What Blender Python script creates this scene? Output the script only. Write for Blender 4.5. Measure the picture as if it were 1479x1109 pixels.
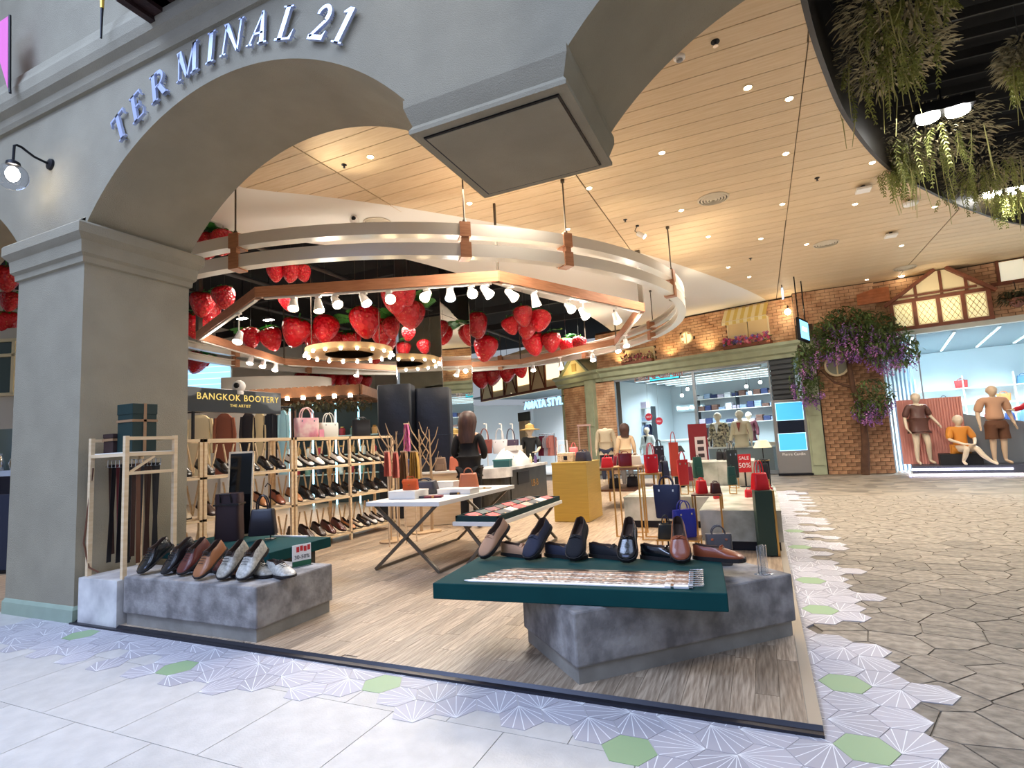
import bpy, bmesh, math, random
import numpy as np
from mathutils import Vector, Matrix, Euler
random.seed(7)
R_ = math.radians
for o in list(bpy.data.objects): bpy.data.objects.remove(o)
S = bpy.context.scene
COL = S.collection

# ---------------------------------------------------------------- camera
F_PX, IW, IH = 789.0, 1479.0, 1109.0
_p, _r, _y, CAM_H = R_(6.05), R_(-3.0), R_(24.1), 1.265
def _w(a):
    c, s = math.cos(_y), math.sin(_y)
    return Vector((a[0]*c - a[1]*s, a[0]*s + a[1]*c, a[2]))
_F = Vector((0, math.cos(_p), math.sin(_p))); _R = Vector((1, 0, 0)); _U = _R.cross(_F)
_c, _s = math.cos(_r), math.sin(_r)
_R, _U = _R*_c + _U*_s, _R*(-_s) + _U*_c
FW, RW, UW = _w(_F), _w(_R), _w(_U)
CAM = Vector((-0.114, -2.678, CAM_H))
cd = bpy.data.cameras.new('camera'); cam = bpy.data.objects.new('camera', cd); COL.objects.link(cam)
cam.matrix_world = Matrix(((RW.x, UW.x, -FW.x, CAM.x), (RW.y, UW.y, -FW.y, CAM.y), (RW.z, UW.z, -FW.z, CAM.z), (0, 0, 0, 1)))
cd.sensor_fit = 'HORIZONTAL'; cd.sensor_width = 36; cd.lens = F_PX/IW*36; cd.clip_start = .05; cd.clip_end = 200
S.camera = cam
def ray(px, py): return FW + RW*((px-IW/2)/F_PX) - UW*((py-IH/2)/F_PX)
def onZ(px, py, z=0.0): d = ray(px, py); return CAM + d*((z-CAM.z)/d.z)
def onY(px, py, y): d = ray(px, py); return CAM + d*((y-CAM.y)/d.y)
def onX(px, py, x): d = ray(px, py); return CAM + d*((x-CAM.x)/d.x)
def onP(px, py, a, b):
    d = ray(px, py); n = Vector((-(b[1]-a[1]), b[0]-a[0], 0))
    q = Vector((a[0], a[1], 0)) - CAM
    return CAM + d*(q.dot(n)/d.dot(n))
def atD(px, py, D): return CAM + ray(px, py)*D
def zAt(py, x, y):
    lo, hi = -5, 20
    for _ in range(50):
        m = (lo+hi)/2; w = Vector((x, y, m)) - CAM
        if IH/2 - F_PX*w.dot(UW)/w.dot(FW) > py: lo = m
        else: hi = m
    return lo

# ---------------------------------------------------------------- world, exposure, large lights
S.view_settings.view_transform = 'Standard'
S.view_settings.look = 'None'
S.view_settings.gamma = 1
S.view_settings.use_curve_mapping = False
S.view_settings.exposure = 0.22
W = bpy.data.worlds.new('world'); S.world = W; W.use_nodes = True
W.node_tree.nodes['Background'].inputs[0].default_value = (.80, .88, 1.0, 1)
W.node_tree.nodes['Background'].inputs[1].default_value = 0.36
def light(name, kind, loc, energy, color=(1, 1, 1), aim=None, **k):
    d = bpy.data.lights.new(name, kind); d.energy = energy; d.color = color
    for a, v in k.items(): setattr(d, a, v)
    o = bpy.data.objects.new(name, d); COL.objects.link(o); o.location = loc
    if aim is not None:
        o.rotation_euler = (Vector(aim)-Vector(loc)).to_track_quat('-Z', 'Y').to_euler()
    return o
COOL = (.52, .67, 1.0); WARM = (1.0, .90, .78); NEUT = (1.0, .95, .88)
# daylight-white concourse lighting high over the atrium in front of the arcade
light('atrium_and_fill_light', 'AREA', (-5.2, -3.6, 8.0), 270, COOL, (-3.6, -1.2, 0), shape='RECTANGLE', size=5, size_y=3, spread=R_(115))
light('atrium_and_fill_light', 'AREA', (1.2, -3.6, 8.0), 70, COOL, (-.4, -1.0, 0), shape='RECTANGLE', size=4, size_y=3, spread=R_(115))
light('atrium_and_fill_light', 'AREA', (-3.5, -9.0, 5.5), 290, (.36, .50, 1.0), (-3.5, 0, 2.2), shape='RECTANGLE', size=6, size_y=3)  # blue fill added behind the camera to tint the arcade wall
# general shop lighting, warm white, from the ceiling void
for x, y, e in ((-3.2, 4.0, 150), (-4.6, 7.6, 150), (-1.4, 8.0, 150), (-8.5, 5.2, 170), (-9, 11, 200), (-4.5, 13, 160)):
    light('shop_light', 'AREA', (x, y, 4.55), e, WARM if y < 9 else NEUT, (x, y, 0), shape='DISK', size=1.6, spread=R_(150))
for x, y, e in ((2.2, 4.5, 95), (2.3, 9.0, 130), (6.0, 8.0, 150)):
    light('walkway_light', 'AREA', (x, y, 4.7), e, (1.0, .92, .80), (x, y, 0), shape='DISK', size=1.2, spread=R_(150))

# ---------------------------------------------------------------- materials
def lin(c):
    return tuple((v/255/12.92 if v/255 <= .04045 else ((v/255+.055)/1.055)**2.4) for v in c)
_M = {}
def M(name, rgb, rough=.6, metal=0.0, var=0.0, vscale=6.0, bump=0.0, bscale=60.0, emit=0.0, rnd=0.0, trans=0.0, alpha=1.0,
      spec=.5, rgb2=None, detail=4, stretch=None, coat=0.0, ior=1.45):
    if name in _M: return _M[name]
    m = bpy.data.materials.new(name); m.use_nodes = True; _M[name] = m
    nt = m.node_tree; b = nt.nodes['Principled BSDF']; L = nt.links.new
    c = lin(rgb)
    b.inputs['Base Color'].default_value = (*c, 1); b.inputs['Roughness'].default_value = rough
    b.inputs['Metallic'].default_value = metal; b.inputs['Specular IOR Level'].default_value = spec
    b.inputs['Transmission Weight'].default_value = trans; b.inputs['Alpha'].default_value = alpha
    b.inputs['Coat Weight'].default_value = coat; b.inputs['IOR'].default_value = ior
    m.diffuse_color = (*c, 1)
    if emit:
        b.inputs['Emission Color'].default_value = (*c, 1); b.inputs['Emission Strength'].default_value = emit
    tc = None
    def coord(st=None):
        t = nt.nodes.new('ShaderNodeTexCoord')
        if st is None: return t.outputs['Object']
        mp = nt.nodes.new('ShaderNodeMapping'); mp.inputs['Scale'].default_value = st
        L(t.outputs['Object'], mp.inputs['Vector']); return mp.outputs['Vector']
    out = None
    if var or rgb2:
        n = nt.nodes.new('ShaderNodeTexNoise'); n.inputs['Scale'].default_value = vscale; n.inputs['Detail'].default_value = detail
        L(coord(stretch), n.inputs['Vector'])
        rp = nt.nodes.new('ShaderNodeValToRGB')
        c2 = lin(rgb2) if rgb2 else tuple(min(1, v*(1+var)) for v in c)
        c1 = c if rgb2 else tuple(v*(1-var) for v in c)
        rp.color_ramp.elements[0].color = (*c1, 1); rp.color_ramp.elements[0].position = .36
        rp.color_ramp.elements[1].color = (*c2, 1); rp.color_ramp.elements[1].position = .66
        L(n.outputs['Fac'], rp.inputs[0]); out = rp.outputs[0]; L(out, b.inputs['Base Color'])
    if rnd:
        oi = nt.nodes.new('ShaderNodeObjectInfo'); mr = nt.nodes.new('ShaderNodeMapRange')
        mr.inputs['To Min'].default_value = 1-rnd; mr.inputs['To Max'].default_value = 1+rnd
        L(oi.outputs['Random'], mr.inputs['Value'])
        hs = nt.nodes.new('ShaderNodeHueSaturation'); L(mr.outputs[0], hs.inputs['Value'])
        if out is not None: L(out, hs.inputs['Color'])
        else: hs.inputs['Color'].default_value = (*c, 1)
        L(hs.outputs[0], b.inputs['Base Color'])
    if bump:
        n2 = nt.nodes.new('ShaderNodeTexNoise'); n2.inputs['Scale'].default_value = bscale; n2.inputs['Detail'].default_value = 3
        L(coord(stretch), n2.inputs['Vector'])
        bp = nt.nodes.new('ShaderNodeBump'); bp.inputs['Strength'].default_value = bump; bp.inputs['Distance'].default_value = .01
        L(n2.outputs['Fac'], bp.inputs['Height']); L(bp.outputs[0], b.inputs['Normal'])
    return m

# ---------------------------------------------------------------- mesh helpers
class MB:
    def __init__(s): s.v = []; s.f = []; s.m = []; s.cur = 0
    def add(s, vs, fs):
        b = len(s.v); s.v += [tuple(v) for v in vs]
        s.f += [tuple(b+i for i in f) for f in fs]; s.m += [s.cur]*len(fs); return s
    def box(s, x0, x1, y0, y1, z0, z1, M4=None):
        vs = [(x, y, z) for z in (z0, z1) for y in (y0, y1) for x in (x0, x1)]
        if M4 is not None: vs = [M4 @ Vector(v) for v in vs]
        return s.add(vs, [(0, 2, 3, 1), (4, 5, 7, 6), (0, 1, 5, 4), (2, 6, 7, 3), (0, 4, 6, 2), (1, 3, 7, 5)])
    def bar(s, a, b, w, h=None, up=(0, 0, 1)):
        a = Vector(a); b = Vector(b); h = h or w; d = (b-a)
        if d.length < 1e-6: return s
        d.normalize(); u = Vector(up)
        if abs(d.dot(u)) > .98: u = Vector((1, 0, 0))
        x = d.cross(u).normalized()*(w/2); y = x.cross(d).normalized()*(h/2)
        vs = [a-x-y, a+x-y, a+x+y, a-x+y, b-x-y, b+x-y, b+x+y, b-x+y]
        return s.add(vs, [(0, 1, 2, 3), (7, 6, 5, 4), (0, 4, 5, 1), (1, 5, 6, 2), (2, 6, 7, 3), (3, 7, 4, 0)])
    def prism(s, poly, z0, z1, M4=None):
        n = len(poly)
        vs = [(p[0], p[1], z0) for p in poly] + [(p[0], p[1], z1) for p in poly]
        if M4 is not None: vs = [M4 @ Vector(v) for v in vs]
        return s.add(vs, [tuple(range(n-1, -1, -1)), tuple(range(n, 2*n))] + [(i, (i+1) % n, n+(i+1) % n, n+i) for i in range(n)])
    def loft(s, rings, cap=True, closed=False):
        n = len(rings[0]); k = len(rings); vs = [p for r in rings for p in r]; fs = []
        for i in range(k-1 if not closed else k):
            j = (i+1) % k
            for q in range(n):
                fs.append((i*n+q, i*n+(q+1) % n, j*n+(q+1) % n, j*n+q))
        if cap and not closed: fs += [tuple(range(n-1, -1, -1)), tuple(range((k-1)*n, k*n))]
        return s.add(vs, fs)
    def tube(s, pts, r, n=8, closed=False, cap=True):
        pts = [Vector(p) for p in pts]; k = len(pts); rs = r if isinstance(r, (list, tuple)) else [r]*k; rings = []
        prev = None
        for i, p in enumerate(pts):
            if closed: t = pts[(i+1) % k]-pts[i-1]
            else: t = pts[min(i+1, k-1)]-pts[max(i-1, 0)]
            t.normalize()
            if prev is None:
                u = Vector((0, 0, 1)) if abs(t.z) < .9 else Vector((1, 0, 0))
                x = t.cross(u).normalized()
            else:
                x = prev - t*prev.dot(t)
                x = x.normalized() if x.length > 1e-6 else t.orthogonal().normalized()
            prev = x; y = t.cross(x)
            rings.append([p + x*(rs[i]*math.cos(a)) + y*(rs[i]*math.sin(a)) for a in [2*math.pi*q/n for q in range(n)]])
        return s.loft(rings, cap, closed)
    def cyl(s, a, b, r0, r1=None, n=16):
        return s.tube([a, b], [r0, r1 if r1 is not None else r0], n)
    def lathe(s, prof, n=20, c=(0, 0, 0), cap=True, M4=None):
        rings = [[Vector((c[0]+r*math.cos(a), c[1]+r*math.sin(a), c[2]+z)) for a in [2*math.pi*q/n for q in range(n)]] for r, z in prof]
        if M4 is not None: rings = [[M4 @ p for p in r] for r in rings]
        return s.loft(rings, cap)
    def sphere(s, c, r, n=16, k=10, sc=(1, 1, 1)):
        prof = [[Vector((c[0]+sc[0]*r*math.sin(math.pi*i/k)*math.cos(2*math.pi*q/n), c[1]+sc[1]*r*math.sin(math.pi*i/k)*math.sin(2*math.pi*q/n),
                 c[2]-sc[2]*r*math.cos(math.pi*i/k))) for q in range(n)] for i in range(1, k)]
        return s.loft(prof)
    def mesh(s, name, mats, smooth=False):
        me = bpy.data.meshes.new(name); me.from_pydata(s.v, [], s.f)
        for m in (mats if isinstance(mats, (list, tuple)) else [mats]): me.materials.append(m)
        if any(s.m): me.polygons.foreach_set('material_index', s.m)
        if smooth:
            me.polygons.foreach_set('use_smooth', [True]*len(me.polygons))
            try: me.set_sharp_from_angle(angle=R_(40))
            except Exception: pass
        me.update(); return me
    def build(s, name, mats, parent=None, smooth=False, loc=None, rot=None, bevel=0, fix=True, subsurf=0):
        me = s.mesh(name, mats, smooth)
        if fix:
            bm = bmesh.new(); bm.from_mesh(me); bmesh.ops.recalc_face_normals(bm, faces=bm.faces); bm.to_mesh(me); bm.free()
        return put(name, me, parent, loc, rot, bevel, subsurf)
def put(name, me, parent=None, loc=None, rot=None, bevel=0, subsurf=0):
    o = bpy.data.objects.new(name, me); COL.objects.link(o)
    if parent is not None: o.parent = parent
    if loc is not None: o.location = loc
    if rot is not None: o.rotation_euler = rot if not isinstance(rot, (int, float)) else (0, 0, rot)
    if bevel:
        b = o.modifiers.new('bevel', 'BEVEL'); b.width = bevel; b.segments = 2; b.limit_method = 'ANGLE'; b.angle_limit = R_(40)
    if subsurf:
        b = o.modifiers.new('sub', 'SUBSURF'); b.levels = subsurf; b.render_levels = subsurf
    return o
def tag(o, label=None, cat=None, group=None, kind=None):
    if label: o['label'] = label
    if cat: o['category'] = cat
    if group: o['group'] = group
    if kind: o['kind'] = kind
    return o
def thing(name, label, cat, loc=(0, 0, 0), rot=0, group=None):
    o = bpy.data.objects.new(name, None); COL.objects.link(o); o.location = loc; o.empty_display_size = .1
    o.rotation_euler = rot if not isinstance(rot, (int, float)) else (0, 0, rot)
    return tag(o, label, cat, group)
def dup(root, loc, rot=None, label=None, group=None, scale=None):
    def cp(o, par):
        c = o.copy(); COL.objects.link(c)
        if par is not None: c.parent = par
        for ch in kids.get(o.name, ()): cp(ch, c)
        return c
    kids = {}
    def rec(o):
        kids[o.name] = list(o.children)
        for ch in o.children: rec(ch)
    rec(root)
    r = cp(root, None); r.location = loc
    if rot is not None: r.rotation_euler = rot if not isinstance(rot, (int, float)) else (0, 0, rot)
    if label: r['label'] = label
    if group: r['group'] = group
    if scale: r.scale = (scale,)*3 if isinstance(scale, (int, float)) else scale
    return r
def struct(o, label=None): return tag(o, label, None, None, 'structure')
def text_mesh(txt, size, depth=.01, align='CENTER', space=1.0, bold=0.0, shear=0.0):
    cu = bpy.data.curves.new('text', 'FONT'); cu.body = txt; cu.size = size; cu.extrude = depth/2; cu.align_x = align; cu.space_character = space
    cu.offset = bold; cu.shear = shear; cu.resolution_u = 3
    ob = bpy.data.objects.new('text', cu); COL.objects.link(ob)
    dg = bpy.context.evaluated_depsgraph_get(); me = bpy.data.meshes.new_from_object(ob.evaluated_get(dg))
    bpy.data.objects.remove(ob); me.materials.clear(); return me
def text(txt, size, name, mat, parent, loc, rot, depth=.01, **k):
    me = text_mesh(txt, size, depth, **k); me.materials.append(mat); return put(name, me, parent, loc, rot)
FACE_Y = (R_(90), 0, 0)          # text lying in the XZ plane, read from -Y
FACE_X = (R_(90), 0, R_(90))     # text lying in the YZ plane, read from +X
# ================================================================ THE SETTING
m_plaster = M('plaster', (152, 144, 124), .9, bump=.55, bscale=140, var=.06, vscale=3)
m_trimgreen = M('green_trim', (152, 168, 150), .6, var=.05)
m_grout = M('grout', (92, 88, 84), .9)
m_stone = M('stone_tile', (196, 192, 186), .42, var=.07, vscale=9, bump=.18, bscale=90, rnd=.06)
m_hex = M('hex_tile', (176, 172, 178), .45, rnd=.10)
m_hexline = M('hex_line', (236, 236, 236), .5)
m_green = M('hex_green', (150, 176, 132), .45, rnd=.06)
m_flag = M('flagstone', (108, 99, 88), .62, rgb2=(150, 140, 125), vscale=13, bump=.6, bscale=30, rnd=.20, stretch=(1, 1.5, 1), detail=8)
m_plank = M('oak_floor', (132, 112, 92), .36, rgb2=(186, 166, 142), vscale=5, bump=.06, bscale=40, rnd=.24, stretch=(14, 1, 1))
m_dark = M('dark_metal', (34, 34, 38), .4, .6)

# floor base
b = MB().box(-16, 12, -9, 0, -.12, -.03); b.box(-16, 12, 0, 24, -.12, -.03)
floor = struct(b.build('floor', m_grout))
# large stone tiles, running bond
TP = .592
tile_me = {}
def tile_mesh(w, d):
    k = (round(w, 3), round(d, 3))
    if k not in tile_me: tile_me[k] = MB().box(-w/2, w/2, -d/2, d/2, -.028, 0).mesh('stone_tile', m_stone)
    return tile_me[k]
for r in range(-1, 6):
    y1 = -.395 - r*TP
    for k in range(-14, 8):
        x = -1.264 + TP*(k + (.5 if r % 2 else 0)) + TP/2
        if x > .30: continue
        put('stone_tile', tile_mesh(TP-.004, TP-.004), floor, (x, y1-TP/2, -.002))
# hexagon tiles with a fan of pale lines
HS = .2015/math.sqrt(3)
def hex_mesh(name, top, lines):
    g = HS-.0022; b = MB(); poly = [(g*math.cos(R_(60*k)), g*math.sin(R_(60*k))) for k in range(6)]
    b.prism(poly, -.028, 0)
    if lines:
        b.cur = 1; v0 = Vector((*poly[0], 0)); far = []
        for k in (1, 2, 3, 4):
            a, c = Vector((*poly[k], 0)), Vector((*poly[k+1], 0))
            far += [a.lerp(c, t) for t in ((.5, 1.0) if k in (1, 4) else (.0, .33, .67))]
        far = [Vector((*poly[2], 0)).lerp(Vector((*poly[1], 0)), .45), Vector((*poly[2], 0)), Vector((*poly[2], 0)).lerp(Vector((*poly[3], 0)), .5),
               Vector((*poly[3], 0)), Vector((*poly[3], 0)).lerp(Vector((*poly[4], 0)), .5), Vector((*poly[4], 0)), Vector((*poly[4], 0)).lerp(Vector((*poly[5], 0)), .55)]
        for p in far:
            d = (p-v0).normalized(); n = Vector((-d.y, d.x, 0))*.0022; e = p-d*.004
            b.add([v0+n*.6+Vector((0, 0, .0004)), v0-n*.6+Vector((0, 0, .0004)), e-n+Vector((0, 0, .0004)), e+n+Vector((0, 0, .0004))], [(0, 1, 2, 3)])
    return b.mesh(name, [top, m_hexline])
hx_fan, hx_green = hex_mesh('hexagon_tile', m_hex, True), hex_mesh('hexagon_tile', m_green, False)
GREENS = {(-13, -4), (-5, -5), (-21, -5), (0, -3), (0, 0), (0, 6), (0, 10), (-29, -4), (0, 17), (0, 22)}
cells = set()
for i in range(-34, 3):
    for j in (-3, -4): cells.add((i, j))
    if i in (-24, -22, -21, -20, -19, -18, -17, -15, -11, -5, -4, -3, -2, -1, 0, 1) or i < -25: cells.add((i, -5))
    if i in (-3, -2, -1, 0): cells.add((i, -6))
cells -= {(1, -3), (2, -3), (2, -4), (1, -5), (2, -5)}; cells |= {(1, -3), (1, -4)}
ext = {-2: 1, -1: 1, 0: 2, 1: 1, 2: 1, 3: 0, 4: -1, 5: 1, 6: 1, 7: 1, 8: 2, 9: 1, 10: 1, 11: 1, 12: 2, 13: 1}
for j in range(-2, 46):
    e = ext.get(j, random.choice((0, 1, 1, 2, 2)))
    for i in range(-1, e+1): cells.add((i, j))
for (i, j) in sorted(cells):
    x, y = .150+.1735*i, .55+.2015*j+(.10 if i % 2 else 0)
    if y > .16 and x < -.06: continue
    put('hexagon_tile', hx_green if (i, j) in GREENS else hx_fan, floor, (x, y, 0.0), R_(60*random.randrange(6)))
# flagstones: Voronoi cells, the nearest as pieces
def clip(poly, a, n):
    out = []
    for q in range(len(poly)):
        p0, p1 = poly[q], poly[(q+1) % len(poly)]
        d0 = (p0[0]-a[0])*n[0]+(p0[1]-a[1])*n[1]; d1 = (p1[0]-a[0])*n[0]+(p1[1]-a[1])*n[1]
        if d0 <= 0: out.append(p0)
        if (d0 < 0 < d1) or (d1 < 0 < d0):
            t = d0/(d0-d1); out.append((p0[0]+(p1[0]-p0[0])*t, p0[1]+(p1[1]-p0[1])*t))
    return out
rng = random.Random(3)
seeds = {}
for a in range(-2, 24):
    for c in range(-8, 46):
        seeds[(a, c)] = (.42+.30*(a+.5*(c % 2)+rng.uniform(-.38, .38)), .185*(c+rng.uniform(-.36, .36)))
near, farb = [], MB()
for (a, c), s0 in seeds.items():
    poly = [(s0[0]-.6, s0[1]-.5), (s0[0]+.6, s0[1]-.5), (s0[0]+.6, s0[1]+.5), (s0[0]-.6, s0[1]+.5)]
    for da in (-2, -1, 0, 1, 2):
        for dc in (-3, -2, -1, 0, 1, 2, 3):
            s1 = seeds.get((a+da, c+dc))
            if s1 is None or s1 is s0: continue
            n = (s1[0]-s0[0], s1[1]-s0[1]); l = math.hypot(*n)
            mid = (s0[0]+n[0]/2-n[0]/l*.004, s0[1]+n[1]/2-n[1]/l*.004)
            poly = clip(poly, mid, n)
            if len(poly) < 3: break
    if len(poly) < 3 or max(abs(p[0]-s0[0]) for p in poly) > .5: continue
    # keep stones off the timber platform and inside the view wedge
    if min(p[0] for p in poly) < .03 and s0[1] > -.1: continue
    if s0[0] < .30 and s0[1] < .1: continue
    if s0[0] > 1.6 + (s0[1]+1.2)*.62: continue
    near.append((math.hypot(s0[0]-CAM.x, s0[1]-CAM.y), s0, poly))
near.sort(key=lambda t: t[0])
for q, (d, s0, poly) in enumerate(near):
    rel = [(p[0]-s0[0], p[1]-s0[1]) for p in poly]; top = -.003 + rng.uniform(-.0015, .0005)
    if q < 300:
        b = MB().prism(rel, -.026, 0); put('flagstone', b.mesh('flagstone', m_flag), floor, (s0[0], s0[1], top))
    else: farb.prism([tuple(p) for p in poly], -.03, top)
if farb.v: tag(farb.build('flagstones', m_flag, floor, fix=False), kind='stuff')
# the farther paving, stones too small to tell apart
def flag_far():
    m = M('far_flagstone', (150, 138, 120), .6); nt = m.node_tree; L = nt.links.new; bs = nt.nodes['Principled BSDF']
    t = nt.nodes.new('ShaderNodeTexCoord'); mp = nt.nodes.new('ShaderNodeMapping'); mp.inputs['Scale'].default_value = (3.3, 5.2, 1)
    v = nt.nodes.new('ShaderNodeTexVoronoi'); v.inputs['Scale'].default_value = 1; L(t.outputs['Object'], mp.inputs[0]); L(mp.outputs[0], v.inputs['Vector'])
    r = nt.nodes.new('ShaderNodeValToRGB'); e = r.color_ramp.elements
    e[0].color = (*lin((98, 89, 77)), 1); e[1].color = (*lin((148, 136, 119)), 1)
    sp = nt.nodes.new('ShaderNodeSeparateColor'); L(v.outputs['Color'], sp.inputs[0]); L(sp.outputs[0], r.inputs[0]); L(r.outputs[0], bs.inputs['Base Color'])
    bp = nt.nodes.new('ShaderNodeBump'); bp.inputs['Strength'].default_value = .3; L(v.outputs['Distance'], bp.inputs['Height']); L(bp.outputs[0], bs.inputs['Normal'])
    return m
m_farflag = flag_far()
b = MB().box(0, 12, -2, 24, -.03, -.0125)
struct(b.build('paving_bed', m_farflag, fix=False))
b = MB().box(5.6, 9.5, 11.2, 12.9, -.0125, -.001); struct(b.build('pale_threshold_slab', M('pale_slab', (196, 188, 176), .35)))

# timber platform of the shop
PZ = .025
b = MB().box(-14, -.005, .012, 13.4, -.03, PZ-.006)
m_farplank = M('oak_floor_far', (142, 120, 98), .4, rgb2=(186, 164, 138), vscale=4, stretch=(9, .8, 1), detail=6)
plat = struct(b.build('floor_platform', m_farplank))
PW, PL = .105, 1.05
pl_me = [MB().box(-PW/2+.001, PW/2-.001, -l/2+.0015, l/2-.0015, -.006, 0).mesh('floor_plank', m_plank) for l in (PL, PL*.62)]
cnt = 0
for k in range(0, 56):
    x = -.04-PW*(k+.5); y = .03-rng.uniform(0, .9)
    while y < 7.0:
        v = rng.random() < .35; l = PL*.62 if v else PL
        y0, y1 = y, y+l
        if y0 >= .02 and cnt < 292 and y1 < 3.3+k*.03:
            put('floor_plank', pl_me[1 if v else 0], plat, (x, (y0+y1)/2, PZ)); cnt += 1
        elif y0 < .02 and y1 > .1 and cnt < 298:
            put('floor_plank', MB().box(-PW/2+.001, PW/2-.001, .02, y1-.0015, -.006, 0).mesh('floor_plank', m_plank), plat, (x, 0, PZ)); cnt += 1
        y = y1
b = MB().box(-5.29, .01, -.03, .004, -.02, PZ-.012); b.add([(-5.29, .004, PZ-.012), (.01, .004, PZ-.012), (.01, .022, PZ+.003), (-5.29, .022, PZ+.003)], [(0, 1, 2, 3)])
struct(b.build('trim_1', M('edge_trim', (46, 46, 54), .35, .5)))
b = MB().box(-.045, .012, .022, 12, -.02, PZ+.003); struct(b.build('trim_2', M('edge_trim_pale', (170, 158, 140), .4, .3), bevel=.004))

# ---------------------------------------------------------------- arcade wall
WT = .95                       # wall thickness
PX0, PX1 = -6.33, -5.29        # pillar
DX0, DX1 = -1.87, -.92         # drop capital
def low(x):
    for cx, hw in ((-8.06, 1.73), (-3.58, 1.71), (.79, 1.71), (5.3, 1.71)):
        if abs(x-cx) < hw:
            Rr = (hw*hw+.81*.81)/(2*.81); return 3.33+.81-(Rr-math.sqrt(Rr*Rr-(x-cx)**2))
    return 3.33
xs = sorted(set([-12, -9.79, PX0, PX1, DX0, DX1, 2.5, 3.59, 7.01] + [round(-9.79+(PX0+9.79)*k/28, 4) for k in range(29)] + [round(PX1+(DX0-PX1)*k/48, 4) for k in range(49)]
     + [round(DX1+(2.5-DX1)*k/48, 4) for k in range(49)] + [round(3.59+3.42*k/28, 4) for k in range(29)]))
b = MB(); TOPZ = 7.4
for x0, x1 in zip(xs[:-1], xs[1:]):
    e = 1e-4; z0, z1 = low(x0+e), low(x1-e)
    b.add([(x0, 0, z0), (x1, 0, z1), (x1, 0, TOPZ), (x0, 0, TOPZ)], [(0, 1, 2, 3)])
    b.add([(x0, WT, z0), (x1, WT, z1), (x1, WT, TOPZ), (x0, WT, TOPZ)], [(3, 2, 1, 0)])
    b.add([(x0, 0, z0), (x0, WT, z0), (x1, WT, z1), (x1, 0, z1)], [(0, 1, 2, 3)])
    b.add([(x0, 0, TOPZ), (x0, WT, TOPZ), (x1, WT, TOPZ), (x1, 0, TOPZ)], [(3, 2, 1, 0)])
wall = struct(b.build('wall_arcade', m_plaster, fix=False))
def ring(x0, x1, y0, y1, z, o): return [(x0-o, y0-o, z), (x1+o, y0-o, z), (x1+o, y1+o, z), (x0-o, y1+o, z)]
CAP = [(2.99, 0), (3.0, .022), (3.05, .026), (3.075, .05), (3.18, .058), (3.20, .075), (3.235, .10), (3.315, .10), (3.335, .085), (3.335, 0)]
for (x0, x1, nm) in ((PX0, PX1, 1), (2.5, 3.59, 2), (-10.9, -9.79, 3)):
    b = MB().box(x0, x1, 0, WT, 0, 3.4); struct(b.build('pillar', m_plaster, wall))
    b = MB().loft([ring(x0, x1, 0, WT, z, o) for z, o in CAP]); b.build('capital', m_plaster, wall)
    b = MB().loft([ring(x0, x1, 0, WT, z, o) for z, o in ((-.02, .016), (.10, .016), (.125, .004), (.13, .0))]); b.build('plinth_trim', m_trimgreen, wall)
DROP = [(3.155, .0), (3.155, .028), (3.18, .03), (3.21, .012), (3.26, .03), (3.32, .05), (3.37, .05), (3.385, .0)]
b = MB().loft([ring(DX0, DX1, 0, WT, z, o) for z, o in DROP]); b.build('drop_capital', m_plaster, wall)
b = MB().box(DX0+.035, DX1-.035, .035, WT-.035, 3.145, 3.156); b.build('soffit_joint', m_dark, wall)
b = MB().box(DX0+.048, DX1-.048, .048, WT-.048, 3.141, 3.157); b.build('soffit_panel', m_plaster, wall)
prof = [(.02, 4.55), (-.03, 4.56), (-.05, 4.60), (-.06, 4.66), (-.11, 4.70), (-.13, 4.76), (-.13, 4.86), (-.10, 4.93), (-.07, 5.03), (.02, 5.06)]
b = MB().loft([[(x, y, z) for y, z in prof] for x in (-12, 7)]); b.build('cornice', m_plaster, wall)
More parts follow.
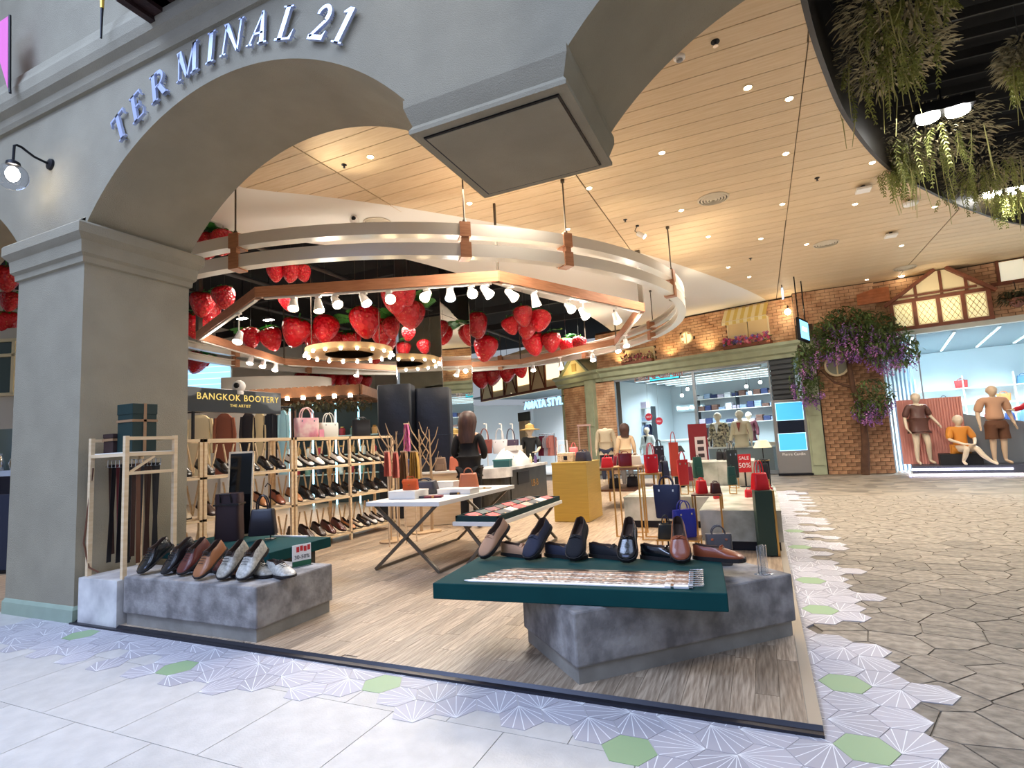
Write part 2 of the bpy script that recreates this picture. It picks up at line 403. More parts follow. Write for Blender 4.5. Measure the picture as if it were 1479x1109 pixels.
# raised lettering along the arch
m_steel = M('brushed_steel', (196, 206, 240), .3, .45)
def qd(x0, x1, y0, y1): return [(x0, y0), (x1, y0), (x1, y1), (x0, y1)]
def arcband(cx, cy, rx, ry, a0, a1, t0, t1, n=10):
    out = []
    for k in range(n):
        q = []
        for s in (k/n, (k+1)/n):
            a = R_(a0+(a1-a0)*s); q.append((a, t0+(t1-t0)*s))
        (a, ta), (c, tc) = q
        out.append([(cx+rx*math.cos(a), cy+ry*math.sin(a)), (cx+(rx-ta)*math.cos(a), cy+(ry-ta*.8)*math.sin(a)),
                    (cx+(rx-tc)*math.cos(c), cy+(ry-tc*.8)*math.sin(c)), (cx+rx*math.cos(c), cy+ry*math.sin(c))])
    return out
sf = .045
GL = {
 'T': [qd(-.09, .09, 0, 1), qd(-.19, .19, 0, sf), qd(-.40, .40, .93, 1), [(-.40, .93), (-.34, .93), (-.40, .74)], [(.34, .93), (.40, .93), (.40, .74)]],
 'E': [qd(-.26, -.08, 0, 1), qd(-.36, .30, 0, .06), qd(-.36, .26, .94, 1), qd(-.1, .14, .48, .54), [(.22, .06), (.30, .06), (.34, .26)], [(.20, .94), (.26, .94), (.28, .76)], [(.10, .51), (.16, .40), (.16, .62)]],
 'R': [qd(-.30, -.12, 0, 1), qd(-.40, -.02, 0, sf), qd(-.40, .05, .95, 1), qd(-.12, .05, .46, .52)] + arcband(.03, .735, .30, .265, -90, 90, .05, .17) + [[(-.04, .48), (.14, .50), (.46, .0), (.24, .0)], qd(.22, .50, 0, sf)],
 'M': [qd(-.44, -.38, 0, .95), qd(-.53, -.28, 0, sf), [(-.53, 1), (-.30, 1), (.04, .0), (-.06, .0)], [(-.04, 0), (.04, 0), (.38, 1), (.30, 1)], qd(.28, .46, 0, 1), qd(.18, .56, 0, sf), qd(.28, .54, .95, 1)],
 'I': [qd(-.09, .09, 0, 1), qd(-.19, .19, 0, sf), qd(-.19, .19, .955, 1)],
 'N': [qd(-.36, -.30, 0, .95), qd(-.46, -.20, 0, sf), [(-.46, 1), (-.24, 1), (.37, 0), (.28, 0)], qd(.30, .37, 0, 1), qd(.21, .46, .955, 1)],
 'A': [[(-.34, 0), (-.27, 0), (.03, .93), (.0, 1)], [(.14, 0), (.34, 0), (.06, 1), (-.04, 1)], qd(-.2, .2, .31, .37), qd(-.43, -.17, 0, sf), qd(.06, .44, 0, sf)],
 'L': [qd(-.24, -.06, 0, 1), qd(-.35, .30, 0, .06), qd(-.35, .05, .955, 1), [(.20, .06), (.30, .06), (.34, .30)]],
 '2': arcband(0, .70, .28, .30, -35, 175, .17, .10, 14) + [[(.23, .53), (.10, .55), (-.28, .10), (-.20, .05)], qd(-.30, .30, 0, .14), [(.22, .14), (.30, .14), (.33, .28)]],
 '1': [qd(-.09, .09, 0, 1), qd(-.2, .2, 0, sf), [(-.09, 1), (-.09, .86), (-.24, .82), (-.24, .87)]],
}
sg = tag(thing('arch_lettering', 'silver metal serif letters reading TERMINAL 21 along the arch', 'sign', (-3.58, -.02, 1.92)), None)
for ch, px, py in zip('TERMINAL21', (180, 204, 232, 272, 304, 333, 370, 408, 453, 484), (204, 176, 148, 116, 96, 84, 72.6, 65.5, 64.5, 69.5)):
    p = onY(px, py, -.03); a = math.atan2(p.x+3.58, p.z-1.92); b = MB(); Hc = .245
    for poly in GL[ch]:
        q = [((x+(y-.0)*.16)*Hc*.95, y*Hc+2.33) for x, y in poly]
        ca, sa = math.cos(a), math.sin(a)
        q = [(x*ca+y*sa, -x*sa+y*ca) for x, y in q]
        n = len(q); vs = [(x, -.022, z) for x, z in q] + [(x, .0, z) for x, z in q]
        b.add(vs, [tuple(range(n)), tuple(range(2*n-1, n-1, -1))] + [(i, (i+1) % n, n+(i+1) % n, n+i) for i in range(n)])
        for cx_, cz_ in ((sum(x for x, z in q)/n, sum(z for x, z in q)/n),): b.cyl((cx_, 0, cz_), (cx_, .02, cz_), .004, n=6)
    b.build('letter', m_steel, sg)

# ---------------------------------------------------------------- ceilings
CZ = 4.9
m_oakceil = M('ceiling_board', (208, 182, 144), .62, rgb2=(218, 195, 160), vscale=3, stretch=(1, 12, 1), rnd=.035)
m_white = M('white_gypsum', (232, 228, 220), .8)
m_black = M('black_void', (20, 20, 22), .9)
plank_edge = [(-6.4, .95), (-6.25, 2.3), (-5.6, 3.0), (-4.9, 3.8), (-3.92, 5.1), (-2.7, 6.85), (-1.9, 8.3), (-1.17, 9.9), (-.39, 11.85), (.2, 13.6), (.45, 14.6)]
dark_edge = [(.3, .95), (.45, 1.7), (.553, 2.36), (.765, 3.3), (1.152, 4.65), (1.86, 6.385), (2.656, 7.73), (3.565, 9.09), (4.86, 10.7), (6.4, 11.9), (9.5, 12.8)]
black_edge = [(-9.5, .95), (-8.3, 2.2), (-7.77, 3.03), (-7.43, 3.76), (-6.87, 4.49), (-6.6, 4.86), (-6.02, 6.1), (-5.5, 8.0), (-5.06, 9.7), (-4.6, 11.2), (-4.46, 13.6), (-4.5, 16), (-4.6, 20)]
def xat(edge, y):
    if y <= edge[0][1]: return edge[0][0]
    for (xa, ya), (xb, yb) in zip(edge[:-1], edge[1:]):
        if y <= yb: return xa+(xb-xa)*(y-ya)/(yb-ya)
    return edge[-1][0]
m_seam = M('board_gap', (96, 80, 58), .9)
def strip(eL, eR, y0, y1, n, z0, z1):
    b = MB(); ys = [y0+(y1-y0)*k/n for k in range(n+1)]
    for ya, yb in zip(ys[:-1], ys[1:]):
        b.prism([(eL(ya), ya), (eR(ya), ya), (eR(yb), yb), (eL(yb), yb)], z0, z1)
    return b
def smooth_edge(edge):
    ys = [p[1] for p in edge]
    def f(y):      # Catmull-Rom through the traced edge
        if y <= ys[0]: return edge[0][0]
        if y >= ys[-1]: return edge[-1][0]
        for i in range(len(ys)-1):
            if y <= ys[i+1]:
                t = (y-ys[i])/(ys[i+1]-ys[i]); p1, p2 = edge[i][0], edge[i+1][0]
                d1 = (edge[i+1][0]-edge[max(i-1, 0)][0])/(ys[i+1]-ys[max(i-1, 0)])*(ys[i+1]-ys[i])
                d2 = (edge[min(i+2, len(ys)-1)][0]-edge[i][0])/(ys[min(i+2, len(ys)-1)]-ys[i])*(ys[i+1]-ys[i])
                return (2*t**3-3*t*t+1)*p1+(t**3-2*t*t+t)*d1+(-2*t**3+3*t*t)*p2+(t**3-t*t)*d2
    return f
pe, de, be = smooth_edge(plank_edge), smooth_edge(dark_edge), smooth_edge(black_edge)
ceil = struct(strip(lambda y: pe(y)+.01, lambda y: de(y)-.01, WT, 14.6, 60, CZ+.006, CZ+.02).build('ceiling', m_seam, fix=False))
BP = .287; jx = [-8.12, -5.36, -2.10, .62, 3.38, 6.14, 8.9]; jx = [-7.64, -4.88+.02, -2.12, .63, 3.39, 6.15, 8.91]
full_me = MB().box(0, 2.738, 0, BP-.010, 0, .012).mesh('ceiling_board', m_oakceil)
k = 0
while WT + k*BP < 14.4:
    y0 = WT+.005+k*BP; y1 = y0+BP-.010; k += 1
    for xa, xb in zip(jx[:-1], jx[1:]):
        l0, l1, r0, r1 = pe(y0), pe(y1), de(y0), de(y1)
        if max(l0, l1) <= xa+.004 and min(r0, r1) >= xb-.004:
            put('ceiling_board', full_me, ceil, (xa+.010, y0, CZ-.006)); continue
        a0, a1, c0, c1 = max(xa+.010, l0), max(xa+.010, l1), min(xb-.010, r0), min(xb-.010, r1)
        if a0 >= c0 and a1 >= c1: continue
        a0, a1 = min(a0, c0), min(a1, c1)
        q = [p for p in ((a0, y0), (c0, y0), (c1, y1), (a1, y1))]
        b = MB().prism(q, 0, .012); put('ceiling_board', b.mesh('ceiling_board', m_oakceil), ceil, (0, 0, CZ-.006))
# white gypsum ceiling between the boards and the black void, then the two dark voids with their curved upstands
struct(strip(be, pe, WT, 14.6, 60, CZ-.002, CZ+.02).build('ceiling_white', m_white, fix=False))
struct(strip(be, lambda y: 1.0, 14.6, 20, 8, CZ-.002, CZ+.02).build('ceiling_white', m_white, fix=False))
b = MB().box(-18, -3.8, WT, 22, 5.9, 6.0); voidl = struct(b.build('ceiling_void', m_black, fix=False))
b = MB()
ys = [WT+(19)*k/60 for k in range(61)]
for ya, yb in zip(ys[:-1], ys[1:]): b.add([(be(ya), ya, CZ), (be(yb), yb, CZ), (be(yb), yb, 5.95), (be(ya), ya, 5.95)], [(0, 1, 2, 3)])
b.build('upstand', m_black, voidl, fix=False)
for y in (3.2, 5.4, 7.7, 10.2, 12.6, 15.0):
    b = MB().bar((-17, y, 5.45), (be(y)-.1, y, 5.45), .10, .22); b.build('duct', M('void_duct', (44, 44, 46), .7), voidl)
for x, y0 in ((-8.6, 4), (-10.4, 3), (-12.2, 2)):
    b = MB().cyl((x, y0, 5.25), (x, 18, 5.25), .05, n=10); b.build('pipe', M('void_pipe', (58, 58, 60), .5), voidl)
b = MB().box(.2, 12, WT, 16, 6.3, 6.4); voidr = struct(b.build('ceiling_void', m_black, fix=False))
b = MB(); ys = [WT+(13.6-WT)*k/60 for k in range(61)]
for ya, yb in zip(ys[:-1], ys[1:]):
    b.add([(de(ya), ya, CZ-.008), (de(yb), yb, CZ-.008), (de(yb), yb, 6.35), (de(ya), ya, 6.35)], [(3, 2, 1, 0)])
    b.add([(de(ya)-.02, ya, CZ-.012), (de(yb)-.02, yb, CZ-.012), (de(yb)+.03, yb, CZ-.012), (de(ya)+.03, ya, CZ-.012)], [(3, 2, 1, 0)])
b.build('upstand', M('dark_bronze', (44, 38, 32), .5), voidr, fix=False)
for k in range(26):
    y = 1.2+k*.45; b = MB().bar((de(y)+.15, y, 5.9), (11, y+.6, 5.9), .03, .12); b.build('void_slat', M('void_slat', (40, 38, 36), .7), voidr)
# ================================================================ HUNG FROM THE CEILING
m_band = M('ring_aluminium', (224, 218, 206), .36, .25, bump=.05)
m_copper = M('copper_wood', (168, 116, 84), .42, .25, rgb2=(186, 132, 98), vscale=4, stretch=(1, 1, 10))
m_rod = M('rod_metal', (92, 84, 74), .45, .7)
RC, RR = (-6.99, 7.76), 5.79
def polar(c, r, a, z): return Vector((c[0]+r*math.cos(a), c[1]+r*math.sin(a), z))
ringo = thing('hanging_ring', 'huge double aluminium ring of two curved bands hung from the ceiling by rods', 'ceiling ring', (RC[0], RC[1], 3.64))
def band(z0, z1):
    b = MB(); n = 144
    sec = [(0, z0), (0, z1), (-.15, z1), (-.15, z1-.014), (-.014, z1-.014), (-.014, z0+.014), (-.15, z0+.014), (-.15, z0)]
    rings = [[((RR+o)*math.cos(2*math.pi*q/n), (RR+o)*math.sin(2*math.pi*q/n), z-3.64) for o, z in sec] for q in range(n)]
    b.loft(rings, closed=True); return b
band(3.923, 4.08).build('upper_band', m_band, ringo, smooth=True)
band(3.649, 3.813).build('lower_band', m_band, ringo, smooth=True)
for deg in (-80.3, -50.7, -36, -7.7, 36.1, 66, 97, 130, 160, -177, -140, -110):
    a = R_(deg); M4 = Matrix.Rotation(a, 4, 'Z'); b = MB()
    for z0, z1 in ((3.905, 4.10), (3.63, 3.83)): b.box(RR-.17, RR+.018, -.07, .07, z0-3.64, z1-3.64, M4)
    b.box(RR-.06, RR+.01, -.045, .045, 3.80-3.64, 3.93-3.64, M4)
    b.build('bracket', m_copper, ringo)
    b = MB().cyl((0, 0, .44), (0, 0, CZ-3.65), .011, n=8); b.lathe([(.03, CZ-3.69), (.03, CZ-3.645)], 10); b.lathe([(.022, .45), (.026, .47), (.022, .50)], 10)
    b.build('rod', m_rod, ringo, loc=polar((0, 0), RR-.03, a, 0))
OC, OR_, OA = (-6.85, 8.07), 4.84, -91.2
OV = [polar(OC, OR_, R_(OA+45*k), 0) for k in range(8)]
octo = thing('octagon_light_frame', 'octagonal copper-brown beam frame carrying the spotlights inside the ring', 'light frame', (OC[0], OC[1], 3.66))
for k in range(8):
    p, q = OV[k]-Vector((*OC, 0)), OV[(k+1) % 8]-Vector((*OC, 0)); d = (q-p).normalized()
    z = Vector((0, 0, .085))
    MB().bar(p-d*.03+z, q+d*.03+z, .10, .165).build('beam', m_copper, octo)
    inn = -((p+q)/2).normalized()*.0
    MB().bar(p+d*.1+inn+Vector((0, 0, -.012)), q-d*.1+inn+Vector((0, 0, -.012)), .05, .024).build('track', M('white_track', (226, 222, 214), .5), octo)
    if k not in (0,):
        b = MB().bar((p.x, p.y, .17), (p.x, p.y, CZ-3.662 if be(p.y+OC[1]) < p.x+OC[0] else 5.9-3.66), .09 if k in (2, 7) else .03); b.build('hanger', m_rod, octo)
# spotlights on the octagon: pixel, beam, warm or cool
m_lampw = M('lamp_white', (236, 232, 226), .35)
E_LAMP = {'w': M('lens_warm', (255, 232, 190), emit=60), 'c': M('lens_cool', (190, 226, 255), emit=50), 'n': M('lens_neutral', (255, 244, 226), emit=50)}
spots = [(424, 437, 0, 'w'), (460, 441, 0, 'w'), (485, 432, 0, 'w'), (526, 428, 0, 'c'), (562, 427, 0, 'w'), (616, 424, 0, 'w'), (650, 420, 0, 'c'), (681, 418, 0, 'w'), (704, 419, 0, 'n'),
         (738, 425, 1, 'w'), (773, 433, 1, 'n'), (822, 443, 1, 'n'), (843, 452, 1, 'n'), (890, 459, 1, 'n'), (904, 495, 2, 'n'), (888, 505, 2, 'n'), (856, 516, 3, 'n'), (810, 528, 3, 'n'), (770, 531, 3, 'n'),
         (345, 487, 7, 'n'), (362, 512, 6, 'n'), (380, 517, 6, 'n'), (398, 520, 6, 'n'), (515, 528, 5, 'n')]
lab = {0: 'white track spotlight on the frame beam facing the arcade', 1: 'white track spotlight on the slanting beam beside the plank ceiling', 2: 'white track spotlight on the short beam facing the brick wall',
       3: 'white track spotlight on the far beam toward the half-timbered shop', 5: 'white track spotlight on the far beam behind the mirrored column', 6: 'white track spotlight on the beam over the shoe shelves',
       7: 'white track spotlight on the beam nearest the big pillar'}
aims = [(-5.4, 2.2), (-5.4, 3.2), (-3.3, 2.6), (-3.4, 3.4), (-1.2, .6), (-3.9, .4), (-3.4, 3.0), (-1.0, .5), (-1.3, 4.5), (-.6, 4.6), (-2.7, 5.6), (-.4, 4.0), (-1.0, 5.5), (-1.4, 6.5)]
for n, (px, py, k, t) in enumerate(spots):
    a, c = OV[k], OV[(k+1) % 8]; p = onP(px, py, a, c)
    d = (c-a); s = max(.05, min(.95, (p-a).dot(d)/d.length_squared)); base = a+d*s; base.z = 3.636
    L = max(.10, min(.42, base.z-p.z)); aim = Vector((*aims[n], .6)) if n < len(aims) else Vector((base.x+.6, base.y-1.4, .5))
    o = thing('track_spotlight', lab[k], 'spotlight', base, 0, 'track spotlights on the octagonal frame')
    MB().box(-.05, .05, -.02, .02, -.03, 0).build('mount', m_lampw, o)
    b = MB().cyl((0, 0, -.03), (0, 0, -L+.05), .010, n=8); b.build('stem', m_lampw, o)
    dirv = (aim-(base-Vector((0, 0, L)))).normalized(); M4 = Matrix.Translation((0, 0, -L)) @ dirv.to_track_quat('Z', 'Y').to_matrix().to_4x4()
    MB().lathe([(.026, -.12), (.048, -.10), (.062, .0), (.08, .08), (.082, .105), (.074, .10), (.070, .08)], 14, M4=M4).build('head', m_lampw, o, smooth=True); hd_ = o.children[-1]
    MB().lathe([(.069, .078), (.066, .098)], 14, M4=M4).build('lens', E_LAMP[t], hd_)
    if n < 14 and n not in (3, 6):
        light('spot', 'SPOT', base-Vector((0, 0, L))+dirv*.14, 115, (1, .88, .70) if t == 'w' else (1, .95, .88), aim, spot_size=R_(46), spot_blend=.6, shadow_soft_size=.06).parent = None
light('spot', 'SPOT', (-4.6, 3.6, 3.5), 70, (.75, .86, 1), (-3.6, .5, .4), spot_size=R_(34), spot_blend=.5, shadow_soft_size=.04)

# ceiling fixtures
def vent(px, py, r, lb):
    p = onZ(px, py, CZ-.012); o = thing('ceiling_vent', lb, 'air vent', (p.x, p.y, CZ-.008), 0, 'round vents in the ceiling')
    m = M('vent_paint', (206, 194, 172), .6)
    for k in range(5):
        rr = r*(1-k*.19)
        MB().lathe([(rr, 0), (rr, -.012-.004*k), (rr-r*.11, -.022-.004*k), (rr-r*.12, -.012), (rr-.01-r*.05, 0)], 28).build('louvre_ring', m, o, smooth=True)
    MB().lathe([(r*.92, -.001), (r*.92, -.004)], 24).build('throat', M('vent_dark', (70, 62, 54), .8), o)
vent(1030, 287, .235, 'round slatted air vent in the boards beside the hanging ring')
vent(1193, 352, .235, 'round slatted air vent in the boards toward the brick facade')
vent(1307, 387, .235, 'round slatted air vent in the boards above the half-timbered gable')
vent(545, 322, .225, 'round slatted air vent in the white ceiling above the ring')
vent(818, 384, .225, 'round slatted air vent in the white ceiling inside the ring')
vent(978, 432, .225, 'round slatted air vent in the white ceiling near the ring edge')
m_dl = M('downlight_glow', (255, 240, 214), emit=14); m_dlr = M('downlight_rim', (224, 206, 176), .5)
for px, py in ((1080, 127), (1140, 143), (956, 221), (1135, 222), (1260, 235), (535, 227), (1130, 295), (1235, 295), (984, 304), (1023, 342), (1099, 345), (1165, 353), (1052, 386), (1302, 355), (678, 294), (820, 331), (1082, 400), (1252, 404), (1350, 299), (851, 272)):
    p = onZ(px, py, CZ-.012)
    o = thing('downlight', 'small round recessed downlight glowing in the board ceiling', 'downlight', (p.x, p.y, CZ-.007), 0, 'recessed downlights in the board ceiling')
    rm_ = MB().lathe([(.05, 0), (.05, -.006), (.042, -.006), (.040, 0)], 16).build('rim', m_dlr, o)
    MB().lathe([(.038, -.001), (.030, -.012)], 14).build('lens', m_dl, rm_)
# warm pools of light on the boards and below
for x, y in ((.1, 3.4), (.5, 5.2), (1.6, 7.7), (-.9, 6.4), (.2, 8.6), (2.9, 10.8)):
    light('downlight_beam', 'SPOT', (x, y, CZ-.05), 40, (1, .84, .62), (x, y, 0), spot_size=R_(70), spot_blend=.7, shadow_soft_size=.04)
m_chrome = M('chrome', (220, 220, 222), .12, 1.0)
def small(name, px, py, lb, cat, z, parts, group=None):
    p = onZ(px, py, z); o = thing(name, lb, cat, (p.x, p.y, z), 0, group)
    for nm, mb, m in parts: mb.build(nm, m, o, smooth=True)
    return o
small('smoke_detector', 981, 82, 'white round smoke detector on the boards by the arch', 'smoke detector', CZ-.007,
      [('base', MB().lathe([(.055, 0), (.055, -.02), (.045, -.03)], 18), m_lampw), ('sensor', MB().lathe([(.03, -.03), (.03, -.045), (.02, -.052)], 14), M('sensor_grey', (150, 148, 146), .5))])
small('sprinkler', 1033, 60, 'dark round sprinkler rosette on the boards by the smoke detector', 'sprinkler', CZ-.007,
      [('rosette', MB().lathe([(.04, 0), (.04, -.008), (.015, -.01)], 14), m_dark), ('head', MB().lathe([(.01, -.01), (.012, -.04), (.025, -.045), (.025, -.05)], 12), m_chrome)])
for px, py, lb in ((497, 238, 'tiny dark sprinkler head in the boards beyond the arch crown'), (1180, 257, 'tiny dark sprinkler head in the boards beside a board joint'), (903, 317, 'tiny dark sprinkler head in the boards over the ring rim'), (1084, 373, 'tiny dark sprinkler head in the boards toward the facade')):
    small('sprinkler', px, py, lb, 'sprinkler', CZ-.007, [('rosette', MB().lathe([(.035, 0), (.035, -.006), (.012, -.008)], 12), m_dark), ('head', MB().lathe([(.01, -.008), (.01, -.035), (.02, -.04)], 10), m_dark)])
for px, py, rr, sq, lb in ((1247, 275, .10, 1, 'white square wireless box hung under the boards near the fern void'), (1315, 295, .11, 0, 'white round wireless disc under the boards by the trailing ferns'), (1287, 341, .10, 1, 'white square wireless box under the boards toward the gable')):
    p = onZ(px, py, CZ-.08); o = thing('access_point', lb, 'wireless box', (p.x, p.y, CZ-.007))
    b = MB().box(-rr, rr, -rr, rr, -.085, -.045) if sq else MB().lathe([(rr, -.045), (rr*1.05, -.06), (rr*.9, -.085)], 20)
    b.build('case', m_lampw, o, bevel=.008 if sq else 0); MB().cyl((0, 0, 0), (0, 0, -.05), .03, n=10).build('stem', m_dark, o)
def cctv(px, py, D, lb, z_off=0):
    p = atD(px, py, D); o = thing('security_camera', lb, 'security camera', p)
    MB().lathe([(.05, -.10), (.055, -.07), (.045, -.05)], 14).build('base', m_lampw, o, smooth=True)
    MB().sphere((0, 0, 0), .075, 16, 10).build('dome', m_lampw, o, smooth=True)
    MB().sphere((.03, -.055, .005), .035, 12, 8).build('lens', m_dark, o, smooth=True)
    return o
# small lamp at the ring's rim and sensor ball
p = onZ(922, 345, CZ-.25); o = thing('ceiling_spotlight', 'white adjustable spotlight on the boards above the ring rim', 'spotlight', (p.x, p.y, CZ-.007))
MB().lathe([(.03, 0), (.03, -.02)], 12).build('base', m_dark, o); MB().tube([(0, 0, 0), (-.05, 0, -.09), (.02, 0, -.16)], .008, 6).build('arm', m_dark, o)
M4 = Matrix.Translation((.06, 0, -.19)) @ Euler((0, R_(125), 0)).to_matrix().to_4x4()
MB().lathe([(.03, -.09), (.04, -.08), (.045, .06), (.04, .06)], 12, M4=M4).build('head', m_lampw, o, smooth=True); MB().lathe([(.038, .05), (.036, .064)], 12, M4=M4).build('lens', E_LAMP['n'], o)

# ---------------------------------------------------------------- strawberries
def strawberry_mat():
    m = M('strawberry_skin', (196, 20, 34), .28, coat=.3); nt = m.node_tree; L = nt.links.new; bs = nt.nodes['Principled BSDF']
    t = nt.nodes.new('ShaderNodeTexCoord'); v = nt.nodes.new('ShaderNodeTexVoronoi'); v.inputs['Scale'].default_value = 9
    L(t.outputs['Object'], v.inputs['Vector'])
    r = nt.nodes.new('ShaderNodeValToRGB'); e = r.color_ramp.elements
    e[0].color = (*lin((214, 120, 80)), 1); e[0].position = .12; e[1].color = (*lin((200, 16, 34)), 1); e[1].position = .22
    L(v.outputs['Distance'], r.inputs[0])
    oi = nt.nodes.new('ShaderNodeObjectInfo'); mr = nt.nodes.new('ShaderNodeMapRange'); mr.inputs['To Min'].default_value = .6; mr.inputs['To Max'].default_value = 1.25
    hs = nt.nodes.new('ShaderNodeHueSaturation'); L(oi.outputs['Random'], mr.inputs[0]); L(mr.outputs[0], hs.inputs['Value']); L(r.outputs[0], hs.inputs['Color'])
    L(hs.outputs[0], bs.inputs['Base Color'])
    bp = nt.nodes.new('ShaderNodeBump'); bp.inputs['Strength'].default_value = .9; bp.inputs['Distance'].default_value = .03; L(v.outputs['Distance'], bp.inputs['Height']); L(bp.outputs[0], bs.inputs['Normal'])
    return m
m_straw = strawberry_mat(); m_leaf = M('strawberry_leaf', (62, 142, 58), .55, var=.25, vscale=12)
m_wire = M('hanging_wire', (70, 70, 70), .6)
prof = [(.01, -.5), (.11, -.46), (.21, -.37), (.30, -.24), (.385, -.07), (.44, .10), (.45, .23), (.41, .35), (.31, .43), (.16, .46), (.01, .44)]
me_sb = MB().lathe(prof, 22).mesh('fruit', m_straw, True)
def leafblade(b, base, d, up, L_, w, droop=.3):
    d = Vector(d).normalized(); s = d.cross(Vector(up)).normalized(); pts = []
    for t, ww in ((0, .15), (.35, 1), (.7, .75), (1, .03)):
        c = Vector(base)+d*(L_*t)+Vector((0, 0, -droop*L_*t*t)); pts += [c-s*(w*ww/2), c+Vector((0, 0, -.12*w*ww)), c+s*(w*ww/2)]
    fs = []
    for k in range(3): fs += [(3*k, 3*k+1, 3*k+4, 3*k+3), (3*k+1, 3*k+2, 3*k+5, 3*k+4)]
    b.add(pts, fs)
b = MB()
for k in range(9):
    a = 2*math.pi*k/9; leafblade(b, (.03*math.cos(a), .03*math.sin(a), .46), (math.cos(a), math.sin(a), .15), (0, 0, 1), .46, .19, .35)
b.cyl((0, 0, .44), (0, 0, .62), .025, n=6); me_cal = b.mesh('calyx', m_leaf, True)
b = MB()
for k in range(7):
    t = .25+.12*k
    for s in (-1, 1): leafblade(b, (t*.6, 0, .5+.12*t), (.6, s*.9, .2), (0, 0, 1), .50*(1-.06*k), .17, .2)
b.tube([(0, 0, .5), (.3, 0, .60), (.62, 0, .60)], .014, 5); me_spray = b.mesh('leaf_spray', m_leaf, True)
b = MB().cyl((0, 0, 0), (0, 0, 1.0), .008, n=5); me_wire = b.mesh('hanging_wire', m_wire)
straw = [(292, 440, 38, 4.15), (324, 431, 36, 4.15), (304, 452, 34, 4.2), (281, 470, 40, 4.1), (420, 394, 30, 4.35), (398, 394, 28, 4.35), (438, 395, 26, 4.35), (417, 436, 30, 4.3), (362, 489, 32, 4.1), (392, 490, 36, 4.1),
         (427, 480, 46, 4.1), (452, 486, 36, 4.1), (470, 476, 42, 4.15), (486, 494, 32, 4.05), (509, 492, 30, 4.05), (528, 466, 50, 4.1), (552, 480, 44, 4.1), (557, 493, 40, 4.05), (571, 432, 46, 4.25), (588, 428, 30, 4.3),
         (590, 455, 44, 4.2), (569, 475, 36, 4.1), (544, 514, 26, 3.9), (610, 485, 44, 4.1), (622, 460, 40, 4.2), (688, 471, 40, 4.2), (701, 504, 40, 4.0), (738, 471, 28, 4.2), (756, 457, 32, 4.25), (761, 473, 36, 4.2),
         (780, 464, 34, 4.2), (771, 497, 36, 4.05), (796, 494, 32, 4.05), (818, 500, 26, 4.05), (836, 497, 24, 4.0), (284, 524, 34, 3.9), (303, 528, 28, 3.85), (322, 352, 40, 4.6), (300, 356, 40, 4.6),
         (437, 549, 26, 3.75), (456, 551, 24, 3.75), (474, 549, 26, 3.75), (493, 551, 26, 3.75), (512, 549, 24, 3.75), (528, 552, 22, 3.75),
         (694, 546, 32, 3.75), (712, 543, 30, 3.8), (733, 538, 30, 3.8), (752, 535, 24, 3.8), (9, 402, 40, 4.1), (14, 436, 30, 4.1), (8, 466, 36, 4.1)]
def straw_label(px, py):
    if px < 60: return 'giant red strawberry ornament hanging behind the pillar, away from the shoe shelves'
    if py > 520: return 'giant red strawberry ornament in the low far garland over the back displays'
    if px < 345: return 'giant red strawberry ornament hanging close beside the big pillar'
    if py < 440 and px < 445: return 'giant red strawberry ornament hanging high above the front frame beam'
    if px < 520: return 'giant red strawberry ornament in the cluster over the round tray lights'
    if px < 640: return 'giant red strawberry ornament in the cluster in front of the mirrored column'
    return 'giant red strawberry ornament in the cluster between the mirrored column and the brick facade'
for n, (px, py, hp, z) in enumerate(straw):
    p = onZ(px, py, z); D = (p-CAM).dot(FW); s = hp*D/F_PX
    rot = (rng.uniform(-.3, .3), rng.uniform(-.3, .3), rng.uniform(0, 6.28))
    o = thing('strawberry_ornament', straw_label(px, py), 'strawberry', p, 0, 'giant strawberries hung from the dark ceiling'); o.scale = (s,)*3
    fr_ = put('fruit', me_sb, o, rot=rot); put('calyx', me_cal, fr_)
    if n % 3 != 1: put('leaf_spray', me_spray, fr_, rot=(0, 0, rng.uniform(0, 6.28)))
    wz = put('hanging_wire', me_wire, o, loc=(0, 0, .44)); wz.scale = (1, 1, ((5.9 if p.x < be(p.y) else CZ)-p.z)/s-.44)
# round tray with a rim of bulbs under the far strawberries
p = onZ(505, 512, 3.30)
o = thing('bulb_rimmed_tray', 'round timber tray edged with small bulbs hanging under the strawberries', 'ceiling tray', p); o.scale = (.72, .72, .72)
MB().lathe([(1.25, 0), (1.25, .16), (1.15, .16), (1.15, .03), (.7, .03), (.7, 0)], 40).build('rim', M('tray_oak', (196, 160, 112), .5), o, smooth=True)
for k in range(18):
    a = 2*math.pi*k/18; MB().sphere((1.26*math.cos(a), 1.26*math.sin(a), -.03), .045, 8, 6).build('bulb', E_LAMP['n'], o)
for k in range(3):
    a = 2*math.pi*k/3; MB().cyl((1.1*math.cos(a), 1.1*math.sin(a), .1), (1.1*math.cos(a), 1.1*math.sin(a), 3.6), .01, n=5).build('hanger', m_rod, o)

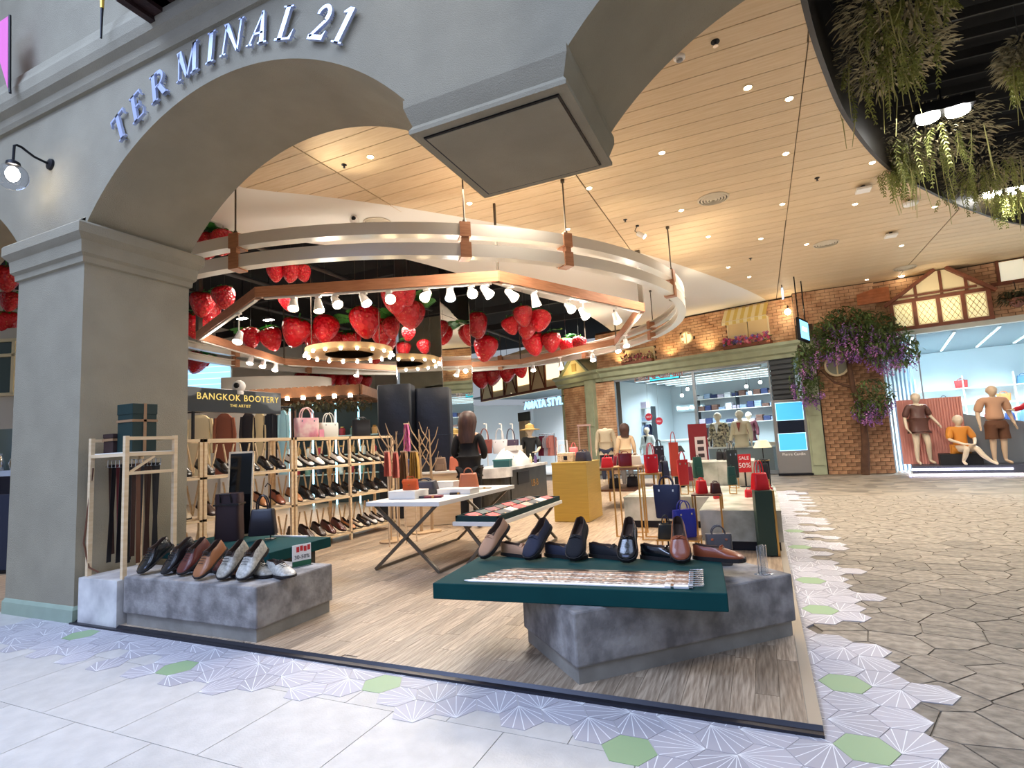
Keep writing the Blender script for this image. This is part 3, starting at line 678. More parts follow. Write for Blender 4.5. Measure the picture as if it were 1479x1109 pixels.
# ---------------------------------------------------------------- hanging ferns in the dark void
m_fern = M('fern_green', (140, 146, 80), .7, var=.35, vscale=5); m_fern2 = M('fern_pale', (168, 166, 106), .7, var=.2, vscale=5); m_moss = M('moss_grey', (150, 142, 112), .9, var=.3, vscale=8)
def fern(px, py, wpx, hpx, z, lb, lit=False):
    c = onZ(px, py-hpx*.2, z); D = (c-CAM).dot(FW); w = wpx*D/F_PX; h = hpx*D/F_PX
    o = thing('hanging_fern', lb, 'hanging plant', c, 0, None); rg = random.Random(int(px*7+py))
    b = MB()
    for k in range(900):
        th, u = rg.uniform(0, 6.28), rg.random()**.5
        q = Vector((w*.5*u*math.cos(th), w*.42*u*math.sin(th), h*.42*rg.uniform(-.7, .8)*(1-u*.5)))
        d = Vector((math.cos(th), math.sin(th), rg.uniform(-.4, .7)))
        leafblade(b, q, d, (0, 0, 1), rg.uniform(.06, .15), .025, .5)
    tag(b.build('moss_clump', m_moss, o, fix=False), kind='stuff')
    for nm, mt, cnt_, ln in (('green_fronds', m_fern, 26, .55), ('pale_tendrils', m_fern2, 18, .75)):
        b = MB()
        for k in range(cnt_):
            th = rg.uniform(0, 6.28); u = rg.uniform(.2, .95); p0 = Vector((w*.45*u*math.cos(th), w*.4*u*math.sin(th), -h*.05)); L_ = h*ln*rg.uniform(.35, 1)
            p1 = p0+Vector((rg.uniform(-.05, .05), rg.uniform(-.05, .05), -L_*.5)); p2 = p1+Vector((rg.uniform(-.07, .07), rg.uniform(-.07, .07), -L_*.5))
            if nm == 'pale_tendrils': b.tube([p0, p1, p2], [.006, .007, .003], 4)
            else:
                for t in range(14):
                    f = t/14; c0 = p0.lerp(p1, f*2) if f < .5 else p1.lerp(p2, f*2-1)
                    for s in (0, 2.1, 4.2): leafblade(b, c0, (math.cos(s+t), math.sin(s+t), -1.1), (1, 0, 0) if abs(math.cos(s+t)) < .7 else (0, 1, 0), .07*(1.1-f*.6), .016, .1)
        tag(b.build(nm, mt, o, fix=False), kind='stuff')
    MB().cyl((0, 0, 0), (0, 0, 6.3-z), .006, n=5).build('hanging_wire', m_wire, o)
fern(1310, 20, 170, 110, 5.5, 'grey-green trailing fern clump hanging highest in the dark void')
fern(1282, 112, 150, 150, 5.4, 'large shaggy fern clump with yellow-green fronds beside the curved ceiling edge')
fern(1345, 225, 150, 140, 5.3, 'mossy fern clump with pale lit tendrils just below the twin lamps')
fern(1420, 265, 130, 100, 5.2, 'long low fern garland trailing along the curved ceiling edge')
fern(1300, 250, 70, 110, 5.1, 'thin trailing fern strands overlapping the curved ceiling edge')
fern(1465, 290, 80, 90, 5.15, 'bright lit fern tuft under the small second pair of lamps')
fern(1476, 110, 50, 120, 5.4, 'dim fern clump deep in the dark void apart from the others')
for px, py, D0, lb in ((1362, 166, 5.25, 'pair of bright white floodlights in the dark void among the ferns'), (1450, 278, 5.15, 'smaller far pair of floodlights above the brightest fern tuft')):
    c = onZ(px, py, D0); o = thing('twin_floodlight', lb, 'floodlight', c)
    D = (c-CAM).dot(FW); r = .16 if px < 1400 else .14
    MB().box(-.32, .32, -.12, .12, .03, .16).build('housing', m_dark, o)
    for s in (-1, 1):
        MB().lathe([(.13, .03), (.125, -.02), (.11, -.03)], 18, c=(s*.16, 0, 0)).build('lens', M('flood_glow', (255, 252, 244), emit=30), o)
    MB().cyl((0, 0, .16), (0, 0, 6.3-D0), .012, n=6).build('hanger', m_dark, o)
    light('flood', 'SPOT', c-Vector((0, 0, .12)), 90, (1, .96, .9), c+Vector((0, 0, -3)), spot_size=R_(110), spot_blend=.6, shadow_soft_size=.1)
# hanging direction sign with two black rods
p = onZ(1145, 404, CZ-.01); q = onP(1150, 480, (p.x, p.y), (p.x+1, p.y))
o = thing('hanging_sign', 'black hanging direction sign with a glowing blue panel on two black rods', 'sign', (p.x+.1, p.y, q.z+.05), R_(-18))
MB().box(-.035, .035, -.42, .42, -.30, .26).build('case', m_dark, o, bevel=.02)
for s in (-1, 1): MB().box(s*.036, s*.042, -.36, .36, -.24, .20).build('blue_panel', M('sign_blue', (120, 190, 240), emit=2.0), o)
for s in (-1, 1): MB().box(s*.0425, s*.044, -.2, .2, -.05, .05).build('arrow_panel', M('sign_white', (240, 248, 255), emit=2.5), o)
for s in (-.3, .3): MB().cyl((0, s, .25), (0, s, CZ-.008-(q.z+.05)), .014, n=8).build('rod', m_dark, o)
p = onZ(1130, 422, CZ-.2); o = thing('exit_sign', 'small pale blade sign on a short stem under the far boards', 'sign', (p.x, p.y, CZ-.007))
MB().box(-.02, .02, -.1, .1, -.36, -.1).build('panel', M('exit_panel', (190, 214, 240), emit=1.2), o); MB().cyl((0, 0, 0), (0, 0, -.11), .012, n=6).build('stem', m_dark, o)
# globe lamp on a swan-neck arm on the arcade wall, and the ornaments above the cornice
w = onY(74, 238, 0); o = thing('wall_lamp', 'clear glass globe lamp on a black swan-neck arm on the arcade wall', 'wall lamp', (w.x, 0, w.z))
MB().lathe([(.055, 0), (.05, -.02), (.03, -.03)], 18, M4=Matrix.Rotation(R_(90), 4, 'X') @ Matrix.Scale(-1, 4, (0, 0, 1))).build('backplate', m_dark, o, smooth=True)
gq = onX(18, 255, w.x); pk = onX(10, 204, w.x); kr = -gq.y; gz_ = gq.z-w.z; pz_ = pk.z-w.z
cp = [(0, 0, 0), (0, -.25*kr, .10*pz_), (0, -.48*kr, .25*pz_), (0, -.66*kr, .62*pz_), (0, -.80*kr, .95*pz_), (0, -.92*kr, pz_), (0, -.99*kr, .80*pz_), (0, -kr, gz_+.12)]
b = MB(); b.tube(cp, .011, 8); b.build('arm', m_dark, o, smooth=True)
MB().lathe([(.02, .15), (.05, .13), (.055, .10), (.04, .095)], 18, c=(0, -kr, gz_)).build('cap', m_dark, o, smooth=True)
MB().sphere((0, -kr, gz_), .115, 22, 14).build('globe', M('clear_glass', (236, 240, 250), .03, trans=1.0, ior=1.08), o, smooth=True)
MB().sphere((0, -kr, gz_+.02), .045, 12, 8, (1, 1, 1.4)).build('bulb', M('bulb_glow', (255, 240, 216), emit=30), o, smooth=True)
light('globe_bulb', 'POINT', (w.x, -kr, gq.z+.02), 9, (1, .90, .74), shadow_soft_size=.05)
p = onY(10, 130, -.2); o = thing('pennant', 'pink pointed pennant hanging from a dark cord above the cornice', 'pennant', (p.x, -.2, p.z))
b = MB(); b.add([(-.35, -.01, .75), (-.02, -.01, .75), (.035, -.01, 0), (-.35, .01, .75), (-.02, .01, .75), (.035, .01, 0)], [(0, 1, 2), (5, 4, 3), (0, 3, 4, 1), (1, 4, 5, 2), (2, 5, 3, 0)])
b.build('cloth', M('pink_cloth', (240, 120, 190), .7), o); MB().tube([(-.01, 0, .76), (.05, 0, 0), (.06, 0, -.05)], .012, 6).build('edge_cord', m_dark, o)
p = onY(146, 55, -.2); q = onY(149, -40, -.2); o = thing('gold_spike', 'slim gold spike with a black tip above the cornice', 'ornament', p)
MB().tube([(0, 0, 0), (q-p)*.45], [.008, .012], 8).build('tip', m_dark, o); MB().tube([(q-p)*.45, (q-p)*1.6], [.014, .03], 8).build('shaft', M('gold', (206, 166, 74), .3, .9), o)
p = onY(205, 8, -.25); o = thing('dark_bracket', 'dark carved timber bracket end above the cornice', 'bracket', p)
b = MB()
for k in range(9): b.box(-.10+k*.03, -.04+k*.10, -.13, .13, -.02+.035*k, .05+.035*k)
b.box(-.1, 1.2, -.12, .12, .05, .5); b.build('beam_end', M('dark_timber', (48, 26, 24), .6, var=.3, vscale=14, bump=.6, bscale=30), o)
MB().box(0, 1.2, .10, .25, .1, .45).build('fixing', m_dark, o)
light('wall_wash', 'SPOT', (-1.6, -1.6, 6.6), 90, (1, .93, .80), (-1.75, 0, 3.95), spot_size=R_(30), spot_blend=.9, shadow_soft_size=.05)

# bare fill points added to brighten the ceilings, then the uplights on the ring
for x, y in ((-6.0, 3.7), (-4.2, 4.5), (-2.9, 6.2), (-2.3, 8.4), (-9.6, 4.6), (-11.0, 7.4), (-4.6, 11.4), (-8.6, 11.6)):
    light('ceiling_fill', 'POINT', (x, y, 3.42), 26, (1, .93, .82), shadow_soft_size=.06)
for x, y, tx, ty in ((-2.9, 4.0, -.77, 4.86), (-1.35, 6.6, .0, 7.7), (-1.6, 9.6, -.6, 10.4), (-4.9, 2.6, -4.4, 2.4), (-2.2, 4.9, -1.4, 6.9)):
    light('ring_uplight', 'SPOT', (x, y, 4.14), 30, (1, .86, .62), (tx, ty, CZ), spot_size=R_(80), spot_blend=.9, shadow_soft_size=.05)
for x, y in ((1.2, 6.2), (2.2, 9.4), (4.2, 11.6), (.4, 12.6)):
    light('walkway_fill', 'POINT', (x, y, 3.1), 24, (1, .93, .84), shadow_soft_size=.3)  # general fill points added along the walkway, without any fitting
for x, y in ((3.2, 3.4), (4.6, 6.2), (6.2, 8.6)):
    light('void_glow', 'POINT', (x, y, 4.3), 14, (1, .96, .86), shadow_soft_size=.1)
# ================================================================ THE SHOE SHOP
m_conc = M('concrete', (112, 108, 106), .85, rgb2=(158, 154, 150), vscale=9, bump=.45, bscale=50, detail=12)
m_conctop = M('concrete_kick', (142, 138, 130), .85, var=.12, vscale=7, bump=.2)
m_velvet = M('green_velvet', (8, 58, 58), .85, var=.1, vscale=3, spec=.2)
m_ash = M('ash_wood', (214, 186, 146), .5, rgb2=(226, 202, 166), vscale=4, stretch=(1, 1, 8))
m_blk = M('black_leather', (24, 22, 24), .33, bump=.1, bscale=120)
m_lining = M('lining', (66, 48, 38), .8)
m_sole = M('rubber_sole', (30, 26, 26), .7)
m_gold2 = M('polished_brass', (196, 150, 84), .28, .9)
m_whitelam = M('white_laminate', (226, 222, 214), .35)
m_bronze = M('grey_steel_leg', (108, 100, 88), .4, .6)
def plinth(name, lb, M4, w, d, h, cat='plinth'):
    o = thing(name, lb, cat); o.matrix_world = M4
    MB().box(-w/2, w/2, -d/2, d/2, .085, h).build('block', m_conc, o, bevel=.012)
    MB().box(-w/2+.02, w/2-.02, -d/2+.02, d/2-.02, 0, .086).build('kick_base', m_conctop, o)
    return o
plinth('concrete_plinth', 'grey concrete plinth holding six pairs of lace-up shoes beside the pillar', Matrix.Translation((-3.995, .395, PZ)), 1.43, .72, .362)
c45 = Vector((-1.066, .062)); u45 = Vector((1, 1)).normalized(); v45 = Vector((-1, 1)).normalized(); cc = c45+u45*.74+v45*.36
plinth('concrete_plinth', 'grey concrete plinth turned cornerwise under the overhanging green slab', Matrix.Translation((cc.x, cc.y, PZ)) @ Matrix.Rotation(R_(45), 4, 'Z'), 1.48, .72, .362)
TZ = .387                     # plinth top
o = MB().box(-.80, .80, -.37, .37, 0, .09).build('velvet_slab', m_velvet, None, loc=(-1.165, .54, TZ), rot=R_(5.6), bevel=.006); tag(o, 'dark green velvet display slab with loafers and belts on the cornerwise plinth', 'display slab')
o = MB().box(-.69, .69, -.36, .36, 0, .09).build('velvet_slab', m_velvet, None, loc=(-4.52, .97, TZ), rot=R_(1.5), bevel=.006); tag(o, 'dark green velvet display slab with two dark bags beside the pillar', 'display slab')
o = MB().box(-5.1, -3.95, .80, 1.26, PZ, TZ).build('support_block', M('support_dark', (70, 64, 58), .8), None); tag(o, 'plain dark block hidden under the green slab behind the shoe plinth', 'support block')

# ---- shoes
W_ = [(0, .028), (.04, .040), (.12, .050), (.25, .056), (.42, .058), (.55, .068), (.68, .078), (.80, .078), (.90, .068), (.96, .050), (1.0, .022)]
def shoe_parts(kind):
    Ln = .30; zs = .020
    Hh = {'oxford': [.104, .106, .104, .098, .104, .092, .072, .058, .046, .036, .024], 'loafer': [.088, .09, .086, .076, .080, .078, .064, .055, .045, .036, .024], 'pump': [.075, .076, .066, .05, .046, .046, .052, .05, .04, .032, .022]}[kind]
    op = {'oxford': 4, 'loafer': 4, 'pump': 6}[kind]
    pt = .9 if kind == 'pump' else 1.0
    secs = []
    for (t, hw), h in zip(W_, Hh):
        hw *= .62*pt; x = -Ln/2+Ln*t; i = len(secs); opened = 1 <= i <= op
        hs = h if opened else zs+(h-zs)*.80
        L = [(-hw, zs), (-hw*1.06, zs+.4*(hs-zs)), (-hw*.98, zs+.75*(hs-zs)), (-hw*(.80 if opened else .80), hs)]
        if opened: I = [(-hw*.66, hs-.003), (-hw*.62, zs+.012), (hw*.62, zs+.012), (hw*.66, hs-.003)]
        else: I = [(-hw*.52, zs+(h-zs)*.94), (-hw*.18, h), (hw*.18, h), (hw*.52, zs+(h-zs)*.94)]
        sec = L+I+[(-a, z) for a, z in reversed(L)]
        secs.append([(x, y, z) for y, z in sec])
    up, li = MB(), MB()
    vs = [p for s_ in secs for p in s_]; n = 12; fu, fl = [], []
    for i in range(len(secs)-1):
        for q in range(n-1):
            f = (i*n+q, i*n+q+1, (i+1)*n+q+1, (i+1)*n+q)
            inner = 3 <= q <= 7 and (1 <= i <= op or 1 <= i+1 <= op)
            (fl if inner else fu).append(f)
    fu += [tuple(range(n-1, -1, -1)), tuple(range((len(secs)-1)*n, len(secs)*n))]
    up.add(vs, fu); li.add(vs, fl)
    so = MB(); outl = [(-Ln/2-.004+(Ln+.01)*t, -hw*.62*1.10) for t, hw in W_]+[(-Ln/2-.004+(Ln+.01)*t, hw*.62*1.10) for t, hw in reversed(W_)]
    so.prism(outl, .0 if kind != 'oxford' else .008, zs+.002)
    if kind != 'loafer':
        hb = outl[:4]+outl[-4:]; so.prism(hb, 0 if kind == 'oxford' else -.0, .012)
    ex = MB()
    if kind == 'oxford':
        for k in range(5):
            x = -.002+k*.018; z = .108-k*.0075; ex.tube([(x, -.020, z-.006), (x+.004, 0, z), (x, .020, z-.006)], .0022, 5)
        ex.tube([(-.01, 0, .108), (-.006, .022, .113), (.004, .026, .10)], .002, 5); ex.tube([(-.01, 0, .108), (-.006, -.022, .113), (.004, -.026, .10)], .002, 5)
        nm = 'laces'
    else:
        rings = []
        for y, z in ((-.042, .045), (-.034, .066), (-.018, .0785), (0, .081), (.018, .0785), (.034, .066), (.042, .045)):
            if kind == 'pump': z -= .02
            rings.append([(.012, y, z-.002), (.032, y, z-.006), (.032, y, z-.001), (.012, y, z+.003)])
        ex.loft(rings); nm = 'strap'
        if kind == 'loafer': ex.tube([(.018, -.012, .083), (.03, 0, .086), (.018, .012, .083)], .0035, 5)
    return up, li, so, ex, nm
_sh = {}
def shoe_set(kind, mat):
    k = (kind, mat.name)
    if k not in _sh:
        up, li, so, ex, nm = shoe_parts(kind)
        ms = []
        for b_, n_, m_, sm in ((up, 'upper', mat, True), (li, 'lining', m_lining, True), (so, 'sole', m_sole, False), (ex, nm, mat if nm == 'strap' else m_sole, False)):
            me = b_.mesh(n_, m_, sm); bm = bmesh.new(); bm.from_mesh(me); bmesh.ops.recalc_face_normals(bm, faces=bm.faces); bm.to_mesh(me); bm.free()
            if n_ == 'lining':
                bm = bmesh.new(); bm.from_mesh(me); bmesh.ops.delete(bm, geom=[v for v in bm.verts if not v.link_faces], context='VERTS'); bm.to_mesh(me); bm.free()
            ms.append((n_, me))
        _sh[k] = ms
    return _sh[k]
def shoe(kind, mat, loc, yaw, pitch, label, group=None, scale=1.0, detail=True, roll=0, name=None):
    o = thing(name or {'oxford': 'lace_up_shoe', 'loafer': 'loafer', 'pump': 'court_shoe'}[kind], label, 'shoe', loc, 0, group)
    o.rotation_euler = (Matrix.Rotation(yaw, 3, 'Z') @ Matrix.Rotation(pitch, 3, 'Y') @ Matrix.Rotation(roll, 3, 'X')).to_euler()
    o.scale = (scale, scale*(1.22 if detail else 1.08), scale*1.04)
    up_ = None
    for n_, me in shoe_set(kind, mat)[: 4 if detail else 3]:
        q_ = put(n_, me, up_ if n_ in ('laces', 'strap') else o, subsurf=1 if detail and n_ == 'upper' else 0); up_ = q_ if n_ == 'upper' else up_
    return o
def toe_loc(tip, yaw, pitch, L=.15):      # centre of a shoe whose toe tip rests at tip
    d = Matrix.Rotation(yaw, 3, 'Z') @ Matrix.Rotation(pitch, 3, 'Y') @ Vector((L, 0, 0)); return Vector(tip)-d
leather = {n: M('shoe_'+n.replace(' ', '_'), c, r, bump=.12, bscale=140, coat=ct, **k) for n, c, r, ct, k in (
    ('tan suede', (176, 134, 104), .8, 0, {}), ('navy suede', (44, 46, 62), .85, 0, {}), ('black suede', (20, 20, 26), .8, 0, {}), ('black patent', (16, 16, 20), .12, .6, {}), ('brown', (140, 70, 42), .3, .3, {}),
    ('oxblood', (92, 40, 32), .3, .3, {}), ('cognac', (150, 96, 60), .32, .3, {}), ('black', (22, 20, 24), .26, .3, {}), ('pewter', (156, 150, 138), .34, .2, {'var': .25, 'vscale': 60}), ('silver', (176, 172, 162), .32, .2, {'var': .25, 'vscale': 60}),
    ('white', (226, 222, 216), .5, 0, {}), ('cream', (214, 198, 170), .5, 0, {}), ('dark brown', (62, 40, 32), .35, .2, {}), ('tan', (176, 116, 66), .4, .2, {}))}
SZ = TZ+.09
for n, (px, py, kd, col) in enumerate(((697, 810, 'loafer', 'tan suede'), (762, 812, 'loafer', 'navy suede'), (828, 813, 'loafer', 'black suede'), (905, 816, 'loafer', 'black patent'), (984, 817, 'loafer', 'brown'))):
    tip = onZ(px, py, SZ); yaw = R_((-112, -108, -92, -88, -82)[n]); pitch = R_(36)
    c = toe_loc(tip+Vector((0, 0, .012)), yaw, pitch, .157); desc = {'tan suede': 'tan suede', 'navy suede': 'navy-grey suede', 'black suede': 'black suede', 'black patent': 'shiny black', 'brown': 'glossy brown leather'}[col]
    shoe(kd, leather[col], c, yaw, pitch, desc+' loafer propped heel-up on the green slab beside the belts', scale=1.0)
    c2 = Vector((tip.x+.20, tip.y+.19, SZ+.001))
    shoe(kd, leather[col], c2, R_(-8), 0, desc+' loafer lying flat behind its propped mate on the green slab')
for n, (px, py, col) in enumerate(((203, 831, 'black patent'), (237, 832, 'black'), (261, 833, 'oxblood'), (285, 839, 'cognac'), (319, 840, 'pewter'), (348, 841, 'silver'))):
    tip = onZ(px, py, TZ); yaw = R_((-90, -96, -88, -84, -84, -82)[n]); pitch = R_(33)
    desc = {'black patent': 'shiny black patent', 'black': 'black polished', 'oxblood': 'red-brown', 'cognac': 'light brown', 'pewter': 'dull metallic grey', 'silver': 'pale silver patterned'}[col]
    shoe('oxford', leather[col], toe_loc(tip+Vector((0, 0, .010)), yaw, pitch), yaw, pitch, desc+' lace-up shoe propped heel-up on the concrete plinth')
    shoe('oxford', leather[col], (tip.x+.155, tip.y+.20, TZ+.001), R_(-12), 0, desc+' lace-up shoe lying behind its propped mate on the plinth')
# belts laid out on the slab
m_snake = M('snake_print', (96, 66, 56), .4, rgb2=(226, 220, 214), vscale=45, detail=2); m_snake2 = M('snake_print_brown', (72, 44, 34), .35, rgb2=(196, 150, 120), vscale=50, detail=2)
m_wbelt = M('white_belt', (236, 236, 236), .4); m_bbelt = M('black_belt', (36, 30, 30), .3)
sl = Matrix.Translation((-1.165, .54, SZ)) @ Matrix.Rotation(R_(5.6), 4, 'Z')
for k, (mt, lb, x0) in enumerate(((m_wbelt, 'plain white leather belt at the front edge of the green slab', -.63), (m_snake, 'snakeskin-print belt next to the white belt on the slab', -.60), (m_snake2, 'brown snakeskin-print belt third from the slab front edge', -.58), (m_snake, 'pale snakeskin-print belt fourth from the slab front edge', -.55),
        (m_snake2, 'brown snakeskin-print belt fifth from the slab front edge', -.55), (m_snake, 'snakeskin-print belt sixth from the slab front edge', -.52), (m_snake2, 'dark snakeskin-print belt second from the loafers', -.50), (m_bbelt, 'narrow dark belt closest to the loafers on the slab', -.45))):
    y = -.30+.043*k; o = thing('belt', lb, 'belt', sl @ Vector((0, y, .001)), R_(5.6), 'belts laid on the green slab')
    b = MB(); pts = [x0, x0+.05, .58]; hw = .017
    b.prism([(x0, 0), (x0+.04, -hw), (.62, -hw), (.62, hw), (x0+.04, hw)], 0, .005); b.prism([(.50, -hw*1.1), (.64, -hw*1.1), (.64, hw*1.1), (.50, hw*1.1)], .006, .011); b.build('strap', mt, o)
    b = MB(); b.tube([(.62, -.022, .014), (.69, -.022, .018), (.69, .022, .018), (.62, .022, .014)], .004, 6, closed=True); b.bar((.65, 0, .014), (.695, 0, .022), .006)
    b.build('buckle', m_chrome, o); MB().box(.53, .545, -.020, .020, .0, .014).build('keeper', m_chrome if k % 2 == 0 else mt, o)

# ---- belt rack on its marble block
m_marble = M('white_marble', (222, 220, 216), .3, rgb2=(150, 148, 150), vscale=3.2, detail=9)
m_marble_g = M('green_marble', (206, 204, 190), .25, rgb2=(140, 142, 126), vscale=2.6, detail=9)
o = MB().box(-5.235, -4.73, .0, .50, PZ-.02, .36).build('marble_block', m_marble, None, bevel=.004); tag(o, 'white grey-veined marble block under the belt rack', 'marble block')
rk = thing('belt_rack', 'pale ash display rack hung full of belts beside the pillar', 'display rack', (-5.22, .04, .361)); RH = 1.475-.361; RWd, RD = .49, .43
for x in (.015, RWd-.015):
    for y in (.015, RD-.015): MB().box(x-.016, x+.016, y-.016, y+.016, 0, RH).build('post', m_ash, rk)
for z in (RH-.02, RH-.15, RH-.30):
    for x in (.015, RWd-.015):
        if z > RH-.2 or x > .1: MB().box(x-.013, x+.013, .03, RD-.03, z-.013, z+.013).build('side_rail', m_ash, rk)
for z in (RH-.02, RH-.15):
    MB().box(.03, RWd-.03, RD-.03, RD-.004, z-.013, z+.013).build('cross_rail', m_ash, rk)
MB().box(.03, RWd-.03, .0, .026, RH-.163, RH-.137).build('cross_rail', m_ash, rk)
MB().box(.03, RWd-.03, .028, RD-.032, RH-.15, RH-.128).build('shelf_board', m_whitelam, rk)
MB().bar((RWd-.015, .05, RH-.29), (RWd-.015, .24, RH-.17), .018).build('brace', m_ash, rk)
for y in (.12, .30): MB().cyl((.03, y, RH-.24), (RWd-.03, y, RH-.24), .007, n=8).build('hanging_bar', m_chrome, rk)
m_belts = [M('belt_black', (22, 20, 24), .35), M('belt_dkbrown', (58, 36, 30), .4), M('belt_wine', (92, 26, 34), .4), M('belt_navy', (30, 34, 46), .4), M('belt_brown', (98, 62, 44), .4)]
bn = ['black', 'dark brown', 'wine red', 'navy', 'mid brown']
for k in range(16):
    x = -5.16+.0265*k+(.005 if k % 2 else 0); y = .04+(.12 if k % 2 else .30); c = (0, 1, 0, 0, 2, 2, 3, 0, 1, 0, 1, 0, 0, 1, 0, 4)[k]
    o = thing('belt', bn[c]+' leather belt hanging by its buckle on the ash rack', 'belt', (x, y, 1.475-.24), 0, 'belts hanging on the ash rack')
    ln = .82-.08*((k*7) % 4)/3; sw = .03*math.sin(k*1.7)
    b = MB(); b.loft([[(dx, dy+sw*t, -t*ln+.015) for dx, dy in ((-.002, -.017), (.002, -.017), (.002, .017), (-.002, .017))] for t in (0, .3, .6, 1)]); b.build('strap', m_belts[c], o)
    b = MB(); b.tube([(0, -.022, -.01), (0, -.022, .05), (0, .022, .05), (0, .022, -.01)], .0035, 6, closed=True); b.build('buckle', m_chrome, o)
b = MB(); p0 = Vector((-5.19, .06, 1.23)); b.tube([p0, p0+Vector((-.02, -.02, -.35)), p0+Vector((-.035, -.035, -.6)), p0+Vector((0, -.01, -.80)), p0+Vector((.06, .03, -.845))], .008, 6)
tag(b.build('belt_loop', m_belts[4], None), 'thin tan strap drooping in a loop at the outer side of the belt rack', 'strap')
def giftbox(loc, w, d, h, mt, lb, rot=0, bow=True):
    o = thing('gift_box', lb, 'gift box', loc, rot)
    MB().box(-w/2, w/2, -d/2, d/2, 0, h*.80).build('box', mt, o, bevel=.003); MB().box(-w/2-.004, w/2+.004, -d/2-.004, d/2+.004, h*.78, h).build('lid', mt, o, bevel=.003)
    mg = M('ribbon_gold', (150, 116, 84), .4); MB().box(-w/2-.006, w/2+.006, -.012, .012, -.0, h+.003).build('ribbon', mg, o)
    MB().box(-w/2-.006, w/2+.006, -d/2-.006, d/2+.006, h*.62, h*.62+.02).build('ribbon', mg, o)
    if bow:
        b = MB()
        for s in (-1, 1): b.tube([(-w/2-.012, 0, h*.66), (-w/2-.045, s*.045, h*.72), (-w/2-.03, s*.06, h*.64), (-w/2-.012, 0, h*.64)], .008, 6, closed=True)
        b.build('bow', mg, o)
m_gift = M('gift_green', (18, 44, 42), .55); m_gift2 = M('gift_brown', (52, 34, 32), .55)
zt = 1.475-.128+.001
giftbox((-4.93, .25, zt), .20, .20, .40, m_gift, 'tall dark green gift box with brown ribbon on top of the belt rack')
giftbox((-5.10, .22, zt), .13, .20, .16, m_gift2, 'low dark brown gift box with a bow on top of the belt rack')

# ---- price signs
o = thing('price_stand', 'clear acrylic price stand reading 30-50% on the shoe plinth', 'price sign', (-3.475, .63, TZ+.001), R_(72))
MB().box(-.075, .075, -.004, .004, 0, .165).build('card', M('card_white', (232, 228, 224), .4), o); MB().box(-.075, .075, -.0055, .0055, 0, .042).build('green_band', M('card_green', (34, 92, 66), .5), o)
for k in range(4): MB().box(-.045+.03*k, -.022+.03*k, -.0057, .0057, .11+.006*(k % 2), .15+.006*(k % 2)).build('red_tag', M('card_red', (196, 44, 48), .5), o)
text('30-50%', .042, 'lettering', M('card_ink', (60, 56, 62), .6), o, (0, -.0062, .058), FACE_Y, depth=.001)
MB().box(-.075, .075, -.04, .04, 0, .003).build('foot', M('acrylic', (236, 240, 244), .05, trans=.9, ior=1.2), o)
p = onZ(1103, 829, TZ); o = thing('acrylic_stand', 'clear empty acrylic card stand on the bare corner of the concrete plinth', 'card stand', p, R_(60))
ac = M('acrylic', (236, 240, 244)); MB().box(-.035, .035, -.012, -.007, 0, .17).build('front_pane', ac, o); MB().box(-.035, .035, .007, .012, 0, .17).build('back_pane', ac, o); MB().box(-.045, .045, -.035, .035, 0, .006).build('foot', ac, o)

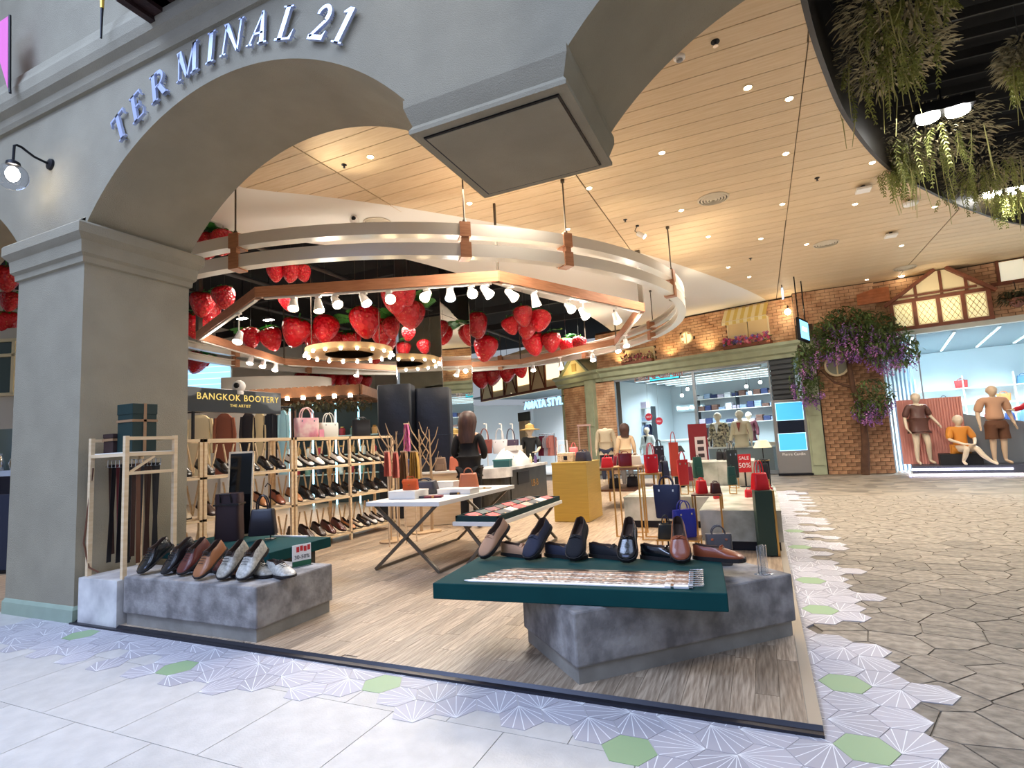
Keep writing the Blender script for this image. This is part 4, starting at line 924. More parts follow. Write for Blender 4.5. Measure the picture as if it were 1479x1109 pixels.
# ---- bags
_bm = {}
def bagmat(rgb, rough=.45, **k):
    key = (rgb, rough)
    if key not in _bm: _bm[key] = M('bag_%d_%d_%d' % rgb, rgb, rough, bump=.08, bscale=120, **k)
    return _bm[key]
def rrect(w, d, r, n=3):
    out = []
    for sx, sy, a0 in ((1, 1, 0), (-1, 1, 90), (-1, -1, 180), (1, -1, 270)):
        for k in range(n+1):
            a = R_(a0+90*k/n); out.append((sx*(w/2-r)+r*math.cos(a), sy*(d/2-r)+r*math.sin(a)))
    return out
def bag(name, lb, loc, w, h, d, rgb, rot=0, style='tote', rough=.4, group=None, mat=None, handle=None, hl=.5, cat='bag'):
    m = mat or bagmat(rgb, rough); o = thing(name, lb, cat, loc, rot, group); b = MB()
    tp = {'tote': 1.12, 'hand': .80, 'box': 1.0, 'pack': .82, 'flap': .92, 'bucket': 1.25}[style]
    zs = [(0, .92, 1), (.03, 1, 1), (.5, (1+tp)/2, .95), (.93, tp, .62 if style in ('tote', 'bucket') else .8), (1, tp*.985, .5 if style != 'box' else .95)]
    b.loft([[(x*sx, y*sy, z*h) for x, y in rrect(w, d, min(w, d)*.25)] for z, sx, sy in zs]); bd_ = b.build('body', m, o, smooth=True)
    mh = handle or m
    if style == 'pack':
        b = MB(); b.loft([[(x, y-d*.5, z) for x, y in rrect(w*.62*s, d*.35, .01)] for z, s in ((h*.12, .95), (h*.15, 1), (h*.48, .95), (h*.5, .8))]); b.build('front_pocket', m, o)
        MB().tube([(-w*.1, 0, h*.97), (-w*.08, 0, h*1.08), (w*.08, 0, h*1.08), (w*.1, 0, h*.97)], max(.005, w*.03), 6).build('top_loop', mh, o)
    elif style == 'flap':
        b = MB(); b.add([(-w*.47, -d*.30, h*1.0), (w*.47, -d*.30, h*1.0), (w*.49, -d*.55, h*.80), (w*.40, -d*.57, h*.45), (-w*.40, -d*.57, h*.45), (-w*.49, -d*.55, h*.80)], [(0, 1, 2, 5), (5, 2, 3, 4)])
        fl_ = b.build('flap', m, o); MB().box(-w*.05, w*.05, -d*.62, -d*.55, h*.44, h*.54).build('clasp', m_gold2, fl_)
        MB().tube([(-w*.28, 0, h*.98), (-w*.22, 0, h*1.22), (w*.22, 0, h*1.22), (w*.28, 0, h*.98)], max(.005, w*.03), 6).build('handle', mh, o)
    else:
        for s in (-1, 1):
            b = MB(); hw = w*tp*.26; pts = [(hw*math.cos(R_(180-180*k/8)), s*d*.22, h*.93+hl*.78*h*math.sin(R_(180*k/8))**.8) for k in range(9)]
            b.tube(pts, max(.005, w*.028), 6); b.build('handle', mh, o)
        for s in (-1, 1): MB().box(s*w*tp*.26-.008, s*w*tp*.26+.008, -d*.40, -d*.30, h*.80, h*.87).build('ring', m_chrome, bd_)
    return o
def bag_px(name, lb, px, py, wpx, hpx, z, rgb, **k):
    Y = k.pop('Y', None); p = onY(px, py, Y) if Y else onZ(px, py, z); D = (p-CAM).dot(FW); w, h = wpx*D/F_PX, hpx*D/F_PX
    if Y and z < .5:
        hs = p.z-.432; st_o = thing('bag_riser', 'slim brass riser under the '+lb.split(' on the ')[0].split(' between ')[0].split(' beside ')[0].split(' behind ')[0], 'stand', (p.x, p.y, .431))
        MB().box(-w*.4, w*.4, -w*.2, w*.2, hs-.01, hs).build('top_plate', m_gold2, st_o); MB().box(-w*.4, w*.4, -w*.2, w*.2, 0, .008).build('foot', m_gold2, st_o)
        for sx in (-1, 1): MB().box(sx*w*.36-.006, sx*w*.36+.006, -.006, .006, .008, hs-.01).build('leg', m_gold2, st_o)
        p = p+Vector((0, 0, .001))
    rot = k.pop('rot', R_(20)); dd = k.pop('d', .42)
    return bag(name, lb, p, w, h, w*dd, rgb, rot=rot, **k)
# on the left slab: a dark tall bag, a leaning panel, a black handbag on a slim stand
o = thing('shopping_case', 'tall dark maroon soft case standing on the slab by the pillar', 'bag', (-4.80, 1.04, SZ+.001), R_(30))
MB().loft([[(x*s, y*s, z) for x, y in rrect(.22, .16, .03)] for z, s in ((0, 1.0), (.02, 1.04), (.25, .98), (.40, 1.02), (.44, .98))]).build('body', bagmat((44, 26, 30), .5), o, smooth=True)
MB().box(-.115, .115, -.09, .09, .33, .345).build('seam', m_blk, o); MB().tube([(-.05, -.085, .36), (-.045, -.11, .44), (.045, -.11, .44), (.05, -.085, .36)], .007, 6).build('handle', m_blk, o)
o = thing('framed_mirror', 'dark upright mirror with a thin pale wooden frame leaning behind the tall case', 'mirror', (-4.90, 1.22, SZ+.001), (R_(-7), 0, R_(33)))
MB().box(-.105, .105, -.006, .006, .02, .82).build('glass', M('dark_mirror', (30, 32, 34), .06, .6), o)
b = MB(); b.box(-.12, -.105, -.012, .012, 0, .84); b.box(.105, .12, -.012, .012, 0, .84); b.box(-.12, .12, -.012, .012, .82, .84); b.box(-.12, .12, -.012, .012, 0, .02); b.build('frame', m_ash, o)
o = thing('bag_stand', 'slim black metal bag stand with a round foot on the left green slab', 'stand', (-4.40, 1.16, SZ))
MB().lathe([(.05, 0), (.05, .006), (.01, .012)], 16).build('foot', m_dark, o); MB().cyl((0, 0, .01), (0, 0, .50), .005, n=8).build('pole', m_dark, o); MB().tube([(0, 0, .50), (0, -.03, .52), (0, -.06, .49)], .005, 6).build('hook', m_dark, o)
bag('handbag', 'black leather handbag hanging on the slim stand of the left slab', (-4.40, 1.075, SZ+.05), .25, .24, .10, (26, 22, 28), R_(28), 'hand', hl=.75)
o = MB().box(-.20, .20, -.012, .012, 0, .012).build('rolled_paper', m_whitelam, None, loc=(-4.28, 1.29, SZ+.001), rot=R_(3)); tag(o, 'narrow white strip lying on the back edge of the left slab', 'paper')
# grey tote on the right plinth
p = onZ(1054, 812, TZ)
bag('tote_bag', 'small dark grey leather tote standing on the cornerwise concrete plinth', (-.435, 1.27, TZ+.001), .15, .20, .09, (74, 70, 70), R_(12), 'tote', hl=.42)

# ---- shoe shelves along the left
def shelf_unit(y0, y1, lb, posts):
    o = thing('shoe_shelf', lb, 'shoe shelf', (-5.45, y0, PZ)); Lh = 1.44; D = .40
    for yy in posts:
        for x in (-.016, -D+.016): MB().box(x-.016, x+.016, yy-y0-.016, yy-y0+.016, 0, Lh).build('post', m_ash, o)
    for z in (.10, .595, 1.03): 
        MB().box(-D, 0, .0, y1-y0, z-.012, z+.012).build('shelf_board', m_ash, o)
    b = MB().box(-.032, 0, 0, y1-y0, Lh-.032, Lh); b.build('top_rail', m_ash, o); MB().box(-D, -D+.032, 0, y1-y0, Lh-.032, Lh).build('top_rail', m_ash, o)
    for yy in (posts[0], posts[-1]): MB().box(-D, 0, yy-y0-.014, yy-y0+.014, Lh-.03, Lh-.002).build('end_rail', m_ash, o)
    for z in (.12, .615, 1.05):
        y = .12
        while y < y1-y0-.12:
            b = MB()
            b.bar((-D+.05, y-.07, z+.34), (-D+.05, y, z+.01), .018, .012); b.bar((-D+.05, y+.07, z+.34), (-D+.05, y, z+.01), .018, .012); b.build('chevron_prop', m_ash, o); y += .22
    return o
shelf_unit(.985, 1.235, 'narrow ash shoe shelf squeezed behind the pillar', (1.0, 1.22))
shelf_unit(1.255, 2.455, 'single-bay ash shoe shelf with black and brown loafers behind the left slab', (1.271, 2.44))
shelf_unit(2.485, 4.51, 'double-bay ash shoe shelf with pumps and handbags on top', (2.50, 3.50, 4.495))
rows = [  # bay y0, y1, level, list of (kind, colour)
 (1.27, 2.44, 2, [('loafer', 'black')]*2+[('loafer', 'white')]+[('loafer', 'black')]*3), (1.27, 2.44, 1, [('oxford', 'dark brown'), ('oxford', 'black'), ('oxford', 'brown'), ('oxford', 'tan'), ('oxford', 'brown')]), (1.27, 2.44, 0, [('loafer', 'black')]*3+[('loafer', 'cream')]*2),
 (2.51, 3.49, 2, [('loafer', 'white'), ('pump', 'white'), ('loafer', 'white'), ('pump', 'silver'), ('loafer', 'white')]), (2.51, 3.49, 1, [('oxford', 'tan')]+[('oxford', 'black')]*4), (2.51, 3.49, 0, [('oxford', 'dark brown')]*3+[('oxford', 'oxblood')]*2),
 (3.51, 4.49, 2, [('pump', 'cream'), ('pump', 'silver'), ('pump', 'cream'), ('pump', 'pewter'), ('pump', 'cream')]), (3.51, 4.49, 1, [('loafer', 'black')]*4), (3.51, 4.49, 0, [('pump', 'tan'), ('pump', 'cream'), ('pump', 'black'), ('pump', 'white'), ('pump', 'white'), ('pump', 'white')]),
 (1.0, 1.22, 2, [('loafer', 'black')]), (1.0, 1.22, 1, [('oxford', 'cream')]), (1.0, 1.22, 0, [('loafer', 'black')])]
lev = (.10, .595, 1.03); ln_ = ('bottom', 'middle', 'top')
kn = {'loafer': 'loafer', 'oxford': 'lace-up shoe', 'pump': 'low court shoe'}
for y0, y1, l, lst in rows:
    bay = 'narrow shelf by the pillar' if y1 < 1.25 else 'single-bay shelf' if y1 < 2.46 else 'bay under the handbags' if y1 < 3.5 else 'end bay by the white table'
    for n, (kd, col) in enumerate(lst):
        y = y0+(y1-y0)*(n+.5)/len(lst); pitch = R_(20); yaw = R_(-6+4*math.sin(n*2.3+l))
        c = toe_loc((-5.475, y, PZ+lev[l]+.012+.010), yaw, pitch, .155)
        shoe(kd, leather[col], c, yaw, pitch, '%s %s on the %s board of the %s' % (col, kn[kd], ln_[l], bay), 'shoes on the ash shelves', .95, detail=False)
# bags on the shelves
m_pat = M('floral_canvas', (222, 196, 190), .7, rgb2=(206, 130, 150), vscale=9)
bg = bag('tote_bag', 'pastel floral tote with pink handles on the double-bay shoe shelf', (-5.60, 2.83, PZ+1.441), .30, .26, .13, (220, 190, 190), R_(75), 'tote', mat=m_pat, handle=bagmat((226, 186, 184), .5), hl=.75)
MB().box(-.035, .035, -.105, -.10, -.02, .10).build('pink_tag', bagmat((228, 150, 168), .5), bg, loc=(.16, 0, 0))
bag('tote_bag', 'small pale grey tote with tall handles on the double-bay shoe shelf', (-5.60, 3.24, PZ+1.441), .26, .20, .12, (204, 204, 196), R_(80), 'tote', hl=.95)
bag('handbag', 'black boxy shoulder bag at the end of the shelf top', (-5.62, 3.95, PZ+1.441), .30, .25, .12, (26, 26, 30), R_(82), 'box', hl=.3)
# BANGKOK BOOTERY sign above the single-bay shelf
o = thing('shop_sign', 'black box sign reading BANGKOK BOOTERY above the single-bay shoe shelf', 'sign', (-5.80, 1.10, PZ+1.40))
sx0 = -.02; ya, yb = onX(262, 575, -5.78).y-1.10, onX(405, 580, -5.78).y-1.10; za, zb = onX(405, 598, -5.78).z-PZ-1.40, onX(405, 568, -5.78).z-PZ-1.40
MB().box(-.03, .03, ya, yb, za, zb).build('panel', M('sign_black', (38, 42, 46), .3, coat=.3), o, bevel=.003)
m_sg = M('gold_letters', (236, 208, 120), .3, .6, emit=.35)
text('BANGKOK BOOTERY', .108, 'lettering', m_sg, o, (.032, (ya+yb)/2+.06, (za+zb)/2+.005), FACE_X, depth=.008, space=1.12)
text('THE ARTIST', .048, 'lettering', m_sg, o, (.032, (ya+yb)/2+.06, (za+zb)/2-.07), FACE_X, depth=.006, space=1.15)
for y in (ya+.15, yb-.12): MB().box(-.012, .012, y-.012, y+.012, .03, za).build('post', m_dark, o)
cctv(345, 558, (onX(345, 565, -5.80)-CAM).dot(FW), 'white robot-like security camera on top of the black shop sign')
cctv(297, 349, 9.0, 'white security camera fixed behind the ring beside the pillar')
cctv(512, 318, 8.5, 'small dark-faced security camera under the white ceiling')

# ---- white tables with crossed steel legs
def xtable(name, lb, x0, x1, y0, y1, zt, th, inset=.1):
    o = thing(name, lb, 'table', ((x0+x1)/2, (y0+y1)/2, PZ)); w, d, h = x1-x0, y1-y0, zt-PZ
    MB().box(-w/2, w/2, -d/2, d/2, h-th, h).build('table_top', m_whitelam, o, bevel=.004)
    for s in (-1, 1):
        y = s*(d/2-inset)
        for q in (-1, 1): MB().bar((q*(w/2-.07), y+.012*q, 0.012), (-q*(w/2-.07), y+.012*q, h-th), .028, .028).build('leg', m_bronze, o)
    for x in (-1, 1): MB().bar((x*(w/2-.07), -d/2+inset, .016), (x*(w/2-.07), d/2-inset, .016), .024, .024).build('floor_rail', m_bronze, o)
    return o
T1 = (-3.92, -3.03, 1.95, 3.75, .722)
xtable('display_table', 'tall white display table with crossed steel legs and an orange handbag', *T1, .045, .06)
T2 = (-2.99, -2.47, 2.12, 3.95, .505)
xtable('display_table', 'low white display table with crossed steel legs and a tray of wallets', *T2, .04, .10)
def riser(px, py, z, w, d, h, lb):
    p = onZ(px, py, z); o = thing('white_riser', lb, 'display box', (p.x, p.y+d/2, z), 0); MB().box(-w/2, w/2, -d/2, d/2, 0, h-.004).build('box', m_whitelam, o, bevel=.003); MB().box(-w/2-.003, w/2+.003, -d/2-.003, d/2+.003, h-.014, h).build('lid', m_whitelam, o, bevel=.002); return p
tz = T1[4]+.001
r1 = riser(580, 721, tz, .34, .26, .085, 'white box under the orange handbag on the tall white table'); 
bag('handbag', 'small glossy orange flap handbag on a white box', (r1.x+.03, r1.y+.13, tz+.086), .17, .115, .08, (204, 84, 34), R_(8), 'flap', .3)
r2 = riser(655, 714, tz, .42, .22, .06, 'long white box in the middle of the tall white table')
riser(640, 706, tz, .30, .2, .09, 'white box at the back of the tall white table')
bag('handbag', 'slouchy dark grey leather bag behind the white boxes on the tall table', (-3.70, 2.72, tz), .34, .15, .18, (58, 56, 60), R_(15), 'hand', hl=.3)
bag('handbag', 'tan leather bowling bag at the back of the tall white table', (-3.52, 3.44, tz), .26, .18, .14, (168, 98, 66), R_(30), 'hand', hl=.55)
def wallet(loc, rgb, rot, lb, w=.19, d=.10, h=.022, tilt=0, group=None):
    o = thing('wallet', lb, 'wallet', loc, 0, group); o.rotation_euler = (tilt, 0, rot)
    MB().box(-w/2, w/2, -d/2, d/2, 0, h*.48).build('back_cover', bagmat(rgb), o, bevel=.003); MB().box(-w/2, w/2, -d/2, d/2, h*.52, h).build('front_cover', bagmat(rgb), o, bevel=.003)
    MB().box(-.012, .012, -d/2-.003, -d/2+.012, h*.2, h*1.05).build('clasp', m_gold2, o)
for n, (x, y, c, nm) in enumerate(((-3.50, 2.30, (40, 36, 44), 'black'), (-3.33, 2.33, (120, 30, 40), 'dark red'), (-3.22, 2.66, (60, 52, 50), 'dark brown'), (-3.30, 2.95, (86, 76, 70), 'taupe'), (-3.22, 3.25, (216, 206, 190), 'cream'), (-3.55, 3.08, (34, 34, 40), 'charcoal'))):
    wallet((x, y, tz), c, R_(10+n*9), nm+' wallet lying on the tall white table')
tr = thing('velvet_tray', 'dark green velvet tray filling the low white table', 'tray', ((T2[0]+T2[1])/2, (T2[2]+T2[3])/2, T2[4]+.001)); w, d = T2[1]-T2[0]-.04, T2[3]-T2[2]-.06
m_tray = M('tray_velvet', (16, 46, 44), .85); MB().box(-w/2, w/2, -d/2, d/2, 0, .03).build('bed', m_tray, tr)
for x0, x1, y0, y1 in ((-w/2, w/2, -d/2, -d/2+.02), (-w/2, w/2, d/2-.02, d/2), (-w/2, -w/2+.02, -d/2, d/2), (w/2-.02, w/2, -d/2, d/2)): MB().box(x0, x1, y0, y1, .03, .055).build('rim', m_tray, tr)
wc = [((196, 52, 52), 'bright red'), ((196, 52, 52), 'bright red'), ((44, 60, 56), 'dark green'), ((180, 150, 130), 'beige'), ((120, 34, 44), 'wine red'), ((28, 28, 32), 'black'), ((70, 54, 48), 'brown'), ((206, 196, 186), 'cream')]
for r in range(8):
    for q in range(2):
        c, nm = wc[(r*2+q*3) % 8]
        if r == 0: c, nm = ((196, 52, 52), 'bright red')
        wallet((T2[0]+.15+.22*q, T2[2]+.17+.215*r, T2[4]+.034), c, R_(80+12*math.sin(r*3+q)), nm+' wallet propped in the green velvet tray', .17, .10, .02, R_(14), 'wallets in the velvet tray')

# ---- gold pedestal and what stands on it
o = thing('gold_pedestal', 'brushed gold metal box pedestal on the timber floor', 'pedestal', (-2.815, 5.67, PZ))
m_goldbox = M('brushed_gold', (198, 164, 78), .36, .55, var=.06, vscale=3, stretch=(1, 1, 30))
MB().box(-.275, .275, -.37, .37, 0, .865).build('body', m_goldbox, o, bevel=.003); MB().box(-.28, .28, -.375, .375, .865, .885).build('top_plate', m_goldbox, o)
gz = PZ+.886
o = thing('woven_case', 'pale woven box handbag on the gold pedestal', 'bag', (-2.95, 5.62, gz), R_(5)); mw = M('woven', (176, 150, 120), .7, rgb2=(216, 200, 176), vscale=60)
MB().box(-.13, .13, -.07, .07, 0, .14).build('body', mw, o, bevel=.008); MB().box(-.132, .132, -.072, .072, .10, .115).build('band', m_ash, o); MB().box(-.03, .03, -.076, -.07, .03, .09).build('clasp', m_dark, o)
bag('handbag', 'coral pink pouch bag with a ring handle on the gold pedestal', (-2.90, 5.86, gz), .16, .22, .10, (216, 108, 104), R_(10), 'hand', hl=.5)
bag('handbag', 'dark slouchy shoulder bag with a pale pocket on the gold pedestal', (-2.66, 5.58, gz), .26, .15, .16, (40, 38, 52), R_(-30), 'hand', hl=.3)
o = thing('metal_loop_stand', 'tall brushed loop handle stand behind the gold pedestal', 'stand', (-2.85, 6.35, PZ)); mk = M('satin_rose', (206, 170, 150), .3, .6)
MB().box(-.16, .16, -.12, .12, 0, .55).build('case_body', bagmat((60, 30, 44), .4), o, bevel=.03)
for x in (-.1, .1): MB().cyl((x, 0, .55), (x, 0, 1.46), .012, n=8).build('tube', mk, o)
MB().bar((-.12, 0, 1.46), (.12, 0, 1.46), .03).build('grip', mk, o)
o = thing('loop_rack', 'white square loop rack beside the cash counter', 'stand', (-3.35, 6.6, PZ))
MB().tube([(-.12, 0, .02), (-.09, 0, 1.22), (.09, 0, 1.22), (.12, 0, .02)], .014, 8, closed=True).build('frame', m_lampw, o); MB().tube([(-.05, 0, 1.0), (-.04, 0, 1.14), (.04, 0, 1.14), (.05, 0, 1.0)], .01, 8, closed=True).build('inner_loop', m_lampw, o); MB().box(-.16, .16, -.1, .1, 0, .02).build('foot', m_lampw, o)

# ---- marble platform with a dark recessed base, and bag stands
def mplat(lb, x0, x1, y0, y1, zt):
    o = thing('marble_platform', lb, 'platform', ((x0+x1)/2, (y0+y1)/2, PZ)); w, d = x1-x0, y1-y0
    MB().box(-w/2+.03, w/2-.03, -d/2+.03, d/2-.03, 0, .09).build('recessed_base', m_dark, o)
    n = max(1, round(w/.6))
    for k in range(n): MB().box(-w/2+w*k/n+.001, -w/2+w*(k+1)/n-.001, -d/2, -d/2+.02, .09, zt-PZ-.02).build('marble_panel', m_marble_g, o)
    MB().box(-w/2, w/2, -d/2+.0205, d/2, .09, zt-PZ-.0205).build('body', m_marble_g, o)
    MB().box(-w/2-.002, w/2+.002, -d/2-.002, d/2+.002, zt-PZ-.02, zt-PZ).build('top_slab', m_marble_g, o)
mplat('low green-grey marble platform at the edge of the timber floor', -.79, .0, 3.58, 6.4, .43)
mplat('low green-grey marble platform set back behind the brass bag stands', -1.92, -.80, 4.92, 6.4, .43)
mplat('taller marble block at the back of the bag display', -1.3, -.25, 6.45, 7.3, .79)
def stand(lb, px, py, w, d, h, z=PZ, rot=0, mt=None):
    p = onZ(px, py, z); o = thing('brass_stand', lb, 'stand', (p.x, p.y, z), rot)
    for sx in (-1, 1):
        for sy in (-1, 1): MB().box(sx*(w/2-.01)-.009, sx*(w/2-.01)+.009, sy*(d/2-.01)-.009, sy*(d/2-.01)+.009, 0, h-.012).build('leg', m_gold2, o)
    MB().box(-w/2, w/2, -d/2, d/2, h-.014, h).build('top_plate', mt or m_gold2, o)
    b = MB(); b.box(-w/2, w/2, -d/2, -d/2+.015, 0, .012); b.box(-w/2, w/2, d/2-.015, d/2, 0, .012); b.build('foot_rail', m_gold2, o)
    return Vector((p.x, p.y, z+h))
RED, WINE = (188, 26, 40), (110, 22, 36)
s1 = stand('square brass stand under the wine-red purse', 914, 772, .34, .34, .86)
bag('handbag', 'small wine-red structured purse on the square brass stand', s1+Vector((-.03, 0, .001)), .17, .16, .12, WINE, R_(15), 'box', .3, hl=.3)
s2 = stand('narrow brass stand under the two red totes', 946, 778, .26, .22, .78)
bag('tote_bag', 'bright red glossy tote with long handles on the narrow brass stand', s2+Vector((.02, .02, .001)), .15, .22, .09, RED, R_(35), 'tote', .25, hl=.9)
s3 = stand('brass stand with a wooden top beside the blue bag', 1028, 792, .30, .26, .58, mt=M('walnut', (92, 62, 46), .4))
bag('handbag', 'small bright red upright handbag on the wooden-topped brass stand', s3+Vector((-.05, .0, .001)), .12, .14, .08, (206, 34, 38), R_(30), 'hand', .3, hl=.35)
bag('handbag', 'dark brown crescent purse on the wooden-topped brass stand', s3+Vector((.09, .02, .001)), .11, .11, .07, (70, 42, 40), R_(30), 'hand', .35, hl=.3)
p = onZ(966, 790, PZ); o = thing('bag_pole', 'black pole stand carrying the navy tote', 'stand', (p.x, p.y, PZ))
MB().lathe([(.09, 0), (.09, .008), (.015, .016)], 20).build('foot', m_dark, o); MB().cyl((0, 0, .01), (0, 0, .93), .010, n=8).build('pole', m_dark, o); MB().tube([(0, 0, .93), (0, -.04, .95), (0, -.09, .93)], .008, 6).build('hook', m_dark, o)
q = onP(966, 748, (p.x, p.y-.09), (p.x+1, p.y-.09))
bag('tote_bag', 'large navy blue square tote hanging on the black pole stand', q, .26, .36, .09, (20, 30, 66), R_(-5), 'tote', .35, hl=.42)
o = thing('green_pedestal', 'tall slim dark green pedestal under the red shoulder bag', 'pedestal', (-.16, 3.44, PZ), R_(8)); mg_ = M('pedestal_green', (30, 52, 38), .45)
MB().box(-.08, .08, -.10, .10, 0, .63).build('body', mg_, o, bevel=.004); MB().box(.081, .10, -.10, .10, 0, .63).build('gold_edge', m_gold2, o)
bag('shoulder_bag', 'glossy bright red shoulder bag on the tall dark green pedestal', (-.17, 3.44, PZ+.631), .17, .17, .10, (200, 26, 36), R_(35), 'hand', .22, hl=1.0)
p = onZ(1004, 800, PZ); bag('tote_bag', 'royal blue soft tote standing on the floor in front of the marble platform', (-.92, 3.33, PZ+.17), .22, .28, .12, (24, 34, 132), R_(40), 'tote', .35, hl=.5)
o = thing('low_stool', 'low brass stool under the royal blue and black bags', 'stool', (-.98, 3.30, PZ))
for sx in (-1, 1):
    for sy in (-1, 1): MB().box(sx*.2-.008, sx*.2+.008, sy*.14-.008, sy*.14+.008, 0, .155).build('leg', m_gold2, o)
MB().box(-.215, .215, -.155, .155, .155, .168).build('seat_plate', m_gold2, o)
bag('handbag', 'black crumpled leather bag on the low brass stool', (-1.10, 3.24, PZ+.169), .18, .15, .12, (26, 30, 30), R_(10), 'hand', .3, hl=.8)
k = 0
for nm, px, py, wp, hp, z, rgb, st, lb in (
    ('shoulder_bag', 976, 687, 13, 48, .43, (170, 60, 44), 'box', 'tall rust-orange bag on the set-back marble platform'), ('tote_bag', 988, 700, 14, 36, .43, (160, 34, 36), 'tote', 'dark red long tote on the set-back marble platform'),
    ('backpack', 1009, 690, 15, 30, .43, (26, 66, 56), 'pack', 'dark green backpack on the set-back marble platform'), ('handbag', 960, 690, 16, 24, .43, (30, 32, 56), 'hand', 'navy handbag on the set-back marble platform'), ('handbag', 997, 694, 9, 20, .43, (120, 34, 60), 'hand', 'plum handbag between the rust and green bags'),
    ('backpack', 1058, 700, 13, 26, .43, (24, 60, 54), 'pack', 'small green backpack on the platform at the floor edge'), ('handbag', 1082, 718, 12, 11, .43, (196, 30, 44), 'flap', 'red flap purse lying low on the floor-edge platform'), ('handbag', 1035, 720, 10, 18, .43, (200, 34, 40), 'flap', 'red upright flap purse behind the wooden-topped stand'),
    ('handbag', 1112, 720, 10, 16, .43, (170, 30, 40), 'flap', 'red square purse beside the green pedestal'), ('handbag', 1105, 692, 14, 22, .43, (28, 26, 28), 'hand', 'black handbag on the floor-edge platform near the kiosk'),
    ('tote_bag', 1060, 690, 16, 40, .43, (36, 40, 40), 'tote', 'black tall tote on the floor-edge platform beside the sale card'), ('handbag', 1040, 664, 10, 12, .62, (30, 28, 30), 'hand', 'small black purse on the taller marble block'), ('handbag', 1049, 664, 9, 12, .62, (40, 36, 38), 'hand', 'tiny charcoal purse on the taller marble block'),
    ('tote_bag', 953, 672, 14, 28, .43, (36, 34, 44), 'tote', 'charcoal tote behind the navy handbag')):
    yy = {976: 5.9, 988: 5.2, 1009: 5.7, 960: 5.8, 997: 5.5, 1058: 5.2, 1105: 5.6, 1060: 6.0, 1040: 6.85, 1049: 6.85, 953: 6.2}.get(px)
    bag_px(nm, lb, px, py, wp, hp, z+.001, rgb, style=st, rough=.35, rot=R_(15+11*k % 40), Y=yy); k += 1
def card(lb, px, py, wpx, hpx, z, rgb, txts, rot=R_(18), Y=6.2, zf=.431):
    p = onY(px, py, Y); D = (p-CAM).dot(FW); w, h = wpx*D/F_PX, hpx*D/F_PX; o = thing('sale_card', lb, 'sale sign', p, rot)
    MB().box(-w/2, w/2, -.008, .008, 0, h).build('panel', M('panel_%d_%d_%d' % rgb, rgb, .5), o); MB().box(-w/2*.8, w/2*.8, -.05, .05, zf-p.z, zf-p.z+.008).build('foot', m_dark, o); MB().box(-.01, .01, -.008, .008, zf-p.z, 0).build('post', m_dark, o)
    for t, zz, sz in txts: text(t, sz*h, 'lettering', M('print_white', (240, 236, 232), .6), o, (0, -.0095, zz*h), FACE_Y, depth=.001)
    return o
card('red sale card reading SALE 50% on the marble platform', 1076, 682, 19, 26, .431, (206, 36, 44), (('SALE', .70, .26), ('50%', .25, .40)))
o = card('tall dark red poster board with sunglasses pictures behind the bags', 1011, 668, 26, 56, .431, (120, 26, 34), (), Y=7.7, zf=PZ)
MB().box(-.06, .13, -.0095, -.008, .05, .46).build('picture', M('poster_pale', (206, 190, 186), .5), o)
for k in range(3): MB().box(-.02, .09, -.0105, -.0095, .09+.12*k, .16+.12*k).build('picture', M('poster_dark', (60, 44, 46), .5), o)
def tlamp(lb, px, py, z, rgb, s=1.0, Y=6.25):
    p = onY(px, py, Y); q_ = thing('lamp_riser', 'small dark riser under the '+lb[:lb.find(' shade')]+' shade', 'stand', (p.x, p.y, .431)); MB().box(-.07, .07, -.07, .07, 0, p.z-.432).build('block', m_dark, q_, bevel=.004); MB().box(-.08, .08, -.08, .08, p.z-.446, p.z-.432).build('top', m_gold2, q_)
    o = thing('table_lamp', lb, 'table lamp', p); o.scale = (s*.58,)*3
    MB().lathe([(.09, 0), (.09, .012), (.02, .02)], 18).build('base', m_dark, o); MB().cyl((0, 0, .015), (0, 0, .34), .010, n=8).build('pole', m_dark, o)
    MB().lathe([(.20, .28), (.11, .45), (.105, .45), (.195, .28)], 24, cap=False).build('shade', M('shade_%d' % rgb[0], rgb, .7, emit=.25 if rgb[0] > 150 else 0), o, smooth=True)
tlamp('table lamp with a cream cone shade near the blue screens', 1103, 664, .431, (240, 226, 178), 1.1)
tlamp('table lamp with a black drum shade on the set-back platform', 980, 668, .431, (24, 24, 28), 1.0)
tb = thing('dark_bench', 'low dark wooden display bench behind the gold pedestal', 'bench', (-2.45, 7.3, PZ))
MB().box(-.45, .45, -.6, .6, .66, .70).build('top', M('walnut', (92, 62, 46)), tb); MB().box(-.43, .43, -.58, .58, .30, .33).build('shelf', M('walnut', (92, 62, 46)), tb)
for sx in (-1, 1):
    for sy in (-1, 1): MB().box(sx*.43-.015, sx*.43+.015, sy*.58-.015, sy*.58+.015, 0, .66).build('leg', m_gold2, tb)
for n, (x, y, zz, rgb, nm) in enumerate(((-2.65, 6.95, .70, (188, 30, 40), 'red'), (-2.4, 7.05, .70, (60, 46, 44), 'dark brown'), (-2.25, 7.45, .70, (206, 190, 170), 'cream'), (-2.6, 7.6, .70, (130, 30, 44), 'wine'), (-2.55, 7.0, .33, (30, 28, 30), 'black'), (-2.3, 7.3, .33, (36, 32, 34), 'charcoal'))):
    bag('handbag', nm+' handbag on the dark wooden bench', (x, y, PZ+zz+.001), .22, .18, .10, rgb, R_(20), 'hand', .35, hl=.4)

